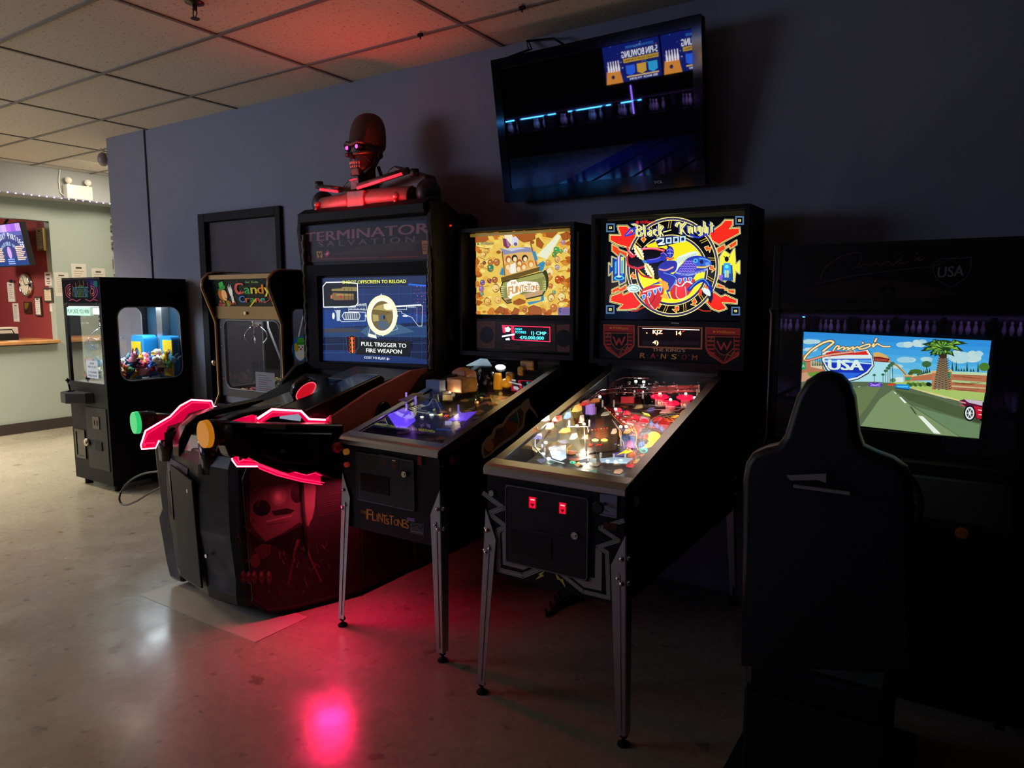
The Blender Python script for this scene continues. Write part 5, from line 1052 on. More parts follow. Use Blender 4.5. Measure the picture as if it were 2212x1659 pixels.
MB().slab([at(1040, 115, .05), at(1190, 25, .05), at(1330, 40, .05), at(1375, 115, .05), at(1200, 110, .05)], (0, 0, .004)).build('ice_plastic', mat('ice_plastic', (0.35, 0.5, 0.62), .3, emit=(.55, .75, .9), es=.35), FL)
MB().ell(at(1480, 130, .05), (.032, .02, .014)).build('flasher', em('white_flasher', (.85, .95, 1.0), 9), FL)
q = MB()
for k in range(26): q.ell(at(rn.uniform(1100, 1420), rn.uniform(170, 330), rn.uniform(.02, .05)), rn.uniform(.006, .014), 7, 5)
q.build('ramp_hardware', mat('dark_chrome_bits', (0.3, 0.32, 0.35), .25, .9), FL)
for u, v, w_, d_ in ((1600, 300, .05, .03), (1900, 150, .09, .05), (1750, 230, .04, .05)):
    p = at(u, v, 0); MB().box(p.x - w_ / 2, p.x + w_ / 2, p.y - d_ / 2, p.y + d_ / 2, p.z, p.z + .05).build('rock_plastic', mat('rock_plastic', (0.36, 0.20, 0.06), .5, noise=.5, nscale=30), FL, bevel=.01)
for sx in (-1, 1): MB().slab([at(560 + sx * 60, 880, .012), at(560 + sx * 60, 866, .012), at(560 + sx * 10, 850, .012)], (0, 0, .012)).build('flipper', WHT, FL)
MB().slab([at(800, 818, .012), at(885, 812, .012), at(885, 838, .012), at(800, 842, .012)], (0, 0, .01)).build('lane_plastic', mat('pale_lane_plastic', (0.5, 0.55, 0.6), .3, emit=(.7, .8, 1), es=.4), FL)
lamp('purple_playfield_light', 'POINT', at(320, 770, .07), .14, (.35, .15, 1.0), .01); lamp('purple_playfield_light', 'POINT', at(1000, 740, .07), .10, (.35, .15, 1.0), .01)
lamp('white_playfield_light', 'POINT', at(1480, 150, .085), .8, (.85, .93, 1.0), .01); lamp('warm_playfield_light', 'POINT', at(900, 450, .08), .5, (1.0, .8, .55), .01); lamp('amber_playfield_light', 'POINT', at(1480, 440, .05), .6, (1.0, .6, .12), .01)

# ---------------------------------------------------------------- knight machine (right)
BX0, BX1, BYF = -1.485, -.925, 2.118
BK, bdoor, gzb = pinball('pinball_machine', 'pinball machine with red lightning and horse rider backglass, white zigzag stripes on black front', BX0, BX1, BYF, 3.15, 3.41, 1.205, 1.930, .756)
KB = (1270, 430, .22299)
A = Art((-1.59, 3.215, 1.20), (1, 0, 0), (0, 0, 1), .00003); A.crop(*KB)
YE, NV, RD_, DK = '#f4ea8a', '#23286e', '#e8281c', '#050508'
A.pp([(120, 175), (1530, 95), (1535, 1180), (120, 1160)], '#040506')
A.pp([(190, 170), (1520, 110), (1520, 160), (190, 215)], '#1c1a10')
def outlined(pts, w, fill, e1=YE, e2=DK, e3='#3a3f6c'):
    A.pl(pts, w * 3.6, e3, True); A.pl(pts, w * 2.8, e1, True); A.pl(pts, w * 2.0, e2, True); A.pp(pts, fill); A.pl(pts, w * .7, e1, True)
# four red lightning corners
outlined([(290, 262), (375, 262), (455, 330), (480, 440), (470, 520), (400, 470), (290, 440), (215, 400), (215, 350), (320, 352), (300, 300)], 8, RD_)
outlined([(235, 440), (290, 470), (300, 490), (380, 520), (375, 560), (310, 525), (300, 555), (235, 500)], 6, '#e0401c')
outlined([(1290, 250), (1330, 205), (1400, 205), (1400, 250), (1370, 290), (1465, 280), (1470, 330), (1300, 420), (1270, 440), (1200, 400), (1180, 330)], 8, RD_)
outlined([(1250, 480), (1320, 440), (1330, 470), (1440, 400), (1440, 440), (1380, 480), (1370, 455), (1260, 530)], 6, '#e0401c')
outlined([(225, 940), (330, 905), (345, 930), (450, 880), (530, 1000), (470, 1060), (380, 1070), (290, 1070), (340, 1020), (220, 990)], 8, RD_)
outlined([(235, 880), (300, 850), (310, 870), (370, 830), (375, 870), (310, 905), (300, 885), (235, 915)], 6, '#e0401c')
outlined([(1220, 900), (1290, 950), (1330, 930), (1440, 980), (1440, 1010), (1300, 1000), (1340, 1060), (1270, 1085), (1200, 1060), (1150, 1000)], 8, RD_)
outlined([(1255, 820), (1320, 850), (1330, 880), (1420, 880), (1420, 915), (1360, 900), (1350, 870), (1250, 850)], 6, '#e0401c')
A.pl([(480, 1070), (560, 1040), (470, 1085), (420, 1085)], 10, '#b03018'); A.pl([(1060, 1060), (1120, 1085), (1190, 1085)], 10, '#b03018')
for x, y in ((220, 278), (1470, 208), (218, 1070), (1432, 1085)):
    A.pp([(x - 42, y - 42), (x + 42, y - 42), (x + 42, y + 42), (x - 42, y + 42)], '#4a6a90'); A.pp([(x - 28, y - 28), (x + 28, y - 28), (x + 28, y + 28), (x - 28, y + 28)], DK); A.pp([(x - 13, y - 11), (x + 13, y - 11), (x + 13, y + 11), (x - 13, y + 11)], YE); A.pp([(x - 6, y - 5), (x + 6, y - 5), (x + 6, y + 5), (x - 6, y + 5)], '#4a3c10')
# side windows
outlined([(235, 560), (300, 590), (315, 530), (370, 570), (365, 800), (310, 830), (300, 790), (240, 800), (240, 700), (205, 740), (205, 620), (235, 660)], 6, '#123a8c')
A.pp([(320, 560), (350, 560), (350, 720), (320, 720)], '#d8e05a'); A.pp([(282, 560), (318, 560), (312, 750), (290, 750)], '#6a5ac8'); A.pl([(300, 560), (300, 740)], 10, '#e8e8ff'); A.pe(305, 765, 50, 22, '#38c8e8'); A.pe(305, 765, 36, 14, '#123a8c'); A.pe(303, 750, 24, 10, '#a8f0ff'); A.pp([(262, 610), (280, 600), (280, 720), (262, 730)], '#3fb0e0'); A.pp([(325, 600), (340, 590), (340, 740), (325, 745)], '#2f90d8')
outlined([(1282, 560), (1320, 500), (1380, 545), (1420, 480), (1430, 640), (1470, 600), (1470, 720), (1430, 690), (1420, 800), (1360, 760), (1330, 800), (1275, 770)], 6, '#e6e23a')
A.pp([(1300, 640), (1400, 640), (1410, 790), (1290, 790)], '#234a9c'); A.pp([(1318, 620), (1380, 620), (1388, 720), (1312, 720)], '#2f9ae0'); A.pe(1346, 582, 20, 26, '#14121c'); A.pl([(1318, 552), (1332, 572)], 6, '#14121c'); A.pl([(1378, 550), (1362, 572)], 6, '#14121c'); A.pe(1346, 655, 18, 16, '#60e0e0'); A.pp([(1275, 740), (1310, 730), (1300, 800), (1275, 780)], '#8a5ac8'); A.pp([(1325, 690), (1345, 690), (1345, 760), (1325, 760)], '#9ad0d8'); A.pp([(1350, 690), (1365, 690), (1365, 760), (1350, 760)], '#e0d05a')
# great ring
A.pe(822, 657, 452, 484, YE, 56); A.pe(822, 657, 444, 476, '#3a3560', 56); A.pe(822, 657, 424, 456, YE, 56); A.pe(822, 657, 417, 449, DK, 56)
for k in range(26):
    a = -PI * .45 + 2 * PI * k / 26; ca, sa = math.cos(a), math.sin(a); 
    if -PI * .80 < a < -PI * .22: continue
    cx, cy = 822 + 388 * ca, 660 + 412 * sa
    R_ = lambda p, q: (cx + p * ca - q * sa, cy + p * sa + q * ca)
    if k % 2 == 0:
        z = [R_(-30, -30), R_(8, -26), R_(2, -4), R_(34, -6), R_(-6, 34), R_(2, 6), R_(-26, 6)]
        A.pl(z, 9, YE, True); A.pp(z, '#e85a1c')
    else: A.pl([R_(-34, -14), R_(34, 4)], 5, '#e8c040'); A.pl([R_(-34, 8), R_(34, 26)], 5, '#e8c040')
A.pe(812, 690, 352, 345, YE, 52); A.pe(812, 690, 345, 338, '#2c2658', 52); A.pe(812, 690, 325, 318, YE, 52); A.pe(812, 690, 320, 313, '#f2e622', 52)
A.pp([(560, 450), (700, 400), (950, 400), (1090, 520), (1120, 640), (900, 600), (700, 560)], '#e8da1c')
# rider and horse (generic): cape, horse body, cloth, rider, lance
A.ps([(400, 520), (470, 480), (600, 470), (740, 480), (780, 540), (700, 760), (640, 770), (560, 740), (470, 660), (400, 640)], '#0a080c')
A.ls([(385, 470), (430, 560), (520, 490), (640, 480), (740, 500)], 20, '#d83a48'); A.ls([(385, 560), (395, 640), (480, 670), (560, 650)], 18, '#c83040'); A.ls([(400, 500), (440, 540)], 10, '#f0b0b0'); A.ls([(480, 680), (530, 740), (620, 765)], 16, '#b82030'); A.ls([(520, 485), (640, 475), (730, 500)], 5, '#f0b0b8')
A.ps([(530, 880), (640, 830), (880, 800), (1010, 780), (1060, 720), (1180, 660), (1190, 640), (1190, 600), (1130, 560), (1040, 550), (960, 580), (880, 680), (780, 760), (640, 820)], '#2438a8')
A.ps([(860, 700), (930, 620), (1010, 590), (1060, 660), (1010, 720), (900, 740)], '#3a3fb8')
for r_ in range(5):
    for c_ in range(6): A.pl([(885 + c_ * 26 + r_ * 9, 705 - r_ * 24), (897 + c_ * 26 + r_ * 9, 693 - r_ * 24), (909 + c_ * 26 + r_ * 9, 705 - r_ * 24)], 4, '#b890e8')
A.ps([(1040, 600), (1100, 560), (1180, 590), (1200, 640), (1150, 660), (1100, 640), (1060, 660)], '#2a5ac8'); A.pe(1046, 598, 22, 22, '#4ab0e8'); A.pe(1046, 598, 10, 10, '#142a6c'); A.ps([(1085, 600), (1115, 590), (1120, 620), (1100, 630)], '#101440'); A.ls([(1060, 660), (1140, 660), (1180, 640)], 14, '#e8c83a'); A.ls([(1085, 575), (1150, 585), (1190, 610)], 5, '#8ad0f0'); A.ps([(1140, 620), (1175, 612), (1180, 640), (1150, 645)], '#5a90e0')
mane = [(800, 700), (850, 600), (880, 560), (950, 530), (1010, 510), (1060, 510), (1075, 540), (1000, 560), (940, 590), (890, 650), (860, 700)]
A.ps(mane, '#d8e8d8')
for k in range(11): A.ls([(850 + k * 19, 640 - k * 10), (872 + k * 19, 575 - k * 5)], 3.5, '#7a9a98')
A.ls([(860, 715), (980, 735), (1090, 705), (1160, 680)], 16, '#8ca0d8')
for k in range(8): A.ps([(900 + k * 30, 725 - k * 5), (925 + k * 30, 722 - k * 5), (914 + k * 30, 748 - k * 5)], '#5a6ac0')
A.ps([(820, 780), (1020, 770), (1040, 830), (1000, 900), (960, 940), (880, 970), (820, 960), (800, 880)], '#c82a30'); A.ls([(830, 800), (900, 850), (960, 800), (1030, 830)], 12, '#e8f0f8'); A.ps([(870, 860), (930, 850), (950, 930), (910, 960), (870, 930)], '#e8303a'); A.ls([(860, 850), (862, 940), (910, 972), (955, 940), (945, 850)], 6, '#f0e8e8')
for x, y in ((850, 812), (895, 798), (945, 790), (995, 785)): A.ps([(x - 18, y - 22), (x + 18, y - 24), (x + 2, y + 26)], '#d8e8ff'); A.ps([(x - 13, y - 19), (x + 13, y - 21), (x + 1, y + 18)], '#2f7ae0')
A.ps([(520, 900), (600, 840), (720, 840), (740, 900), (700, 1010), (640, 1070), (560, 1010)], '#c82a30'); A.ls([(540, 900), (640, 870), (720, 850)], 12, '#f0c8c8'); A.ls([(580, 940), (600, 1010), (640, 1060)], 9, '#f0c8c8'); A.ls([(660, 900), (650, 960), (600, 1030)], 8, '#8c1a24')
for x, y in ((545, 955), (600, 930), (655, 905), (705, 885)): A.ps([(x - 20, y - 24), (x + 20, y - 30), (x + 2, y + 26)], '#d8e8ff'); A.ps([(x - 14, y - 20), (x + 14, y - 25), (x + 1, y + 18)], '#2f7ae0')
A.ls([(980, 880), (1060, 810), (1130, 790), (1190, 860), (1200, 960)], 34, '#1c2f9c'); A.ls([(990, 870), (1060, 802), (1130, 780), (1180, 840)], 5, '#5ac0f0'); A.ps([(1180, 900), (1215, 920), (1195, 1010), (1170, 960)], '#0c0e20'); A.ps([(1110, 860), (1180, 880), (1190, 940), (1130, 910)], '#cfe6e0'); A.ps([(1080, 900), (1100, 865), (1110, 910), (1090, 940)], '#e8401c')
A.pe(450, 865, 66, 42, '#d0e8e0'); A.ls([(400, 850), (450, 835), (500, 860), (470, 890), (420, 885)], 7, '#6a9a98'); A.ls([(440, 865), (480, 868)], 5, '#6a9a98')
A.ps([(690, 650), (760, 600), (850, 600), (870, 640), (850, 700), (800, 720), (720, 770), (690, 740)], '#2a2f9c'); A.ls([(590, 605), (680, 590), (740, 560)], 40, '#2a3cb8'); A.ls([(600, 590), (680, 575), (720, 545)], 5, '#9a70e0'); A.pe(740, 560, 34, 42, '#2a2f9c'); A.ls([(710, 530), (740, 520), (768, 550)], 5, '#b080e8')
A.pe(800, 515, 38, 58, '#2a30a0'); A.ls([(770, 500), (800, 485), (830, 505)], 6, '#8a90f0'); A.ls([(800, 480), (802, 560)], 5, '#8a90f0'); A.ls([(778, 525), (826, 525)], 5, '#c0c8ff'); A.ls([(765, 570), (800, 585), (835, 570)], 12, '#e03a4a'); A.ls([(790, 470), (770, 430), (810, 420)], 14, '#101c50')
A.ls([(700, 680), (760, 690), (830, 660)], 14, '#e0a0a0'); A.ps([(700, 720), (760, 700), (870, 760), (850, 800), (800, 890), (765, 890), (780, 800), (720, 780)], '#1e2aa0'); A.ls([(740, 715), (860, 765), (800, 880)], 5, '#6ab0f0'); A.ps([(680, 790), (760, 800), (790, 870), (745, 880), (720, 830)], '#e8a030'); A.ps([(710, 935), (760, 915), (800, 930), (780, 970), (720, 950)], '#e8b040'); A.ls([(770, 890), (800, 960)], 12, '#2a4ac8')
for k, (x, y) in enumerate(((500, 520), (600, 690))):
    dx, dy = .50, .866; L_ = 118
    pts = []
    for i in range(15):
        t = i / 14; w2 = 34 * math.sin(PI * t) * (1.25 if i % 2 else .85); pts.append((x + dx * (t - .5) * 2 * L_ * .8 - dy * -w2, y + dy * (t - .5) * 2 * L_ * .8 - dx * w2))
    for i in range(14, -1, -1):
        t = i / 14; w2 = 34 * math.sin(PI * t) * (1.25 if i % 2 else .85); pts.append((x + dx * (t - .5) * 2 * L_ * .8 + dy * -w2, y + dy * (t - .5) * 2 * L_ * .8 + dx * w2))
    A.pp(pts, '#f6f2c8'); A.ls([(x - dx * 80, y - dy * 80), (x + dx * 80, y + dy * 80)], 15, '#e8c84a'); A.ls([(x - dx * 50, y - dy * 50), (x + dx * 50, y + dy * 50)], 5, '#a8601c')
A.ps([(535, 590), (575, 600), (560, 625), (540, 615)], '#3a80c8')
# title in broad-pen letters
LET = {'B': [[(0, 0), (0, 1)], [(0, 0), (.55, .05), (.6, .3), (.1, .48), (.62, .6), (.58, .92), (0, 1)], [(-.6, -.05), (-.1, -.12), (.3, 0)]], 'l': [[(0, -.05), (.05, .9), (.2, 1)]], 'a': [[(.1, .4), (.4, .4), (.4, .9), (.55, 1)], [(.4, .6), (.05, .75), (.12, 1), (.4, .88)]], 'c': [[(.45, .42), (.1, .5), (.08, .85), (.3, 1), (.5, .9)]], 'k': [[(.05, -.05), (.08, 1)], [(.5, .1), (.12, .5), (.55, 1)]],
       'K': [[(.1, .0), (.1, 1), (-.05, 1)], [(-.5, .35), (-.35, .05), (.1, 0), (.3, .2)], [(.65, .0), (.15, .45), (.5, .9), (.9, 1.2), (1.5, 1.25)]], 'n': [[(.05, .35), (.08, 1)], [(.05, .5), (.4, .38), (.42, 1), (.5, 1)]], 'i': [[(.1, .38), (.12, .92), (.25, 1)], [(.1, .15), (.13, .2)]], 'g': [[(.42, .4), (.08, .45), (.05, .85), (.4, .85)], [(.42, .4), (.42, 1.1), (.1, 1.25), (-.1, 1.15)]], 'h': [[(.05, -.05), (.08, 1)], [(.08, .5), (.4, .42), (.4, .9), (.3, 1.1)]], 't': [[(.2, .05), (.2, .9), (.4, 1)], [(0, .35), (.42, .32)]]}
def title(word, x, y, w, h, dy):
    for col, nx, ny, ox in (('#2434b0', 24, 15, 0), ('#070818', 18, 11, 0), ('#f4ee96', 12, 8, 0), ('#4a4a28', 1.8, 1.4, 0)):
        xx = x; yy = y
        for ch in word:
            for st in LET[ch]: A.nib([(xx + p[0] * w + ox, yy + p[1] * h) for p in st], nx, ny, col)
            adv = {'l': .45, 'i': .45, 'B': .95, 'K': 1.0}.get(ch, .72) * w; xx += adv; yy += dy * adv
title('Black', 480, 258, 76, 104, -.02); title('Knight', 900, 232, 80, 106, -.035)
A.pl([(735, 322), (815, 300)], 22, '#0a0a1a'); A.pl([(740, 322), (812, 302)], 9, '#f4ee96')
A.pl([(370, 350), (420, 290), (470, 285), (440, 340), (370, 360)], 15, '#2a38c0'); A.pl([(380, 350), (430, 300)], 5, '#8aa0ff'); A.pl([(1000, 355), (1080, 375), (1160, 340)], 14, '#2a38c0')
A.pp([(650, 380), (950, 360), (955, 405), (820, 440), (690, 465)], '#122050')
A.pl([(665, 400), (700, 385), (740, 385), (735, 415), (690, 440), (750, 435)], 13, '#e8f6ff')
for x, y in ((770, 382), (840, 375), (905, 368)): A.pl([(x, y), (x + 42, y - 3), (x + 42, y + 42), (x, y + 46)], 12, '#e8f6ff', True); A.pl([(x, y), (x + 42, y - 3), (x + 42, y + 42), (x, y + 46)], 4, '#4ab8e8', True)
A.pe(487, 229, 14, 15, '#e0202c'); A.pt('Williams', (510, 242), (650, 236), 32, '#c8202c', .25)
A.build('backglass', artmat(1.2, 0.10, 0.03), BK)
lamp('backglass_glow_light', 'AREA', (-1.205, 3.17, 1.66), .5, (1.0, .85, .75), .5, .35, aim=(-1.205, 2.2, 1.66))
# score panel
A = Art((-1.59, 3.19, 1.20), (1, 0, 0), (0, 0, 1)); A.crop(*KB)
A.pp([(100, 1170), (1540, 1195), (1540, 1640), (100, 1610)], '#08080a'); A.pl([(810, 1200), (880, 1204)], 8, '#8a8a9a')
for x0, x1, y0, yb_, off in ((153, 450, 1217, 1538, 0), (1142, 1495, 1245, 1598, 1)):
    w_ = x1 - x0; mx = (x0 + x1) / 2; hh = yb_ - y0
    out = [(x0, y0), (x1, y0 + 8 + off * 6), (x1 - 2, y0 + hh * .62), (x1 - w_ * .12, y0 + hh * .78), (mx, yb_), (x0 + w_ * .12, y0 + hh * .76), (x0 + 2, y0 + hh * .58)]
    A.pp(out, '#7a2020'); A.pl(out, 7, '#8a4a30', True); A.pp([(x0 + 12, y0 + hh * .19), (x1 - 12, y0 + hh * .20 + 6), (x1 - 14, y0 + hh * .60), (mx, yb_ - 22), (x0 + 14, y0 + hh * .58)], '#2a0e10')
    for k in range(5):
        y = y0 + hh * (.24 + .11 * k); A.pp([(x1 - w_ * .28, y), (x1 - 16, y + 2), (x1 - 16, y + 14), (x1 - w_ * .28, y + 12)], '#8a2824'); A.pp([(x0 + 16, y), (x0 + w_ * .25, y), (x0 + w_ * .25, y + 12), (x0 + 16, y + 14)], '#8a2824')
    A.pl([(x0 + w_ * .06, y0 + hh * .24), (x0 + w_ * .2, y0 + hh * .24), (x0 + w_ * .08, y0 + hh * .38), (x0 + w_ * .2, y0 + hh * .38)], 6, '#7a5030'); A.pl([(x1 - w_ * .2, y0 + hh * .62), (x1 - w_ * .3, y0 + hh * .78), (x1 - w_ * .4, y0 + hh * .74), (x1 - w_ * .48, y0 + hh * .9)], 7, '#7a5030')
    sh_ = [(mx - w_ * .26, y0 + hh * .25), (mx + w_ * .28, y0 + hh * .26), (mx + w_ * .28, y0 + hh * .55), (mx + w_ * .1, y0 + hh * .72), (mx, y0 + hh * .76), (mx - w_ * .12, y0 + hh * .70), (mx - w_ * .26, y0 + hh * .52)]
    A.pp(sh_, '#0a0708'); A.pl(sh_, 5, '#8a4a30', True)
    A.pl([(mx - w_ * .18, y0 + hh * .38), (mx - w_ * .08, y0 + hh * .60), (mx, y0 + hh * .42), (mx + w_ * .08, y0 + hh * .60), (mx + w_ * .19, y0 + hh * .38)], 15, '#8a3030')
    A.pt('Williams', (x0 + w_ * .28, y0 + hh * .13 + off * 6), (x1 - w_ * .2, y0 + hh * .13 + 6 + off * 6), 26, '#b06a20', .25); A.pe(x0 + w_ * .23, y0 + hh * .10 + off * 4, 11, 11, '#b06a20')
A.pl([(490, 1235), (1105, 1250), (1100, 1450), (492, 1430)], 13, '#8c5440', True); A.pp([(500, 1242), (1095, 1258), (1090, 1442), (502, 1422)], '#120607'); A.pp([(525, 1370), (1080, 1375), (1080, 1415), (525, 1410)], '#241a26'); A.pp([(520, 1262), (1085, 1276), (1085, 1320), (520, 1310)], '#1c0a0c')
A.pt("THE KING'S", (628, 1474), (942, 1482), 32, '#a07860')
xx = 505
for ch, c1 in zip('RANSOM', ('#a06a3a', '#8a3028', '#a06a3a', '#a07a3a', '#6a2a22', '#7a4428')): A.pt(ch, (xx, 1538 + (xx - 505) * .04), (xx + 48, 1540 + (xx - 505) * .04), 52, c1, .1); A.pl([(xx + 68, 1512), (xx + 74, 1512)], 6, '#8a6a3a') if ch != 'M' else None; xx += 101
A.build('score_panel', artmat(0.22, 0.3, 0.6), BK)
A = Art((-1.59, 3.188, 1.20), (1, 0, 0), (0, 0, 1)); A.k = 3; A.crop(*KB)
A.pt('KJZ', (628, 1305), (722, 1307), 40, '#ff5a20'); A.pt('KJZ', (630, 1303), (720, 1305), 36, '#ffe0a0'); A.pt('14', (855, 1318), (905, 1319), 42, '#ff5a20'); A.pt('14', (857, 1316), (903, 1317), 38, '#ffe0a0'); A.pl([(915, 1285), (935, 1275)], 5, '#c04030'); A.pt('4)', (628, 1405), (682, 1407), 36, '#ffc890'); A.pl([(568, 1295), (574, 1298)], 8, '#ffb080'); A.pl([(530, 1252), (1080, 1268)], 5, '#d8c8c0')
A.build('score_digits', artmat(3.0, 0.4, 0.02), BK)
# front: white zigzag stripes and bolts
A = Art((BX0, BYF - .001, .485), (1, 0, 0), (0, 0, 1), .00005); A.crop(1020, 780, .32548)
zl = [(78, 880), (205, 975), (108, 1010), (225, 1100), (170, 1125), (175, 1385), (335, 1425), (495, 1360)]
zr = [(1000, 1060), (905, 1090), (850, 1110), (970, 1190), (832, 1235), (895, 1270), (905, 1570), (735, 1530), (545, 1375)]
for z in (zl, zr): A.pl(z, 26, '#d6d6ce'); A.pl(z, 20, '#08080a'); A.pl(z, 13, '#d6d6ce'); A.pl(z, 8, '#08080a'); A.pl(z, 3, '#d6d6ce')
A.pp([(198, 1140), (235, 1108), (240, 1290), (430, 1345), (340, 1385), (205, 1350)], '#a89c96'); A.pp([(818, 1240), (862, 1270), (858, 1525), (740, 1500), (620, 1400), (815, 1440)], '#a89c96')
A.pp([(488, 1388), (440, 1412), (450, 1420), (418, 1452), (478, 1425), (465, 1415)], '#e0d65a'); A.pp([(545, 1392), (565, 1450), (580, 1450), (622, 1505), (602, 1448), (585, 1445)], '#e0d65a')
A.build('front_stripes', artmat(0.0, 0.5, 0.75), BK)
A = Art((BX0, BYF - .0092, .485), (1, 0, 0), (0, 0, 1)); A.crop(1020, 780, .32548)
for x, y in ((400, 938), (600, 976)):
    A = Art((BX0, BYF - .0092, .485), (1, 0, 0), (0, 0, 1)); A.crop(1020, 780, .32548)
    A.pp([(x - 28, y - 42), (x + 28, y - 36), (x + 28, y + 44), (x - 28, y + 38)], '#3a060c'); A.pp([(x - 22, y - 38), (x + 22, y - 32), (x + 20, y + 40), (x - 22, y + 34)], '#f01038'); A.pp([(x - 16, y + 8), (x + 14, y + 10), (x, y + 30)], '#50040c'); A.pp([(x - 14, y - 24), (x + 14, y - 20), (x + 14, y - 12), (x - 14, y - 16)], '#ffd0c8')
    A.build('lit_coin_slot', artmat(1.0, 0.3, 0.3), BK)
A = Art((BX0, BYF - .0092, .485), (1, 0, 0), (0, 0, 1)); A.crop(1020, 780, .32548)
A.pp([(400, 1115), (620, 1160), (620, 1166), (400, 1121)], '#1c1c20'); A.pl([(285, 840), (740, 905)], 3, '#20242a')
A.build('door_seam', artmat(0.0, 0.3, 0.6), BK)
q = Art((BX0, BYF - .003, .485), (1, 0, 0), (0, 0, 1)); q.crop(1020, 780, .32548)
q.pp([(842, 872), (970, 885), (965, 1052), (838, 1028)], '#0c0c10'); q.pp([(848, 880), (962, 892), (958, 1045), (845, 1022)], '#7c7c98'); q.pl([(860, 1010), (945, 1030)], 4, '#30303c'); q.pl([(880, 985), (905, 1000)], 6, '#30303c'); q.pp([(870, 1068), (960, 1080), (958, 1122), (868, 1112)], '#4a2418')
q.build('plunger_plate', artmat(0.02, 0.35, 0.8), BK)
pp_ = pix(1020 + 885 * .32548, 780 + 945 * .32548, (0, BYF, 0), Vector((0, 1, 0)))
MB().cyl(pp_, pp_ + Vector((0, -.05, 0)), .006).lathe([(.018, -.065), (.022, -.058), (.020, -.05), (.008, -.045)], pp_, (0, 1, 0), 18).build('plunger', GLB, BK)
MB().cyl((-1.462 + .0, BYF, .80), (-1.462, BYF - .01, .80), .011).build('start_button', mat('pale_button', (0.4, 0.42, 0.45), .3), BK)
MB().cyl((BX1, 2.19, .835), (BX1 + .012, 2.19, .835), .016).build('flipper_button', mat('gold_button', (0.28, 0.2, 0.05), .4), BK)
A = Art((BX1 + .0008, BYF, .485), (0, 1, 0), (0, 0, 1)); A.crop(1020, 780, .32548); rn = random.Random(21)
for k in range(34):
    x, y = rn.uniform(1120, 1560), rn.uniform(560, 1280); 
    if y > 1900 - x * .72 or y < 1010 - (x - 1100) * .9: continue
    A.pl([(x, y), (x + rn.uniform(-60, 60), y - rn.uniform(20, 110))], 2.5, rn.choice(['#2a2c28', '#23282a', '#302c24']))
A.pl([(1100, 1300), (1105, 1030), (1240, 950)], 3, '#33332c')
A.build('side_decal', artmat(0.0, 0.5, 0.6), BK)
# playfield
PO, PV, at = make_pf(BYF, (1140, 800, .18987)); KP = (1140, 800, .18987)
A = Art(PO, (1, 0, 0), PV, .00006); u0 = BX0 + .02; u1 = BX1 - .02
A.clip = (u0, u1, -.01, 1.0); A.rect(u0, u1, -.01, 1.0, '#2a231e'); rn = random.Random(12)
for k in range(60):
    x, y = rn.uniform(u0 + .03, u1 - .03), rn.uniform(.12, .96); A.poly([(x + rn.uniform(.01, .035) * math.cos(t * PI / 3), y + rn.uniform(.01, .035) * math.sin(t * PI / 3)) for t in range(6)], rn.choice(['#7a5a40', '#5c5660', '#8a6a44', '#6a5a4a', '#94784c', '#4c5470', '#8a4a34', '#4a6a5a']))
A.crop(*KP)
A.rect(u0, u1, -.01, .07, '#0c100c'); A.poly([(u0, .07), (u0 + .14, .10), (u0 + .22, .065), (u0 + .30, .06), (u1 - .12, .06), (u1, .075), (u1, .12), (u0, .16)], '#11150f')
A.pp([(720, 520), (830, 500), (1010, 590), (1040, 700), (1000, 920), (700, 950), (680, 700)], '#2e241c'); A.pp([(770, 560), (860, 560), (920, 760), (850, 800), (760, 760)], '#54301c'); A.pl([(810, 640), (800, 780)], 8, '#7a3c1c'); A.pl([(760, 700), (870, 690)], 7, '#8c4420')
A.pp([(870, 420), (1400, 560), (1260, 740), (1050, 620), (960, 480)], '#8c1420'); A.pl([(870, 420), (1040, 600), (1240, 730)], 7, '#d8c060'); A.pl([(1170, 640), (1190, 690), (1210, 660), (1240, 730)], 8, '#e8d858')
A.pp([(1420, 540), (1660, 560), (1560, 700), (1380, 640)], '#7c1c24'); A.pl([(1560, 560), (1700, 600)], 7, '#c8a84a'); A.pl([(1580, 530), (1690, 600), (1560, 580)], 7, '#d8c050'); A.pp([(1040, 740), (1240, 760), (1230, 900), (1080, 880)], '#2c4a8c'); A.pl([(1040, 640), (1045, 760), (1090, 830), (1100, 900)], 7, '#c8b850'); A.pl([(1240, 740), (1230, 850), (1250, 920)], 7, '#d8c860')
A.pe(1430, 770, 90, 80, '#1c1418', 24); A.pe(1435, 772, 78, 66, '#e0d020', 24); A.pe(1400, 850, 42, 34, '#e08a20', 16); A.pe(1320, 922, 44, 34, '#2a9a98', 18); A.pe(1320, 930, 26, 18, '#123c44', 14); A.pp([(1110, 1080), (1240, 1080), (1200, 1120), (1120, 1110)], '#b01828')
A.pp([(960, 960), (1100, 930), (1200, 930), (1100, 990), (980, 1000)], '#3a3f98'); A.pl([(450, 960), (450, 900), (500, 860)], 8, '#b88a30'); A.pp([(280, 870), (420, 870), (430, 950), (320, 960)], '#24468c')
A.pp([(230, 360), (500, 260), (640, 330), (620, 480), (450, 470)], '#8a6428'); A.pp([(130, 560), (330, 520), (330, 640), (160, 660)], '#7c5c30')
A.pl([(590, 1085), (800, 1130), (960, 1160)], 12, '#3c4040'); A.build('playfield', artmat(0.16, 0.30, 1.8), BK)  # print glows faintly, standing in for lamplight on the board
A = Art(PO, (1, 0, 0), PV, .00006); A.k = 100; A.crop(*KP)
for cx, cy, rx, ry, c1 in ((768, 808, 42, 18, '#f8e8a0'), (872, 808, 42, 18, '#f8e070'), (512, 1062, 34, 15, '#3ae0a8'), (597, 1068, 34, 14, '#f8a858')): A.pe(cx, cy, rx, ry, c1, 16)
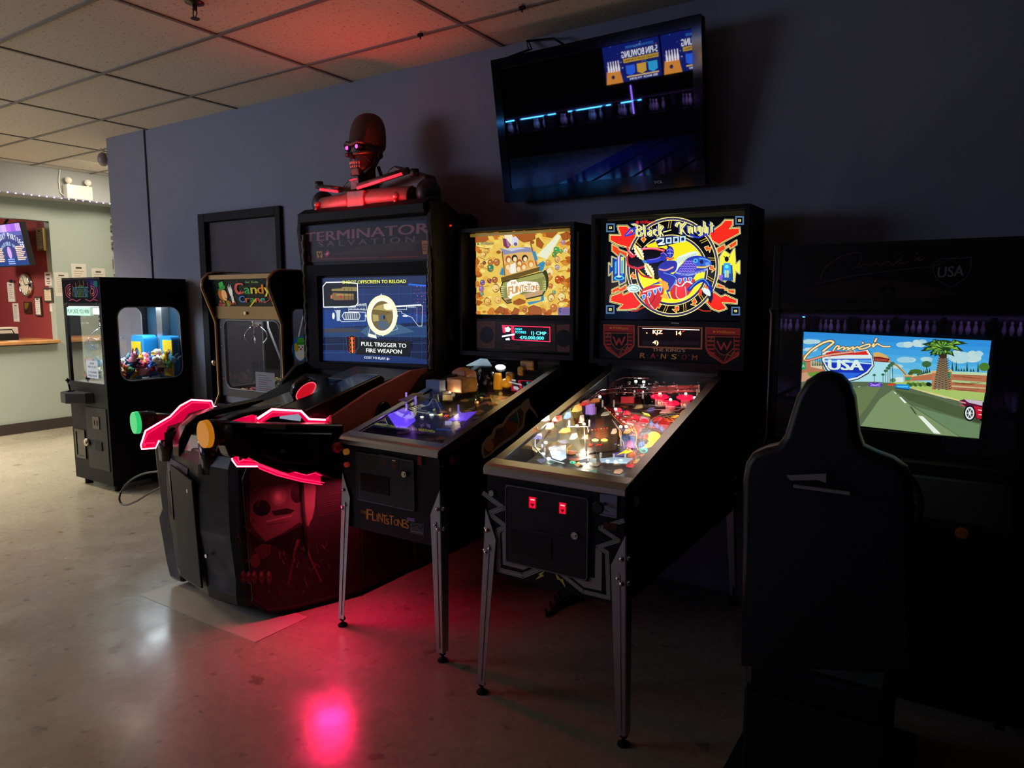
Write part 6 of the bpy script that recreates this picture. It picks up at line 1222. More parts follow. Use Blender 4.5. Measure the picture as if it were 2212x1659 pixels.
A.pe(505, 1064, 10, 8, '#0c5040', 8)
for p, c1 in (([(690, 880), (700, 850), (745, 848), (740, 870), (715, 875)], '#e83020'), ([(765, 880), (800, 850), (815, 862), (855, 840), (830, 872), (808, 866)], '#e83020'), ([(612, 1025), (690, 990), (700, 1000), (765, 992), (700, 1020), (690, 1010)], '#f03a30'), ([(1000, 985), (1120, 920), (1150, 935), (1160, 905), (1200, 940), (1130, 965), (1090, 960)], '#ffd820'), ([(1300, 490), (1380, 510), (1400, 540), (1330, 520)], '#ffe030'), ([(1620, 550), (1700, 520), (1740, 530), (1680, 560)], '#f0a030')): A.pp(p, c1)
A.build('lit_inserts', artmat(1.6, 0.3, 0.1), BK)
for u, v in ((1500, 345), (1620, 420), (1795, 355)): bumper(at(u, v + 60, 0), BK)
WL = mat('white_lit_plastic', (0.65, 0.68, 0.7), .25, emit=(.85, .93, 1.0), es=.9)
RL = mat('red_lit_plastic', (0.6, 0.02, 0.04), .2, emit=(1, .03, .08), es=.7)
for i, (u, v) in enumerate(((1030, 470), (1125, 505), (1220, 555), (1325, 600))):
    p = at(u, v + 18, 0); MB().lathe([(.016, 0), (.019, .012), (.013, .024), (.001, .028)], p, n=16).build('red_dome', RL, BK)
    MB().lathe([(.021, 0), (.021, .008), (.017, .009)], p, n=16, cap=False).build('dome_ring', CHR, BK)
for u, v in ((1010, 500), (1090, 590), (1140, 610), (1180, 620)): MB().slab([at(u - 12, v, .015), at(u + 22, v + 12, .015), at(u + 22, v - 8, .03), at(u - 12, v - 20, .03)], (0, .002, 0)).build('target', mat('target_white', (0.7, 0.6, 0.6), .4, emit=(1, .7, .7), es=.45), BK)
for i, (u, v) in enumerate(((1405, 615), (1468, 640), (1525, 672))): MB().slab([at(u - 22, v - 10, .03), at(u, v - 42, .03), at(u + 26, v + 2, .03), at(u + 4, v + 26, .03)], (0, 0, .003)).build('blue_drop_plastic', mat('blue_drop_plastic', (0.1, 0.2, 0.6), .25, emit=(.25, .4, 1.0), es=.6), BK)
MB().slab([at(240, 900, .03), at(430, 860, .03), at(440, 1000, .03), at(380, 1030, .03), at(280, 1000, .03)], (0, 0, .003)).build('slingshot_plastic', mat('ice_blue_plastic', (0.3, 0.42, 0.55), .25, emit=(.55, .75, .9), es=.45), BK)
MB().slab([at(50, 870, .03), at(150, 900, .03), at(100, 935, .03), at(55, 905, .03)], (0, 0, .003)).build('lane_plastic', mat('amber_lane_plastic', (0.6, 0.5, 0.3), .3, emit=(1, .75, .4), es=.55), BK)
MB().slab([at(820, 1010, .03), at(990, 995, .03), at(1110, 1000, .03), at(1200, 1010, .03), at(1130, 1060, .03), at(980, 1055, .03), at(830, 1040, .03)], (0, 0, .003)).build('slingshot_plastic', MATS['ice_blue_plastic'], BK)
q = MB()
for u, v in ((260, 890), (345, 965), (310, 985), (360, 940), (910, 1035), (1060, 1030), (1000, 1045), (205, 820), (240, 1005), (175, 950)): q.ell(at(u, v, .03), (.0085, .007, .006), 10, 6)
q.build('white_bulb', em('white_bulb', (.85, .94, 1.0), 5.0), BK)
q = MB()
for u, v in ((1320, 130), (1230, 125), (820, 300), (1000, 440), (1060, 640), (1120, 640), (1520, 300), (640, 610), (560, 630), (1900, 310)): q.ell(at(u, v, .035), (.008, .007, .006), 8, 6)
q.build('warm_bulb', em('warm_bulb', (1.0, .88, .75), 4.0), BK)
q = MB()
for u, v in ((80, 880), (160, 940), (190, 980), (260, 1000), (830, 1035), (980, 1050), (1110, 1050), (770, 500), (850, 420), (980, 420), (1640, 460), (1950, 250), (1930, 300), (700, 650), (470, 660), (1700, 250), (1310, 320), (1210, 310)): q.cyl(at(u, v, 0), at(u, v, 0) + Vector((0, 0, .035)), .0045, n=8)
q.build('post', WHT, BK)
# printed plastics over the slings and lanes, and rows of small lit inserts
PCOL = [('gold_plastic', (.5, .36, .08), (.9, .65, .2)), ('red_plastic', (.5, .04, .03), (.9, .08, .06)), ('cream_plastic', (.6, .55, .42), (.9, .85, .7)), ('blue_plastic', (.06, .14, .45), (.15, .3, .9)), ('orange_plastic', (.6, .2, .04), (1, .4, .1))]
for i, (u, v, du, dv, sk) in enumerate(((250, 640, 50, 30, 14), (120, 760, 46, 26, 10), (330, 560, 60, 24, 18), (420, 690, 70, 22, 12), (520, 760, 46, 30, 10), (560, 440, 60, 34, 22), (450, 520, 44, 30, 18), (650, 380, 60, 22, 22), (760, 350, 60, 18, 10), (980, 700, 34, 26, 6), (1130, 700, 44, 20, 6), (1290, 850, 40, 26, 8), (1340, 760, 34, 22, 8), (1180, 960, 50, 22, 8), (1560, 470, 60, 18, 10), (1780, 480, 50, 18, 14), (1850, 400, 44, 18, 14), (1480, 560, 50, 18, 12), (1660, 640, 44, 18, 12), (880, 500, 50, 16, 10), (1260, 420, 50, 16, 10), (1400, 450, 44, 16, 8), (200, 560, 50, 22, 18), (80, 690, 40, 24, 14), (610, 560, 34, 40, 8), (1240, 1040, 40, 18, 8))):
    nm, c1, e1 = PCOL[(i * 3) % 5]
    MB().slab([at(u - du, v + dv, .025), at(u - du * .4, v - dv, .025), at(u + du * .8, v - dv - sk, .025), at(u + du, v + dv * .3, .025), at(u + du * .2, v + dv, .025)], (0, 0, .003)).build(nm, mat(nm, c1, .25, emit=e1, es=.22), BK)
A = Art(PO, (1, 0, 0), PV, .00006); A.k = 130; A.clip = (u0, u1, 0, 1.0); A.crop(*KP)
for k in range(7): A.pe(700 + k * 34, 700 - k * 4, 11, 7, ('#ff6a2a', '#f8e060', '#ff3a2a')[k % 3], 10); 
for k in range(6): A.pe(560 + k * 26, 980 - k * 8, 10, 6, ('#f0f0d0', '#40d8a0', '#f8a040')[k % 3], 10); A.pe(1000 + k * 34, 860 + k * 12, 11, 7, ('#4a9af0', '#f0e080', '#f04030')[k % 3], 10)
for k in range(9): A.pe(880 + k * 30, 450 + k * 22, 9, 6, ('#ffe0d0', '#ff4030')[k % 2], 8)
A.build('insert_row', artmat(1.2, 0.3, 0.1), BK)
q = MB()
for pts in (((250, 880), (430, 850), (440, 1000), (250, 880)), ((830, 1045), (990, 1000), (1190, 1010), (1120, 1062), (830, 1045)), ((60, 860), (200, 1000), (420, 1060)), ((640, 640), (660, 900)), ((960, 560), (1060, 700), (1060, 860)), ((450, 640), (680, 640), (690, 700)), ((1400, 440), (1700, 460), (1780, 420))): q.tube([at(u, v, .018) for u, v in pts], .0028, 6)
q.build('rubber_ring', mat('white_rubber', (.55, .55, .52), .5), BK)
# clear ramps and wire guides
q = MB(); RMP = glassmat('ramp_plastic', .05, (.9, .9, .92), 1.5, .16)
for pts, h in ((((700, 360), (800, 270), (1000, 250), (1300, 260), (1600, 230), (1960, 210)), .06), (((690, 330), (830, 225), (1050, 200), (1400, 190), (1980, 160)), .07), (((960, 240), (970, 130), (1100, 80), (1380, 90)), .05)):
    for dh in (0, .012): q.tube([at(u, v, h + dh) for u, v in pts], .0025, 6)
q.build('wire_ramp', CHR, BK)
q = MB().loft([[at(u, v, .045), at(u + 6, v + 44, .045), at(u + 6, v + 44, .049), at(u, v, .049)] for u, v in ((760, 250), (1000, 215), (1300, 215), (1700, 190), (1960, 175))], smooth=False); q.build('clear_ramp', RMP, BK)
q = MB()
for k in range(60):
    u, v = rn.uniform(960, 1960), rn.uniform(130, 300); q.ell(at(u, v, rn.uniform(.01, .05)), (rn.uniform(.004, .012), .005, .005), 6, 5)
q.build('ramp_hardware', MATS['dark_chrome_bits'], BK)
MB().slab([at(1420, 180, .02), at(1960, 170, .02), at(1940, 240, .0), at(1400, 260, .0)], (0, 0, .003)).build('red_lit_panel', mat('red_wash_panel', (0.4, 0.1, 0.1), .3, emit=(.8, .05, .07), es=.15), BK)
p = at(710, 500, 0); MB().box(p.x - .018, p.x + .018, p.y - .012, p.y + .012, p.z, p.z + .05).build('violet_target', mat('violet_target', (0.25, 0.15, 0.5), .3, emit=(.4, .25, .9), es=.4), BK)
q = MB()
for u, v in ((1100, 370), (1170, 370)): q.box(*(lambda p: (p.x - .016, p.x + .016, p.y - .006, p.y + .006, p.z, p.z + .03))(at(u, v, 0)))
q.build('red_target', mat('dark_red_target', (0.4, 0.01, 0.02), .3, emit=(1, .02, .05), es=.25), BK)
for sx, u in ((-1, 590), (1, 780)): MB().slab([at(u, 1042, .015), at(u, 1058, .015), at(u - sx * 90, 1040 - 0, .015)], (0, 0, .014)).build('flipper', mat('flipper_white', (0.6, 0.6, 0.55), .4), BK)
MB().ell(at(560, 910, .013), .0135, 14, 10).build('steel_ball', CHR, BK) if False else None
lamp('white_playfield_light', 'POINT', at(330, 930, .075), .9, (.85, .93, 1.0), .01); lamp('white_playfield_light', 'POINT', at(1010, 1010, .075), .8, (.85, .93, 1.0), .01)
lamp('red_playfield_light', 'POINT', at(1620, 380, .10), .7, (1.0, .08, .10), .01); lamp('red_playfield_light', 'POINT', at(1150, 560, .07), .6, (1.0, .15, .15), .01)
lamp('warm_playfield_light', 'POINT', at(620, 560, .09), 2.6, (1.0, .88, .65), .01); lamp('warm_playfield_light', 'POINT', at(1440, 700, .07), 1.3, (1.0, .9, .6), .01); lamp('warm_playfield_light', 'POINT', at(1300, 170, .09), 1.2, (.9, .92, 1.0), .01); lamp('warm_playfield_light', 'POINT', at(250, 640, .09), 2.0, (1.0, .9, .65), .01)

# cables and a small box lying behind and between the pinball machines
q = MB(); rn = random.Random(6)
for k in range(4):
    q.tube([(-1.72 + .02 * k, 3.1 - .08 * k, .008), (-1.62, 2.95 - .05 * k, .008), (-1.55 - .03 * k, 3.05, .010), (-1.66, 3.2 + .02 * k, .008), (-1.8, 3.3, .008)], .006, 6)
tag(q.build('power_cables', RUB), 'tangle of black power cables on the floor between the pinball machines', 'cable')
tag(MB().box(-1.86, -1.62, 3.28, 3.42, 0.001, .05).build('cardboard_box', mat('brown_box', (0.22, 0.12, 0.08), .8), bevel=.003), 'small flat brown box on the floor behind the pinball machine legs', 'box')
# ================================================================ driving game
RX0, RX1, RY = -.684, .192, 3.0
RC = thing('driving_game', 'large black driving game with bright highway picture on its screen', 'arcade machine', (-.246, 3.27, 0))
DM = mat('driving_black', (0.003, 0.003, 0.0035), .6, spec=.2)
pr_ = [(RY, 1.736), (RY, 1.48), (RY + .03, 1.46), (RY + .03, .95), (RY - .12, .88), (RY - .14, .02), (3.54, .02), (3.54, 1.75), (RY + .1, 1.75)]
for x, s_ in ((RX0, 1), (RX1, -1)): MB().prism(pr_, 'x', x, x + s_ * .03).build('side_panel', DM, RC, bevel=.003)
MB().tube([(RX0 - .003, a, b) for a, b in pr_[1:6]], .008, 6).build('edge_trim', mat('dull_trim', (0.03, 0.03, 0.03), .4), RC)
MB().box(RX0 + .03, RX1 - .03, RY + .09, 3.54, .02, 1.74).box(RX0 + .03, RX1 - .03, RY + .004, RY + .09, 1.48, 1.735).box(RX0 + .03, RX1 - .03, RY - .1, RY + .09, .02, .93).build('cabinet', DM, RC)
MB().hole((RX0 + .03, RX1 - .03, .93, 1.48), rrect(-.565, .073, 1.015, 1.40, .004, 1), lambda u, v: (u, RY + .03, v), (0, .02, 0)).build('screen_bezel', MBK, RC)
# dim header graphic
A = Art((RX0 + .03, RY + .003, 1.48), (1, 0, 0), (0, 0, 1), .00005); A.crop(1640, 500, .28933)
A.pp([(115, 115), (1880, 85), (1880, 505), (115, 540)], '#0e0d0e'); A.pp([(330, 480), (420, 430), (600, 380), (800, 350), (1000, 360), (1250, 400), (1500, 470), (1200, 500), (700, 510)], '#221612'); A.pe(960, 450, 60, 50, '#090909', 20); A.pe(960, 450, 34, 28, '#1c1a1a', 16)
for k in range(18): A.pe(380 + (k * 53) % 160, 180 + (k * 37) % 160, 26, 20, '#10160f', 8)
A.ls([(455, 360), (480, 290), (540, 230), (640, 175), (740, 158), (765, 180), (740, 250), (690, 280)], 9, '#3c3230'); A.pl([(430, 390), (700, 330), (1000, 290), (1300, 260), (1500, 180)], 8, '#2e2a28')
A.ls([(740, 270), (800, 240), (820, 260), (880, 230), (900, 255), (960, 225), (1000, 250), (1060, 200), (1050, 240), (1120, 225)], 8, '#3c3430'); A.pl([(1160, 220), (1200, 190), (1190, 225), (1240, 200)], 8, '#3c3430'); A.pl([(1045, 165), (1052, 172)], 8, '#3c3430'); A.pl([(1180, 155), (1170, 172)], 7, '#3c3430')
sh_ = [(1300, 240), (1360, 205), (1500, 200), (1585, 190), (1580, 280), (1540, 350), (1430, 420), (1330, 360), (1300, 300)]; A.pl(sh_, 7, '#34383c', True); A.pt('USA', (1330, 345), (1525, 330), 80, '#4c5254', .1); A.pl([(1580, 440), (1710, 438)], 5, '#2a2a2a')
A.build('header_graphic', artmat(0.05, 0.35, 0.6), RC)
# screen picture
A = Art((RX0 + .03, RY + .055, .93), (1, 0, 0), (0, 0, 1), .00003); A.crop(1640, 500, .28933)
def lerp(a, b, t): return a + (b - a) * t
TL, TR, BR_, BL_ = (318, 748), (1733, 815), (1640, 1545), (262, 1400)
def Q(s, t): return (lerp(lerp(TL[0], TR[0], s), lerp(BL_[0], BR_[0], s), t), lerp(lerp(TL[1], TR[1], s), lerp(BL_[1], BR_[1], s), t))
sky = ['#2f8fdc', '#3698de', '#3fa0e0', '#4cabe2', '#5cb6e4', '#70c2e6', '#86cde6', '#9ed8e8', '#b4e2ea']
for k, c1 in enumerate(sky): A.pp([Q(0, k * .068), Q(1, k * .068), Q(1, (k + 1) * .068 + .01), Q(0, (k + 1) * .068 + .01)], c1)
rn = random.Random(13)
for cx, cy, rx, ry in ((400, 820, 70, 24), (1090, 840, 60, 34), (1190, 830, 55, 36), (1120, 960, 90, 30), (1540, 940, 130, 50), (1450, 920, 60, 40), (1620, 920, 60, 34), (1250, 960, 60, 26), (380, 880, 60, 18), (1060, 1010, 80, 18)):
    for k in range(4): A.pe(cx + rn.uniform(-.5, .5) * rx, cy + rn.uniform(-.3, .3) * ry, rx * rn.uniform(.45, .75), ry * rn.uniform(.5, .8), rn.choice(['#b0d8e0', '#a0d0e0', '#c0dcdc']), 14)
A.pp([(650, 860), (850, 950), (970, 975), (1000, 1120), (640, 1120)], '#a8e0ea')
# left wall, hedge, right walls and lawn
A.pp([(302, 930), (330, 920), (360, 960), (470, 980), (500, 1060), (350, 1060), (290, 1070)], '#b87858'); A.pp([(385, 960), (470, 980), (470, 1030), (385, 1010)], '#d8c8a0')
for k in range(7): A.pp([(392 + k * 13, 1000), (396 + k * 13, 940), (402 + k * 13, 1005)], '#2c4a38')
A.pp([(300, 975), (345, 970), (350, 1030), (300, 1035)], '#2a9a6a'); A.pt('5A', (306, 1018), (340, 1014), 22, '#b8e8d0'); A.pp([(285, 1060), (360, 1050), (400, 1110), (285, 1130)], '#c89a78'); A.pp([(360, 1055), (440, 1045), (500, 1060), (470, 1075), (380, 1085)], '#6a9a3a'); A.pp([(300, 935), (350, 915), (352, 930), (300, 950)], '#c88a4a')
A.pp([(1100, 1115), (1200, 1120), (1560, 1150), (1690, 1180), (1675, 1275), (1500, 1260), (1300, 1205), (1110, 1160), (960, 1130), (1000, 1118)], '#a8c468'); A.pp([(1110, 1160), (1300, 1205), (1500, 1258), (1495, 1268), (1290, 1216), (1100, 1168)], '#d8d08a')
A.pp([(1435, 1045), (1700, 1055), (1690, 1205), (1430, 1180)], '#b4704c'); A.pp([(1435, 1045), (1700, 1055), (1700, 1075), (1435, 1065)], '#bcd8a8'); A.pp([(1438, 1108), (1695, 1125), (1695, 1142), (1438, 1124)], '#a8c88a'); A.pp([(1436, 1148), (1692, 1166), (1692, 1176), (1436, 1160)], '#c8b488')
for k in range(9): A.pl([(1450 + (k * 67) % 230, 1075 + (k % 3) * 9), (1500 + (k * 67) % 190, 1078 + (k % 3) * 9)], 3, '#6a3a28'); A.pl([(1450 + (k * 59) % 230, 1128 + (k % 3) * 5), (1490 + (k * 59) % 190, 1131 + (k % 3) * 5)], 3, '#6a3a28'); A.pl([(1450 + (k * 61) % 230, 1172 + (k % 3) * 8), (1495 + (k * 61) % 180, 1176 + (k % 3) * 8)], 3, '#7a4430')
A.pp([(1130, 1085), (1290, 1060), (1290, 1110), (1140, 1115)], '#b8704c'); A.pp([(1130, 1072), (1290, 1042), (1290, 1062), (1135, 1086)], '#bcd0a0')
for x, y0, y1 in ((1185, 1045, 1075), (1200, 1030, 1070), (1215, 1035, 1068), (1228, 1025, 1064), (1242, 1028, 1060), (1256, 1020, 1058), (1272, 1015, 1054), (1442, 965, 1040), (1472, 958, 1040), (1552, 962, 1044), (1634, 966, 1048), (1490, 1020, 1042), (1510, 1018, 1042), (1530, 1020, 1044), (1580, 1020, 1046), (1600, 1022, 1046)): A.pp([(x - 8, y1), (x, y0), (x + 8, y1)], '#1f4638')
for cx, cy, rx, ry, c1 in ((1250, 990, 36, 24, '#3a6a3a'), (1170, 1045, 50, 18, '#4a6a2c'), (1680, 1010, 40, 32, '#4a7a2c'), (1130, 1060, 20, 12, '#3a5a2c')): A.pe(cx, cy, rx, ry, c1, 12)
A.pl([(1250, 1000), (1252, 1050)], 6, '#2c3a2c')
for k in range(10): A.pe(1115 + k * 18, 1138 + (k % 2) * 6, 15, 14, rn.choice(['#4a7a2c', '#6a8a3c', '#3a5f2a']), 9)
A.pe(1265, 1140, 18, 16, '#16241a', 10); A.pp([(1290, 1040), (1440, 1030), (1440, 1050), (1290, 1058)], '#d8b878'); A.pp([(1290, 1056), (1325, 1056), (1320, 1180), (1290, 1180)], '#c07a54'); A.pp([(1400, 1050), (1438, 1050), (1432, 1186), (1405, 1184)], '#b87450'); A.pp([(1405, 1050), (1432, 1048), (1428, 1100), (1405, 1105)], '#2a9a6a')
# arch with red banner
A.pp([(850, 905), (890, 900), (930, 915), (975, 945), (970, 978), (858, 970)], '#7c1c20'); A.pp([(850, 905), (890, 900), (940, 918), (975, 950), (900, 935), (856, 935)], '#d8b060'); A.pt('FREEWAY', (868, 965), (960, 972), 18, '#c86a4a')
A.pl([(970, 968), (1030, 1000), (1070, 1040), (1100, 1075)], 14, '#c89a4a'); A.pl([(975, 970), (1030, 1002), (1070, 1042), (1095, 1070)], 5, '#7a5a24'); A.pp([(1075, 1070), (1145, 1070), (1145, 1082), (1075, 1084)], '#d8b068'); A.pp([(1085, 1082), (1138, 1082), (1136, 1118), (1090, 1118)], '#c07850'); A.pe(1112, 1098, 22, 14, '#2f9a70', 14)
A.pp([(1010, 1100), (1030, 1086), (1075, 1088), (1078, 1125), (1010, 1125)], '#d8e8e0'); A.pe(1000, 1110, 22, 16, '#5a8a6a', 10)
for x, y, h in ((860, 1072, 50), (925, 1068, 55), (945, 1040, 80), (962, 1020, 105), (978, 1000, 125), (996, 985, 140)): A.pl([(x, y), (x, y + h)], 4, '#2c3c30'); A.pe(x, y, 10 + h * .06, 7 + h * .05, '#3f6a48', 9)
# road and lane marks
A.pp([(640, 1120), (870, 1122), (1000, 1130), (1290, 1216), (1510, 1275), (1660, 1420), (1640, 1545), (262, 1400), (280, 1128), (400, 1110)], '#5a6a4c')
A.pp([(840, 1150), (910, 1160), (740, 1400), (700, 1445), (262, 1400), (275, 1250), (640, 1180)], '#6a7c50'); A.pp([(1000, 1180), (1120, 1290), (1500, 1535), (760, 1450), (900, 1250)], '#7c9468'); A.pp([(1010, 1180), (1300, 1240), (1560, 1330), (1640, 1380), (1645, 1430), (1400, 1360), (1120, 1260)], '#4c5c3a'); A.pp([(1150, 1300), (1400, 1370), (1645, 1440), (1640, 1545), (1500, 1530)], '#6a8862')
for p in ([(1045, 1235), (1060, 1235), (1102, 1278), (1085, 1280)], [(1185, 1375), (1222, 1378), (1358, 1510), (1305, 1505)], [(1005, 1195), (1014, 1196), (1026, 1210), (1016, 1210)], [(668, 1170), (708, 1164), (708, 1168), (672, 1174)], [(738, 1158), (755, 1155), (755, 1158), (740, 1161)]): A.pp(p, '#ecf4ea')
A.pp([(1120, 1300), (1140, 1310), (1180, 1365), (1165, 1362)], '#3c4c34')
# cars
A.pp([(820, 1128), (912, 1130), (915, 1160), (820, 1156)], '#5a2ac8'); A.pl([(832, 1136), (865, 1146), (905, 1136)], 5, '#c8b0f8'); A.pl([(830, 1150), (905, 1152)], 4, '#c8b0f8'); A.pp([(962, 1134), (1010, 1136), (1012, 1150), (965, 1150)], '#d8402a'); A.pp([(1018, 1148), (1040, 1138), (1110, 1142), (1128, 1158), (1122, 1180), (1022, 1168)], '#1f8ae0'); A.pp([(1030, 1152), (1112, 1154), (1112, 1164), (1030, 1160)], '#5ad0f8'); A.pl([(1020, 1168), (1120, 1180)], 6, '#0c2a50')
A.pp([(1495, 1262), (1530, 1250), (1668, 1262), (1660, 1400), (1620, 1400), (1580, 1330), (1530, 1300)], '#5a1430'); A.pp([(1530, 1250), (1668, 1264), (1666, 1300), (1560, 1275)], '#c8b8c8'); A.pp([(1600, 1300), (1664, 1310), (1658, 1400), (1625, 1390)], '#c01830'); A.pl([(1500, 1270), (1540, 1280)], 9, '#e8a0a8'); A.pl([(1502, 1296), (1530, 1300)], 8, '#e04050'); A.pl([(1635, 1330), (1662, 1335)], 7, '#f0e0e0'); A.pl([(1640, 1365), (1660, 1368)], 7, '#f0e0e0')
A.pe(1572, 1355, 44, 60, '#0c0c10', 20); A.pe(1572, 1355, 34, 48, '#dce8e8', 20); A.pe(1572, 1355, 25, 36, '#3c4448', 16); A.pe(1572, 1355, 10, 14, '#f0f4f4', 10)
for k in range(6): a = k * PI / 3; A.pl([(1572, 1355), (1572 + 26 * math.cos(a), 1355 + 38 * math.sin(a))], 6, '#e0e8e8')
for k in range(5): A.pl([(1600 + k * 12, 1418 + k * 3), (1612 + k * 12, 1400 + k * 2)], 5, '#1c2018')
# palm
A.pp([(1345, 930), (1400, 930), (1412, 1060), (1425, 1180), (1300, 1170), (1320, 1060)], '#8a7458')
for k in range(14):
    for j in range(5):
        x = 1335 - k * 2.4 + j * (15 + k * 1.0); y = 945 + k * 17 + (j % 2) * 7; A.pl([(x, y), (x + 9, y + 7), (x + 18, y)], 4.5, '#2c2018')
A.pp([(1340, 905), (1405, 905), (1398, 945), (1350, 945)], '#3c2a1c')
A.pe(1368, 850, 95, 42, '#24401c', 20); A.pe(1368, 838, 60, 26, '#3a6a2a', 16)
for x, y, a, l in ((1370, 880, -3.05, 150), (1370, 870, -2.7, 110), (1370, 850, -.15, 170), (1375, 860, .12, 130), (1370, 880, 2.8, 110), (1370, 890, .5, 100), (1365, 890, 2.4, 80), (1370, 860, -2.3, 70), (1370, 860, -.8, 75), (1370, 850, -1.5, 50), (1372, 890, 1.2, 50), (1365, 895, 2.0, 55), (1400, 860, -.35, 140), (1330, 860, 3.35, 120), (1420, 870, .25, 110), (1320, 875, 2.95, 120), (1400, 840, -.02, 160), (1330, 845, 3.2, 80), (1400, 890, .75, 80), (1330, 895, 2.5, 70), (1300, 840, -1.2, 60), (1440, 840, -1.0, 60), (1390, 885, 1.5, 45), (1350, 850, -1.9, 60)):
    tx, ty = x + l * math.cos(a), max(y + l * math.sin(a) * .8, 800 + (x + l * math.cos(a) - 1270) * .04); nx, ny = -math.sin(a) * 17, math.cos(a) * 17; my = max((y + ty) / 2 - 10, 806)
    A.pp([(x, y), ((x + tx) / 2 + nx, max(my + ny, 806)), (tx, ty), ((x + tx) / 2 - nx, max(my - ny, 804))], '#24381c'); A.pp([(x, y), ((x + tx) / 2 + nx * .5, max(my + ny * .5, 808)), ((x + tx * 2) / 3, max((y + 2 * ty) / 3, 806)), ((x + tx) / 2 - nx * .6, max(my - ny * .6, 806))], rn.choice(['#6aa83a', '#88c048', '#5a9a3a']))
# title shield
A.pp([(470, 900), (510, 885), (640, 905), (760, 890), (815, 878), (850, 930), (862, 1000), (820, 1060), (740, 1105), (640, 1128), (560, 1090), (500, 1030), (468, 960)], '#2a3038')
A.pp([(476, 900), (512, 888), (640, 908), (760, 893), (812, 882), (845, 932), (855, 1000), (815, 1052), (738, 1098), (642, 1120), (566, 1084), (508, 1026), (474, 960)], '#dcecec')
A.pp([(492, 950), (840, 948), (842, 1000), (805, 1045), (735, 1085), (642, 1106), (572, 1072), (520, 1022), (492, 975)], '#1c3fc0'); A.pp([(520, 985), (800, 985), (842, 1000), (805, 1045), (735, 1085), (642, 1106), (572, 1072), (520, 1022)], '#1a34b8'); A.pp([(560, 1050), (770, 1055), (700, 1092), (642, 1106), (590, 1082)], '#2f6ae0'); A.pp([(494, 955), (838, 955), (842, 975), (720, 972), (600, 970), (494, 968)], '#58a8e8'); A.pp([(494, 962), (560, 968), (640, 962), (840, 982), (840, 990), (700, 980), (494, 974)], '#b8e0f0')
A.pp([(500, 905), (560, 890), (700, 905), (800, 890), (820, 920), (660, 920), (500, 935)], '#d82a24'); A.pl([(492, 945), (830, 940)], 7, '#dcecec')
A.pt('USA', (516, 1034), (776, 1040), 82, '#141a3c'); A.pt('USA', (526, 1030), (780, 1036), 78, '#dcf0ec'); A.pt('USA', (518, 1030), (772, 1036), 78, '#dcf0ec'); A.pt('USA', (522, 1028), (776, 1034), 78, '#dcf0ec')
cz_ = [(480, 892), (520, 860), (555, 832), (550, 820), (520, 818), (470, 836), (400, 880), (350, 930), (340, 955), (360, 962), (410, 950), (480, 930), (560, 915), (640, 905), (700, 897)]
cz2 = [(555, 890), (580, 855), (600, 858), (590, 880), (625, 862), (640, 868), (630, 882), (660, 866), (672, 870), (664, 882), (700, 862), (706, 868), (700, 880), (735, 860), (745, 868), (770, 855), (820, 840), (828, 855), (790, 872), (750, 878)]
cz3 = [(845, 852), (858, 838), (852, 862), (880, 838), (900, 845), (930, 858), (978, 858)]
for c1, w1 in (('#1a2430', 30), ('#d8845a', 21), ('#f0e6a0', 14)):
    A.ls(cz_[:9], w1 * .85, c1); A.ls(cz_[8:], w1 * .7, c1 if w1 > 15 else '#e89a80'); A.ls(cz2, w1 * .62, c1); A.ls(cz3, w1 * .62, c1); A.pl([(774, 830), (778, 832)], w1 * .8, c1); A.pl([(866, 822), (878, 800)], w1 * .8, c1)
A.build('screen', artmat(1.05, 0.2, 0.02), RC)
MB().box(RX0 + .032, RX1 - .032, RY + .022, RY + .026, .95, 1.478).build('tinted_glass', GLS, RC)
# dash with wheel
MB().prism([(2.62, .60), (2.60, .80), (2.80, .90), (2.86, .90), (2.86, .40), (2.66, .40)], 'x', -.66, .17).build('dashboard', DM, RC, bevel=.02)
q = MB(); wc = Vector((-.246, 2.52, .86)); q.tube([wc + Vector((.15 * math.cos(t), .05 * math.sin(t), .14 * math.sin(t))) for t in [2 * PI * k / 24 for k in range(24)]], .013, 8, closed=True)
for a in (0, 2.1, 4.2): q.cyl(wc + Vector((0, .02, 0)), wc + Vector((.15 * math.cos(a), .05 * math.sin(a), .14 * math.sin(a))), .011)
q.cyl(wc, wc + Vector((0, .1, -.03)), .03); q.build('steering_wheel', RUB, RC)
MB().cyl((.02, 2.60, .78), (.02, 2.585, .785), .018).build('view_button', mat('dull_orange_button', (0.4, 0.12, 0.03), .3), RC)
# seat on its own base
ST = thing('racing_chair', 'black moulded high-back seat in front of the highway screen', 'chair', (-.31, 2.1, 0))
px_ = [(1600, 1440), (1597, 1200), (1597, 1040), (1603, 1005), (1618, 983), (1645, 972), (1672, 966), (1687, 945), (1700, 900), (1712, 860), (1733, 825), (1758, 810), (1780, 808), (1806, 816), (1826, 836), (1838, 865), (1843, 905), (1848, 945), (1858, 972), (1885, 985), (1925, 1000), (1955, 1022), (1968, 1060), (1972, 1200), (1970, 1460)]
P2 = []
Ys = 2.0
for u, v in px_:
    p = pix(u, v, (0, Ys, 0), Vector((0, 1, 0))); P2.append((p.x, p.z))
def inset(pts, k):
    cx = sum(p[0] for p in pts) / len(pts); out = []
    n_ = len(pts)
    for i in range(n_):
        a, b, c = Vector(pts[i - 1]), Vector(pts[i]), Vector(pts[(i + 1) % n_]); t = (c - a).normalized(); nn = Vector((-t.y, t.x)); out.append(tuple(b + nn * k))
    return out
SHL = mat('seat_shell', (0.004, 0.0045, 0.006), .4, bump=.2, bscale=200, spec=.3)
prs = P2[::-1]
base_area = sum(prs[i - 1][0] * prs[i][1] - prs[i][0] * prs[i - 1][1] for i in range(len(prs)))
sg = -1 if base_area < 0 else 1
tilt = lambda z: (z - .6) * .06
rings = []
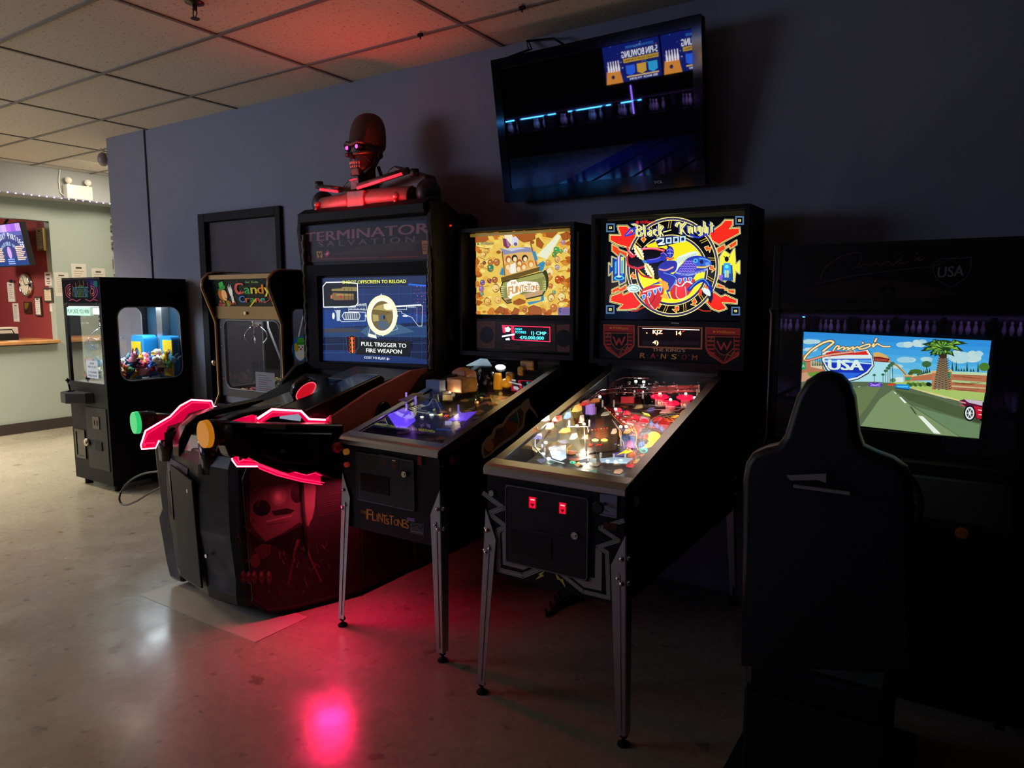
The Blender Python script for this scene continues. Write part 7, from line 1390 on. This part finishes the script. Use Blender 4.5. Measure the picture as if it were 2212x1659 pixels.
for k, dy in ((.020 * sg, 0), (.005 * sg, .006), (0, .018), (0, .07), (.012 * sg, .095), (.04 * sg, .105)):
    rings.append([(a, Ys + dy + tilt(b), b) for a, b in inset(prs, k)])
MB().loft(rings).build('seat_back', SHL, ST)
MB().prism([(2.05, .36), (2.05, .46), (2.45, .50), (2.48, .44), (2.45, .36)], 'x', -.50, -.12).build('seat_cushion', SHL, ST, bevel=.02)
MB().box(-.50, -.12, 2.05, 2.40, .0, .36).box(-.56, -.06, 2.0, 2.6, 0, .07).build('pedestal', DM, ST, bevel=.01)
h0 = pix(1700, 1026, (0, Ys, 0), Vector((0, 1, 0))); h1 = pix(1786, 1030, (0, Ys, 0), Vector((0, 1, 0)))
MB().slab([(h0.x, Ys - .002, h0.z), (h1.x, Ys - .002, h1.z + .01), (h1.x, Ys - .002, h1.z - .015), (h1.x - .02, Ys - .002, h1.z - .01), (h0.x + .01, Ys - .002, h0.z - .012)], (0, -.006, 0)).box(h0.x + .02, h0.x + .16, Ys - .012, Ys - .002, h0.z - .030, h0.z - .022).build('hand_hold', mat('worn_grey_plastic', (0.22, 0.22, 0.25), .35), ST)
# neighbouring game at the right edge, almost lost in the dark
NG = MB().prism([(2.30, .02), (2.30, .62), (2.42, .95), (2.9, 1.05), (3.5, 1.05), (3.5, .02)], 'x', .30, .34).box(.34, 1.0, 2.5, 3.5, .02, .95).box(.30, 1.0, 3.0, 3.5, 1.0, 1.70)
ng = thing('arcade_cabinet', 'dark arcade cabinet with blue and tan side picture at the right edge', 'arcade machine', (.65, 2.9, 0))
NG.build('cabinet', DM, ng)
A = Art((.2995, 3.4, .05), (0, -1, 0), (0, 0, 1)); A.rect(.2, 1.0, .1, .6, '#4a3c24'); A.poly([(.3, .1), (.9, .1), (.7, .45), (.4, .5)], '#16205c'); A.poly([(.6, .45), (1.05, .6), (.95, .75), (.5, .6)], '#6a2430'); A.line([(.2, .2), (.6, .5), (1.0, .55)], .03, '#8a7a50')
A.build('side_picture', artmat(0, .5, .7), ng)

# ================================================================ television on the wall
ang = math.radians(10.6); TVu = Vector((1, 0, 0)); TVv = Vector((0, -math.sin(ang), math.cos(ang))); TVn = TVu.cross(TVv); TO = Vector((-2.28, 3.45, 2.07))
TV = thing('television', 'large switched-off flat television tilted down high on the wall, reflecting the lanes', 'television', (-1.70, 3.5, 2.4))
def T(u, v, d=0.0): return TO + TVu * u + TVv * v + TVn * d
MB().slab([T(a, b, -.004) for a, b in rrect(-.005, 1.16, .0, .757, .012, 3)], TVn * -.055).build('back_shell', MBK, TV, bevel=.004)
MB().hole((-.005, 1.16, 0, .757), rrect(.045, 1.115, .075, .705, .004, 1), lambda u, v: T(u, v, -.0035), TVn * .0075).build('bezel', mat('tv_gloss_bezel', (0.004, 0.004, 0.005), .06), TV)
MB().slab([T(.045, .075, -.003), T(1.115, .075, -.003), T(1.115, .705, -.003), T(.045, .705, -.003)], TVn * .001).build('screen', mat('tv_dark_glass', (0.003, 0.003, 0.004), .015, spec=1.0), TV)
A = Art(T(0, 0, .0045), TVu, TVv); A.text('TCL', .90, .030, .012, '#9a9ab0', .045); A.build('maker_mark', artmat(.1, .4, .8), TV)
MB().box(-2.0, -1.4, 3.49, 3.564, 2.30, 2.60).build('wall_bracket', MBK, TV)
q = MB().tube([T(.10, .757, -.02), (-2.16, 3.50, 2.90), (-2.20, 3.54, 2.965), (-2.0, 3.50, 2.93), (-1.9, 3.48, 2.86)], .006, 8).tube([T(.13, .757, -.02), (-2.14, 3.50, 2.90), (-2.19, 3.54, 2.97)], .004, 6)
q.build('cable', RUB, TV)
# ceiling hardware
SK = thing('sprinkler_head', 'small dark sprinkler head hanging from the ceiling tile at top left', 'sprinkler', (-3.323, 2.234, 2.95))
MB().lathe([(.045, 0), (.045, -.004), (.02, -.012), (.012, -.015)], (-3.323, 2.234, 2.980), n=24, cap=False).cyl((-3.323, 2.234, 2.97), (-3.323, 2.234, 2.945), .012).build('escutcheon', mat('dark_bronze', (0.05, 0.04, 0.03), .35, .8), SK)
q = MB().lathe([(.022, 0), (.022, -.003)], (-3.323, 2.234, 2.905), n=14)
for s_ in (-1, 1): q.tube([(-3.323 + s_ * .012, 2.234, 2.945), (-3.323 + s_ * .016, 2.234, 2.925), (-3.323, 2.234, 2.905)], .003, 6)
q.build('deflector', MATS['dark_bronze'], SK)
for u, v, lb in ((908, 72, 'tiny dark clip on the ceiling grid above the shooting game statue'), (1128, 13, 'tiny dark clip on the ceiling grid nearest the television')):
    p = pix(u, v, (0, 0, 2.974), Vector((0, 0, 1))); tag(MB().box(p.x - .015, p.x + .015, p.y - .008, p.y + .008, 2.958, 2.973).cyl((p.x, p.y, 2.96), (p.x, p.y, 2.945), .004, n=8).build('ceiling_clip', RUB), lb, 'clip')
# ================================================================ front desk seen at the far left
YN = Vector((0, 1, 0)); XN = Vector((1, 0, 0))
WD = mat('counter_wood', (0.45, 0.22, 0.08), .3, noise=.5, nscale=9)
ct = MB().prism([(-9.80, 1.015), (-9.80, 1.055), (-9.0, 1.055), (-8.985, 1.045), (-8.985, 1.02), (-9.0, 1.012)], 'y', 0.62, 4.065).build('counter_top', WD)
tag(ct, 'long varnished wooden counter top above the pale half wall', 'counter')
CZ_ = 1.055
# string of lights along the bulkhead
LS = thing('led_string', 'string of small violet-white lights along the bulkhead over the front desk', 'string lights', (-8.715, 4.0, 2.655))
MB().box(-8.7195, -8.712, 1.5, 4.775, 2.652, 2.664).build('strip', GRY, LS)
led = MB().ell((-8.708, 3.30, 2.658), .0075, 8, 6).build('led', em('violet_led', (.36, .28, 1.0), 7), LS)
for k in range(1, 20):
    c_ = led.copy(); COL.objects.link(c_); c_.location = (0, k * .0765, 0)
# emergency lamp unit on the bulkhead
EL = thing('emergency_light', 'white emergency light box with two round lamp heads high on the bulkhead', 'lamp', (-8.66, 4.23, 2.73))
CRM = mat('cream_plastic', (0.55, 0.5, 0.42), .4)
MB().box(-8.7195, -8.63, 4.09, 4.37, 2.66, 2.815).build('housing', CRM, EL, bevel=.006)
for y in (4.13, 4.34): MB().cyl((-8.67, y, 2.815), (-8.67, y, 2.835), .012).lathe([(.025, -.03), (.034, .0), (.034, .02), (.001, .022)], (-8.66, y, 2.862), (.8, -.5, -.1), 18).build('lamp_head', CRM, EL)
MB().tube([(-8.71, 4.07, 2.975), (-8.71, 4.05, 2.85), (-8.71, 4.055, 2.72), (-8.70, 4.10, 2.68)], .006, 8).build('conduit', CRM, EL)
# camera on the pillar
SC = thing('security_camera', 'grey dome security camera on the pillar edge below the ceiling', 'camera', (-6.76, 3.60, 2.80))
p = pix(228, 345, (0, 3.62, 0), YN)
MB().cyl((-6.722, 3.60, p.z + .02), (-6.74, 3.60, p.z + .02), .045).build('mount', GRY, SC)
MB().ell((p.x, 3.60, p.z), (.05, .05, .065)).cyl((p.x - .02, 3.59, p.z + .10), (p.x + .03, 3.60, p.z + .07), .004).build('dome', mat('camera_grey', (0.22, 0.2, 0.2), .4), SC)
# wall items -- helper: flat panel measured on a plane, with a thin body
def panel(nm, label, cat, quad, P0, N, th, face, back='#d8d4c8', frame=None, fw=0.0, group=None, lit=.0):
    a, b = [pix(u, v, P0, N) for u, v in quad]
    if abs(N.y) > .5:
        x0, x1 = sorted((a.x, b.x)); z0, z1 = sorted((a.z, b.z)); y = P0[1]; U = Vector((1, 0, 0)); org = Vector((x0, y - th, z0)); W_, H_ = x1 - x0, z1 - z0
        body = MB().box(x0, x1, y - th + .0005, y - .0005, z0, z1); ctr = ((x0 + x1) / 2, y, (z0 + z1) / 2)
    else:
        y0, y1 = sorted((a.y, b.y)); z0, z1 = sorted((a.z, b.z)); x = P0[0]; U = Vector((0, 1, 0)); org = Vector((x + th, y0, z0)); W_, H_ = y1 - y0, z1 - z0
        body = MB().box(x + .0005, x + th - .0005, y0, y1, z0, z1); ctr = (x, (y0 + y1) / 2, (z0 + z1) / 2)
    r = thing(nm, label, cat, ctr, group)
    body.build('backing' if frame is None else 'frame', mat('paper_white', (.72, .70, .64), .7) if frame is None else frame, r)
    A = Art(org, U, (0, 0, 1)); A.rect(fw, W_ - fw, fw, H_ - fw, back); face(A, W_, H_); A.build('printed_face', artmat(lit, .5, .85), r)
    return r
def lines(n, c='#8a857a', head=True):
    def f(A, w_, h):
        if head: A.rect(w_ * .3, w_ * .7, h * .84, h * .90, '#55504a')
        for k in range(n): y = h * (.76 - .66 * k / n); A.rect(w_ * .16, w_ * (.84 - .12 * (k % 3)), y, y + h * .018, c)
    return f
GP = (-9.06, 0, 0)
panel('notice', 'white notice with landscape table, leftmost of the papers above the claw machine', 'paper', ((116, 588), (151, 640)), GP, XN, .002, lines(9))
panel('notice', 'tall white notice in the middle of the papers above the claw machine', 'paper', ((153, 569), (190, 640)), GP, XN, .002, lines(9, '#b08a60'))
panel('notice', 'white notice nearest the pillar among the papers above the claw machine', 'paper', ((197, 579), (230, 640)), GP, XN, .002, lines(8))
RP = (0, 4.07, 0)
GOLD = mat('gold_frame', (0.45, 0.32, 0.12), .35, .5); DFR = mat('dark_frame_wood', (0.06, 0.04, 0.03), .4)
panel('framed_certificate', 'gold framed certificate highest on the red wall beside the television', 'picture', ((82, 494), (101, 541)), RP, YN, .03, lines(5, '#a08a60'), '#e4dcc0', GOLD, .02)
panel('framed_certificate', 'dark framed certificate on the red wall right of the clock', 'picture', ((97, 622), (117, 653)), RP, YN, .02, lines(5), '#e0d4b4', DFR, .02)
panel('framed_certificate', 'dark framed white certificate low on the red wall between plaque and notices', 'picture', ((77, 641), (94, 683)), RP, YN, .02, lines(6), '#e8e4e0', DFR, .02)
panel('posted_card', 'white card with red writing on the red wall above the framed certificate', 'paper', ((96, 588), (113, 617)), RP, YN, .002, lambda A, w_, h: (A.rect(w_ * .2, w_ * .8, h * .75, h * .85, '#504850'), A.rect(w_ * .3, w_ * .7, h * .45, h * .55, '#5a3a6a'), A.rect(w_ * .2, w_ * .8, h * .28, h * .34, '#8a3a3a'), A.rect(w_ * .3, w_ * .7, h * .14, h * .2, '#504850')), '#ece8e4')
panel('posted_card', 'narrow white slip on the red wall below the framed certificates', 'paper', ((107, 656), (114, 673)), RP, YN, .002, lines(3), '#e8e4dc')
panel('posted_list', 'white list sheet on the red wall under the clipboard', 'paper', ((27, 655), (43, 695)), RP, YN, .002, lines(9), '#e6dede')
panel('plaque', 'brown wooden plaque with gold plate on the red wall below the clock', 'plaque', ((54, 652), (71, 677)), RP, YN, .02, lambda A, w_, h: (A.poly([(w_ * .15, h * .35), (w_ * .5, h * .4), (w_ * .85, h * .9), (w_ * .15, h * .9)], '#7a5a28'), A.rect(w_ * .2, w_ * .6, h * .1, h * .25, '#1c1410')), '#3a2412', DFR, .0)
cb = panel('clipboard', 'clipboard with white sheets hanging on the red wall left of the clock', 'clipboard', ((17, 610), (35, 652)), RP, YN, .012, lines(7), '#e6e0d8')
p = pix(26, 607, (0, 4.055, 0), YN); MB().box(p.x - .05, p.x + .05, 4.045, 4.058, p.z - .02, p.z + .015).build('clip', CHR, cb)
# wall clock
ck = pix(61, 616, RP, YN); CK = thing('wall_clock', 'round white wall clock with chrome rim on the red wall', 'clock', (ck.x, 4.05, ck.z))
rad = (pix(61, 592, RP, YN) - pix(61, 640, RP, YN)).length / 2
MB().lathe([(rad, 0), (rad, .045), (rad * .93, .05), (rad * .9, .03)], (ck.x, 4.068, ck.z), (0, -1, 0), 32, cap=False).build('rim', CHR, CK)
A = Art((ck.x, 4.035, ck.z), XN, (0, 0, 1)); A.poly(circ(0, 0, rad * .91, 32), '#e8e2cc')
for k in range(12): a = k * PI / 6; A.line([(rad * .72 * math.sin(a), rad * .72 * math.cos(a)), (rad * .84 * math.sin(a), rad * .84 * math.cos(a))], .012, '#3a3630')
A.line([(0, 0), (-.35 * rad, .52 * rad)], .014, '#1c1a18'); A.line([(0, 0), (.68 * rad, .05 * rad)], .010, '#1c1a18'); A.build('dial', artmat(0, .4, .85), CK)
# television over the desk
a2 = math.radians(9); U2 = Vector((1, 0, 0)); V2 = Vector((0, -math.sin(a2), math.cos(a2))); N2 = U2.cross(V2); O2 = Vector((-9.62, 3.80, 1.90)); pr2 = pix(66, 574, O2, N2); pt2 = pix(47, 478, O2, N2)
DT = thing('desk_television', 'lit television with party advertisement hanging over the front desk', 'television', (pr2.x - .55, 3.85, 2.15))
r0 = O2 + N2 * 0; e = pr2; Ht = (pt2 - pr2).dot(V2); Wt = 1.05
c0 = e - U2 * Wt
MB().slab([c0, c0 + U2 * Wt, c0 + U2 * Wt + V2 * Ht, c0 + V2 * Ht], N2 * -.06).build('case', MBK, DT, bevel=.004)
MB().tube([c0 + U2 * .6 + V2 * Ht - N2 * .03, (c0.x + .6, 3.95, 2.69)], .015, 8).build('ceiling_mount', MBK, DT)
A = Art(c0 + N2 * .001, U2, V2); f_ = .012; A.rect(f_, Wt - f_, f_, Ht - f_, '#3a3f78')
for k in range(9): A.rect(f_ + k * .113, min(Wt - f_, f_ + k * .113 + .12), Ht * .76, Ht - f_, ['#8ac850', '#50b878', '#4aa0c8', '#6ac070', '#b8a0e0', '#d0a8f0', '#b070e0', '#9a60e0', '#c090f0'][k])
A.poly([(f_, Ht * .74), (Wt - f_, Ht * .70), (Wt - f_, Ht * .8), (f_, Ht * .82)], '#5a5fa8'); A.rect(f_, Wt - f_, f_, Ht * .22, '#26407c')
tx = 'BIRTHDAY PARTIES'; n_ = len(tx)
for k, ch in enumerate(tx):
    if ch == ' ': continue
    t = (k - (n_ - 1) / 2) / n_; A.text(ch, Wt * .60 + t * .80, Ht * (.66 - 1.1 * t * t), .07, '#eef0fa', .010 if ch == 'I' else .036, 'c')
for k, ch in enumerate('AVAILABLE NOW'):
    if ch != ' ': t = (k - 6) / 13; A.text(ch, Wt * .60 + t * .42, Ht * (.50 - .6 * t * t), .045, '#b8d8f8', .007 if ch == 'I' else .024, 'c')
A.poly(circ(Wt * .60, Ht * .33, .05, 16, .07), '#c8a0e8')
for k in range(8):
    A.rect(Wt * .76, Wt * .97 - (k % 3) * .03, Ht * (.44 - .042 * k), Ht * (.465 - .042 * k), '#e8c8a8'); A.rect(Wt * .26, Wt * .45 - (k % 2) * .02, Ht * (.42 - .042 * k), Ht * (.445 - .042 * k), '#e8c8a8')
for k in range(3): A.rect(Wt * .52, Wt * .68, Ht * (.16 - .05 * k), Ht * (.185 - .05 * k), '#90a8e0')
A.build('screen', artmat(1.25, .4, .05), DT)
# things on the counter
def onc(u, v): return pix(u, v, (0, 0, CZ_), Vector((0, 0, 1)))
p = onc(115, 719)
for i, (dx, c1, nm, lb) in enumerate(((0, '#c8b880', 'brochure', 'cream brochure leaning at the right end of the desk counter'), (.07, '#b8c070', 'brochure', 'yellow-green brochure at the front of the counter brochures'), (.14, '#5a78b0', 'brochure', 'blue and white brochure at the back of the counter brochures'))):
    c_ = [lin(c1)][0]; x = p.x - i * .05; yy = p.y - .10
    tag(MB().slab([(x, yy + dx, CZ_), (x - .02, yy + .10 + dx, CZ_), (x - .06, yy + .10 + dx, CZ_ + .17 + .02 * i), (x - .04, yy + dx, CZ_ + .17 + .02 * i)], (-.02, 0, 0)).build(nm, mat('brochure_%d' % i, c1, .5)), lb, 'brochure')
CDY = thing('desk_caddy', 'black wire desk caddy on the counter beside the brochures', 'caddy', (-9.35, 3.66, CZ_))
MB().box(-9.45, -9.27, 3.55, 3.75, CZ_, CZ_ + .075).build('tray', MBK, CDY, bevel=.005); MB().tube([(-9.36, 3.56, CZ_ + .07), (-9.36, 3.58, CZ_ + .12), (-9.36, 3.72, CZ_ + .12), (-9.36, 3.74, CZ_ + .07)], .006, 6).build('handle', MBK, CDY)
tag(MB().box(-9.72, -9.52, 3.40, 3.85, CZ_, CZ_ + .14).build('paper_tray', mat('cream_tray', (.62, .56, .48), .5), bevel=.005), 'cream paper tray at the back of the counter under the plaque', 'tray')
tag(MB().tube([(-9.15, 2.6, CZ_), (-9.15, 2.6, CZ_ + .10), (-9.15, 2.64, CZ_ + .125), (-9.15, 3.42, CZ_ + .125), (-9.15, 3.46, CZ_ + .10), (-9.15, 3.46, CZ_)], .013, 8).build('guard_rail', mat('rail_metal', (.16, .13, .12), .35, .7)), 'low dark tube rail along the counter edge at far left', 'rail')
for i, (y0, y1, x, h, lb) in enumerate(((3.0, 3.35, -9.35, .06, 'stack of white papers on the counter behind the rail'), (2.6, 2.95, -9.4, .05, 'low white paper stack at the far left end of the counter'))): tag(MB().box(x - .12, x + .12, y0, y1, CZ_, CZ_ + h).build('paper_stack', mat('paper_stack', (.66, .62, .54), .6)), lb, 'paper')
for i, (y, lb) in enumerate(((3.55, 'small white slip taped on the front of the counter top near the rail end'), (3.2, 'small white slip taped on the front of the counter top at far left'))): tag(MB().box(-9.10, -9.02, y, y + .10, CZ_ + .0005, CZ_ + .002).build('paper_slip', MATS['paper_stack']), lb, 'paper')
# frames on the alcove wall just past the pillar
for k, (v0, v1, c1, lb) in enumerate(((470, 485, '#7a8a7a', 'small pale photo, highest in the column beside the pillar'), (490, 500, '#3a3428', 'small dark framed photo, second from top beside the pillar'), (507, 522, '#a86a7a', 'small pinkish photo, third from top beside the pillar'), (527, 538, '#3a3020', 'small dark framed photo, lowest dark one beside the pillar'), (550, 592, '#c8ccd0', 'tall white framed sheet lowest beside the pillar'))):
    panel('photo_frame', lb, 'picture', ((237, v0), (252, v1)), (0, 4.779, 0), YN, .012, lambda A, w_, h: A.rect(w_ * .2, w_ * .8, h * .25, h * .75, '#8a8880'), c1, DFR if k in (1, 3) else mat('white_frame', (.6, .6, .58), .5), .02)

# ================================================================ bowling lanes behind the camera (seen only as reflections)
LZ = -13.0
BLU = em('lane_blue_led', (.05, .35, 1.0), 45); VIO = em('lane_violet_led', (.30, .16, 1.0), 12)
pin = thing('bowling_pin', 'white bowling pin standing in the violet-lit pin decks across the room', 'bowling pin', (0, 0, 0), 'bowling pins on the lanes')
prof_ = [(.022, 0), (.034, .03), (.052, .09), (.055, .12), (.046, .17), (.026, .22), (.022, .245), (.030, .275), (.028, .30), (.012, .318), (.001, .32)]
MB().lathe(prof_, (0, 0, 0), n=14).build('body', mat('pin_white', (.8, .78, .8), .3), pin); MB().lathe([(.0235, .236), (.0235, .246)], (0, 0, 0), n=14, cap=False).build('stripe', mat('pin_red_stripe', (.5, .05, .05), .3), pin)
lamp('lane_blue_fill', 'AREA', (-8.5, -9.5, 2.9), 90, (.10, .14, 1.0), 3, 3, aim=(-8.5, -9.5, 0), angle=80)
first = True
for k in range(-10, 5):
    xc = -2.88 + .95 * k
    s_ = MB().box(xc - .36, xc + .36, -13.35, -3.8, .02, .70 if False else .06)
    for dx, dy in ((0, 0), (-.14, -.14), (.14, -.14), (-.28, -.28), (.28, -.28)):
        o_ = pin if first else copy_tree(pin); first = False; o_.location = (xc + dx, -12.85 + dy, .71)
LB = thing('pin_deck_unit', 'long row of dark lane pin decks with blue light strips across the room', 'bowling machine', (-5, -13, 0))
q = MB().box(-13.1, 1.6, -13.45, -12.5, 0, .70).box(-13.1, 1.6, -13.55, -13.45, .7, 1.1)
for k in range(-11, 6): xc = -2.88 + .95 * k - .475; q.box(xc - .05, xc + .05, -13.45, -12.5, .70, 1.10)
q.build('deck_frame', mat('deck_dark', (.015, .015, .03), .2), LB)
MB().box(-13.1, 1.6, -13.3, -12.62, 1.12, 1.55).build('mask_board', mat('mask_black', (.006, .006, .01), .5), LB)
q = MB()
for x0, x1 in ((-12.9, -12.1), (-11.9, -10.65), (-10.23, -8.87), (-8.56, -7.96), (-3.5, -3.45)): q.box(x0, x1, -12.61, -12.59, 1.07, 1.10)
q.build('blue_strip', BLU, LB)
MB().box(-8.24, -8.20, -12.61, -12.59, .75, 1.50).build('violet_strip', VIO, LB)
lamp('pin_deck_light', 'AREA', (-5.8, -12.55, 1.10), 70, (.45, .25, 1.0), 14, .1, aim=(-5.8, -13.2, .75))
for k in range(-5, 5):
    xc = -2.88 + .95 * k
    tag(MB().box(xc - .42, xc + .42, -12.49, -5.2, .0, .05).build('bowling_lane', mat('lane_wood_blue', (.05, .06, .28), .12)), 'glossy dark bowling lane running away behind the camera', 'bowling lane', 'bowling lanes')
def screen5(x, lb):
    r = thing('lane_monitor', lb, 'monitor', (x + .8, -12.6, 2.05)); y = -12.62; W_, H_ = 1.62, .96
    MB().box(x, x + W_, y - .08, y - .002, 1.60, 2.56).build('case', MBK, r)
    A = Art((x + W_, y, 1.60), (-1, 0, 0), (0, 0, 1)); A.rect(0, W_, 0, H_, '#101c6c'); rn = random.Random(3)
    for k in range(40): a, b = rn.uniform(.02, W_ - .02), rn.uniform(.3, H_ - .02); A.poly(circ(a, b, rn.uniform(.005, .018), 6), rn.choice(['#2a4ae0', '#4a80f0', '#b04060', '#40a060', '#c8d0f0']))
    A.poly([(W_, 0), (W_ - .50, 0), (W_ - .44, .33), (W_ - .05, .33)], '#d88a3a')
    for k in range(5):
        a = W_ - .42 + k * .075; A.poly([(a - .022, .30), (a + .022, .30), (a + .03, .38), (a + .012, .50), (a + .014, .56), (a, .58), (a - .014, .56), (a - .012, .50), (a - .03, .38)], '#f0e8f4')
    A.poly(circ(W_ - .22, .17, .05, 16), '#14204c')
    A.text('5-PIN BOWLING', .06, .60, .17, '#f4f4ff', 1.02); A.text('YOUTH & ADULT LEAGUES', .15, .82, .06, '#3a80d8', .80)
    A.rect(.05, 1.05, .475, .575, '#c8a02c'); A.text('LEAGUES NOW FORMING', .08, .495, .06, '#1c1c3c', .94)
    for k, c1 in enumerate(('#2fa0d8', '#d0a040', '#2a60e0')): a = .10 + k * .32; A.poly([(a, .40), (a + .26, .40), (a + .26, .20), (a + .13, .14), (a, .20)], c1)
    A.rect(.08, 1.0, .10, .135, '#d0b080'); A.text('SEE BACK TO JOIN', .12, .03, .05, '#f0f0ff', .80)
    A.build('screen', artmat(9.0, .3, .02), r)
screen5(-8.92 , 'lit lane monitor with bowling league advertisement, mirrored in the television'); screen5(-7.25, 'second lit lane monitor with bowling advertisement, at the television top right reflection');
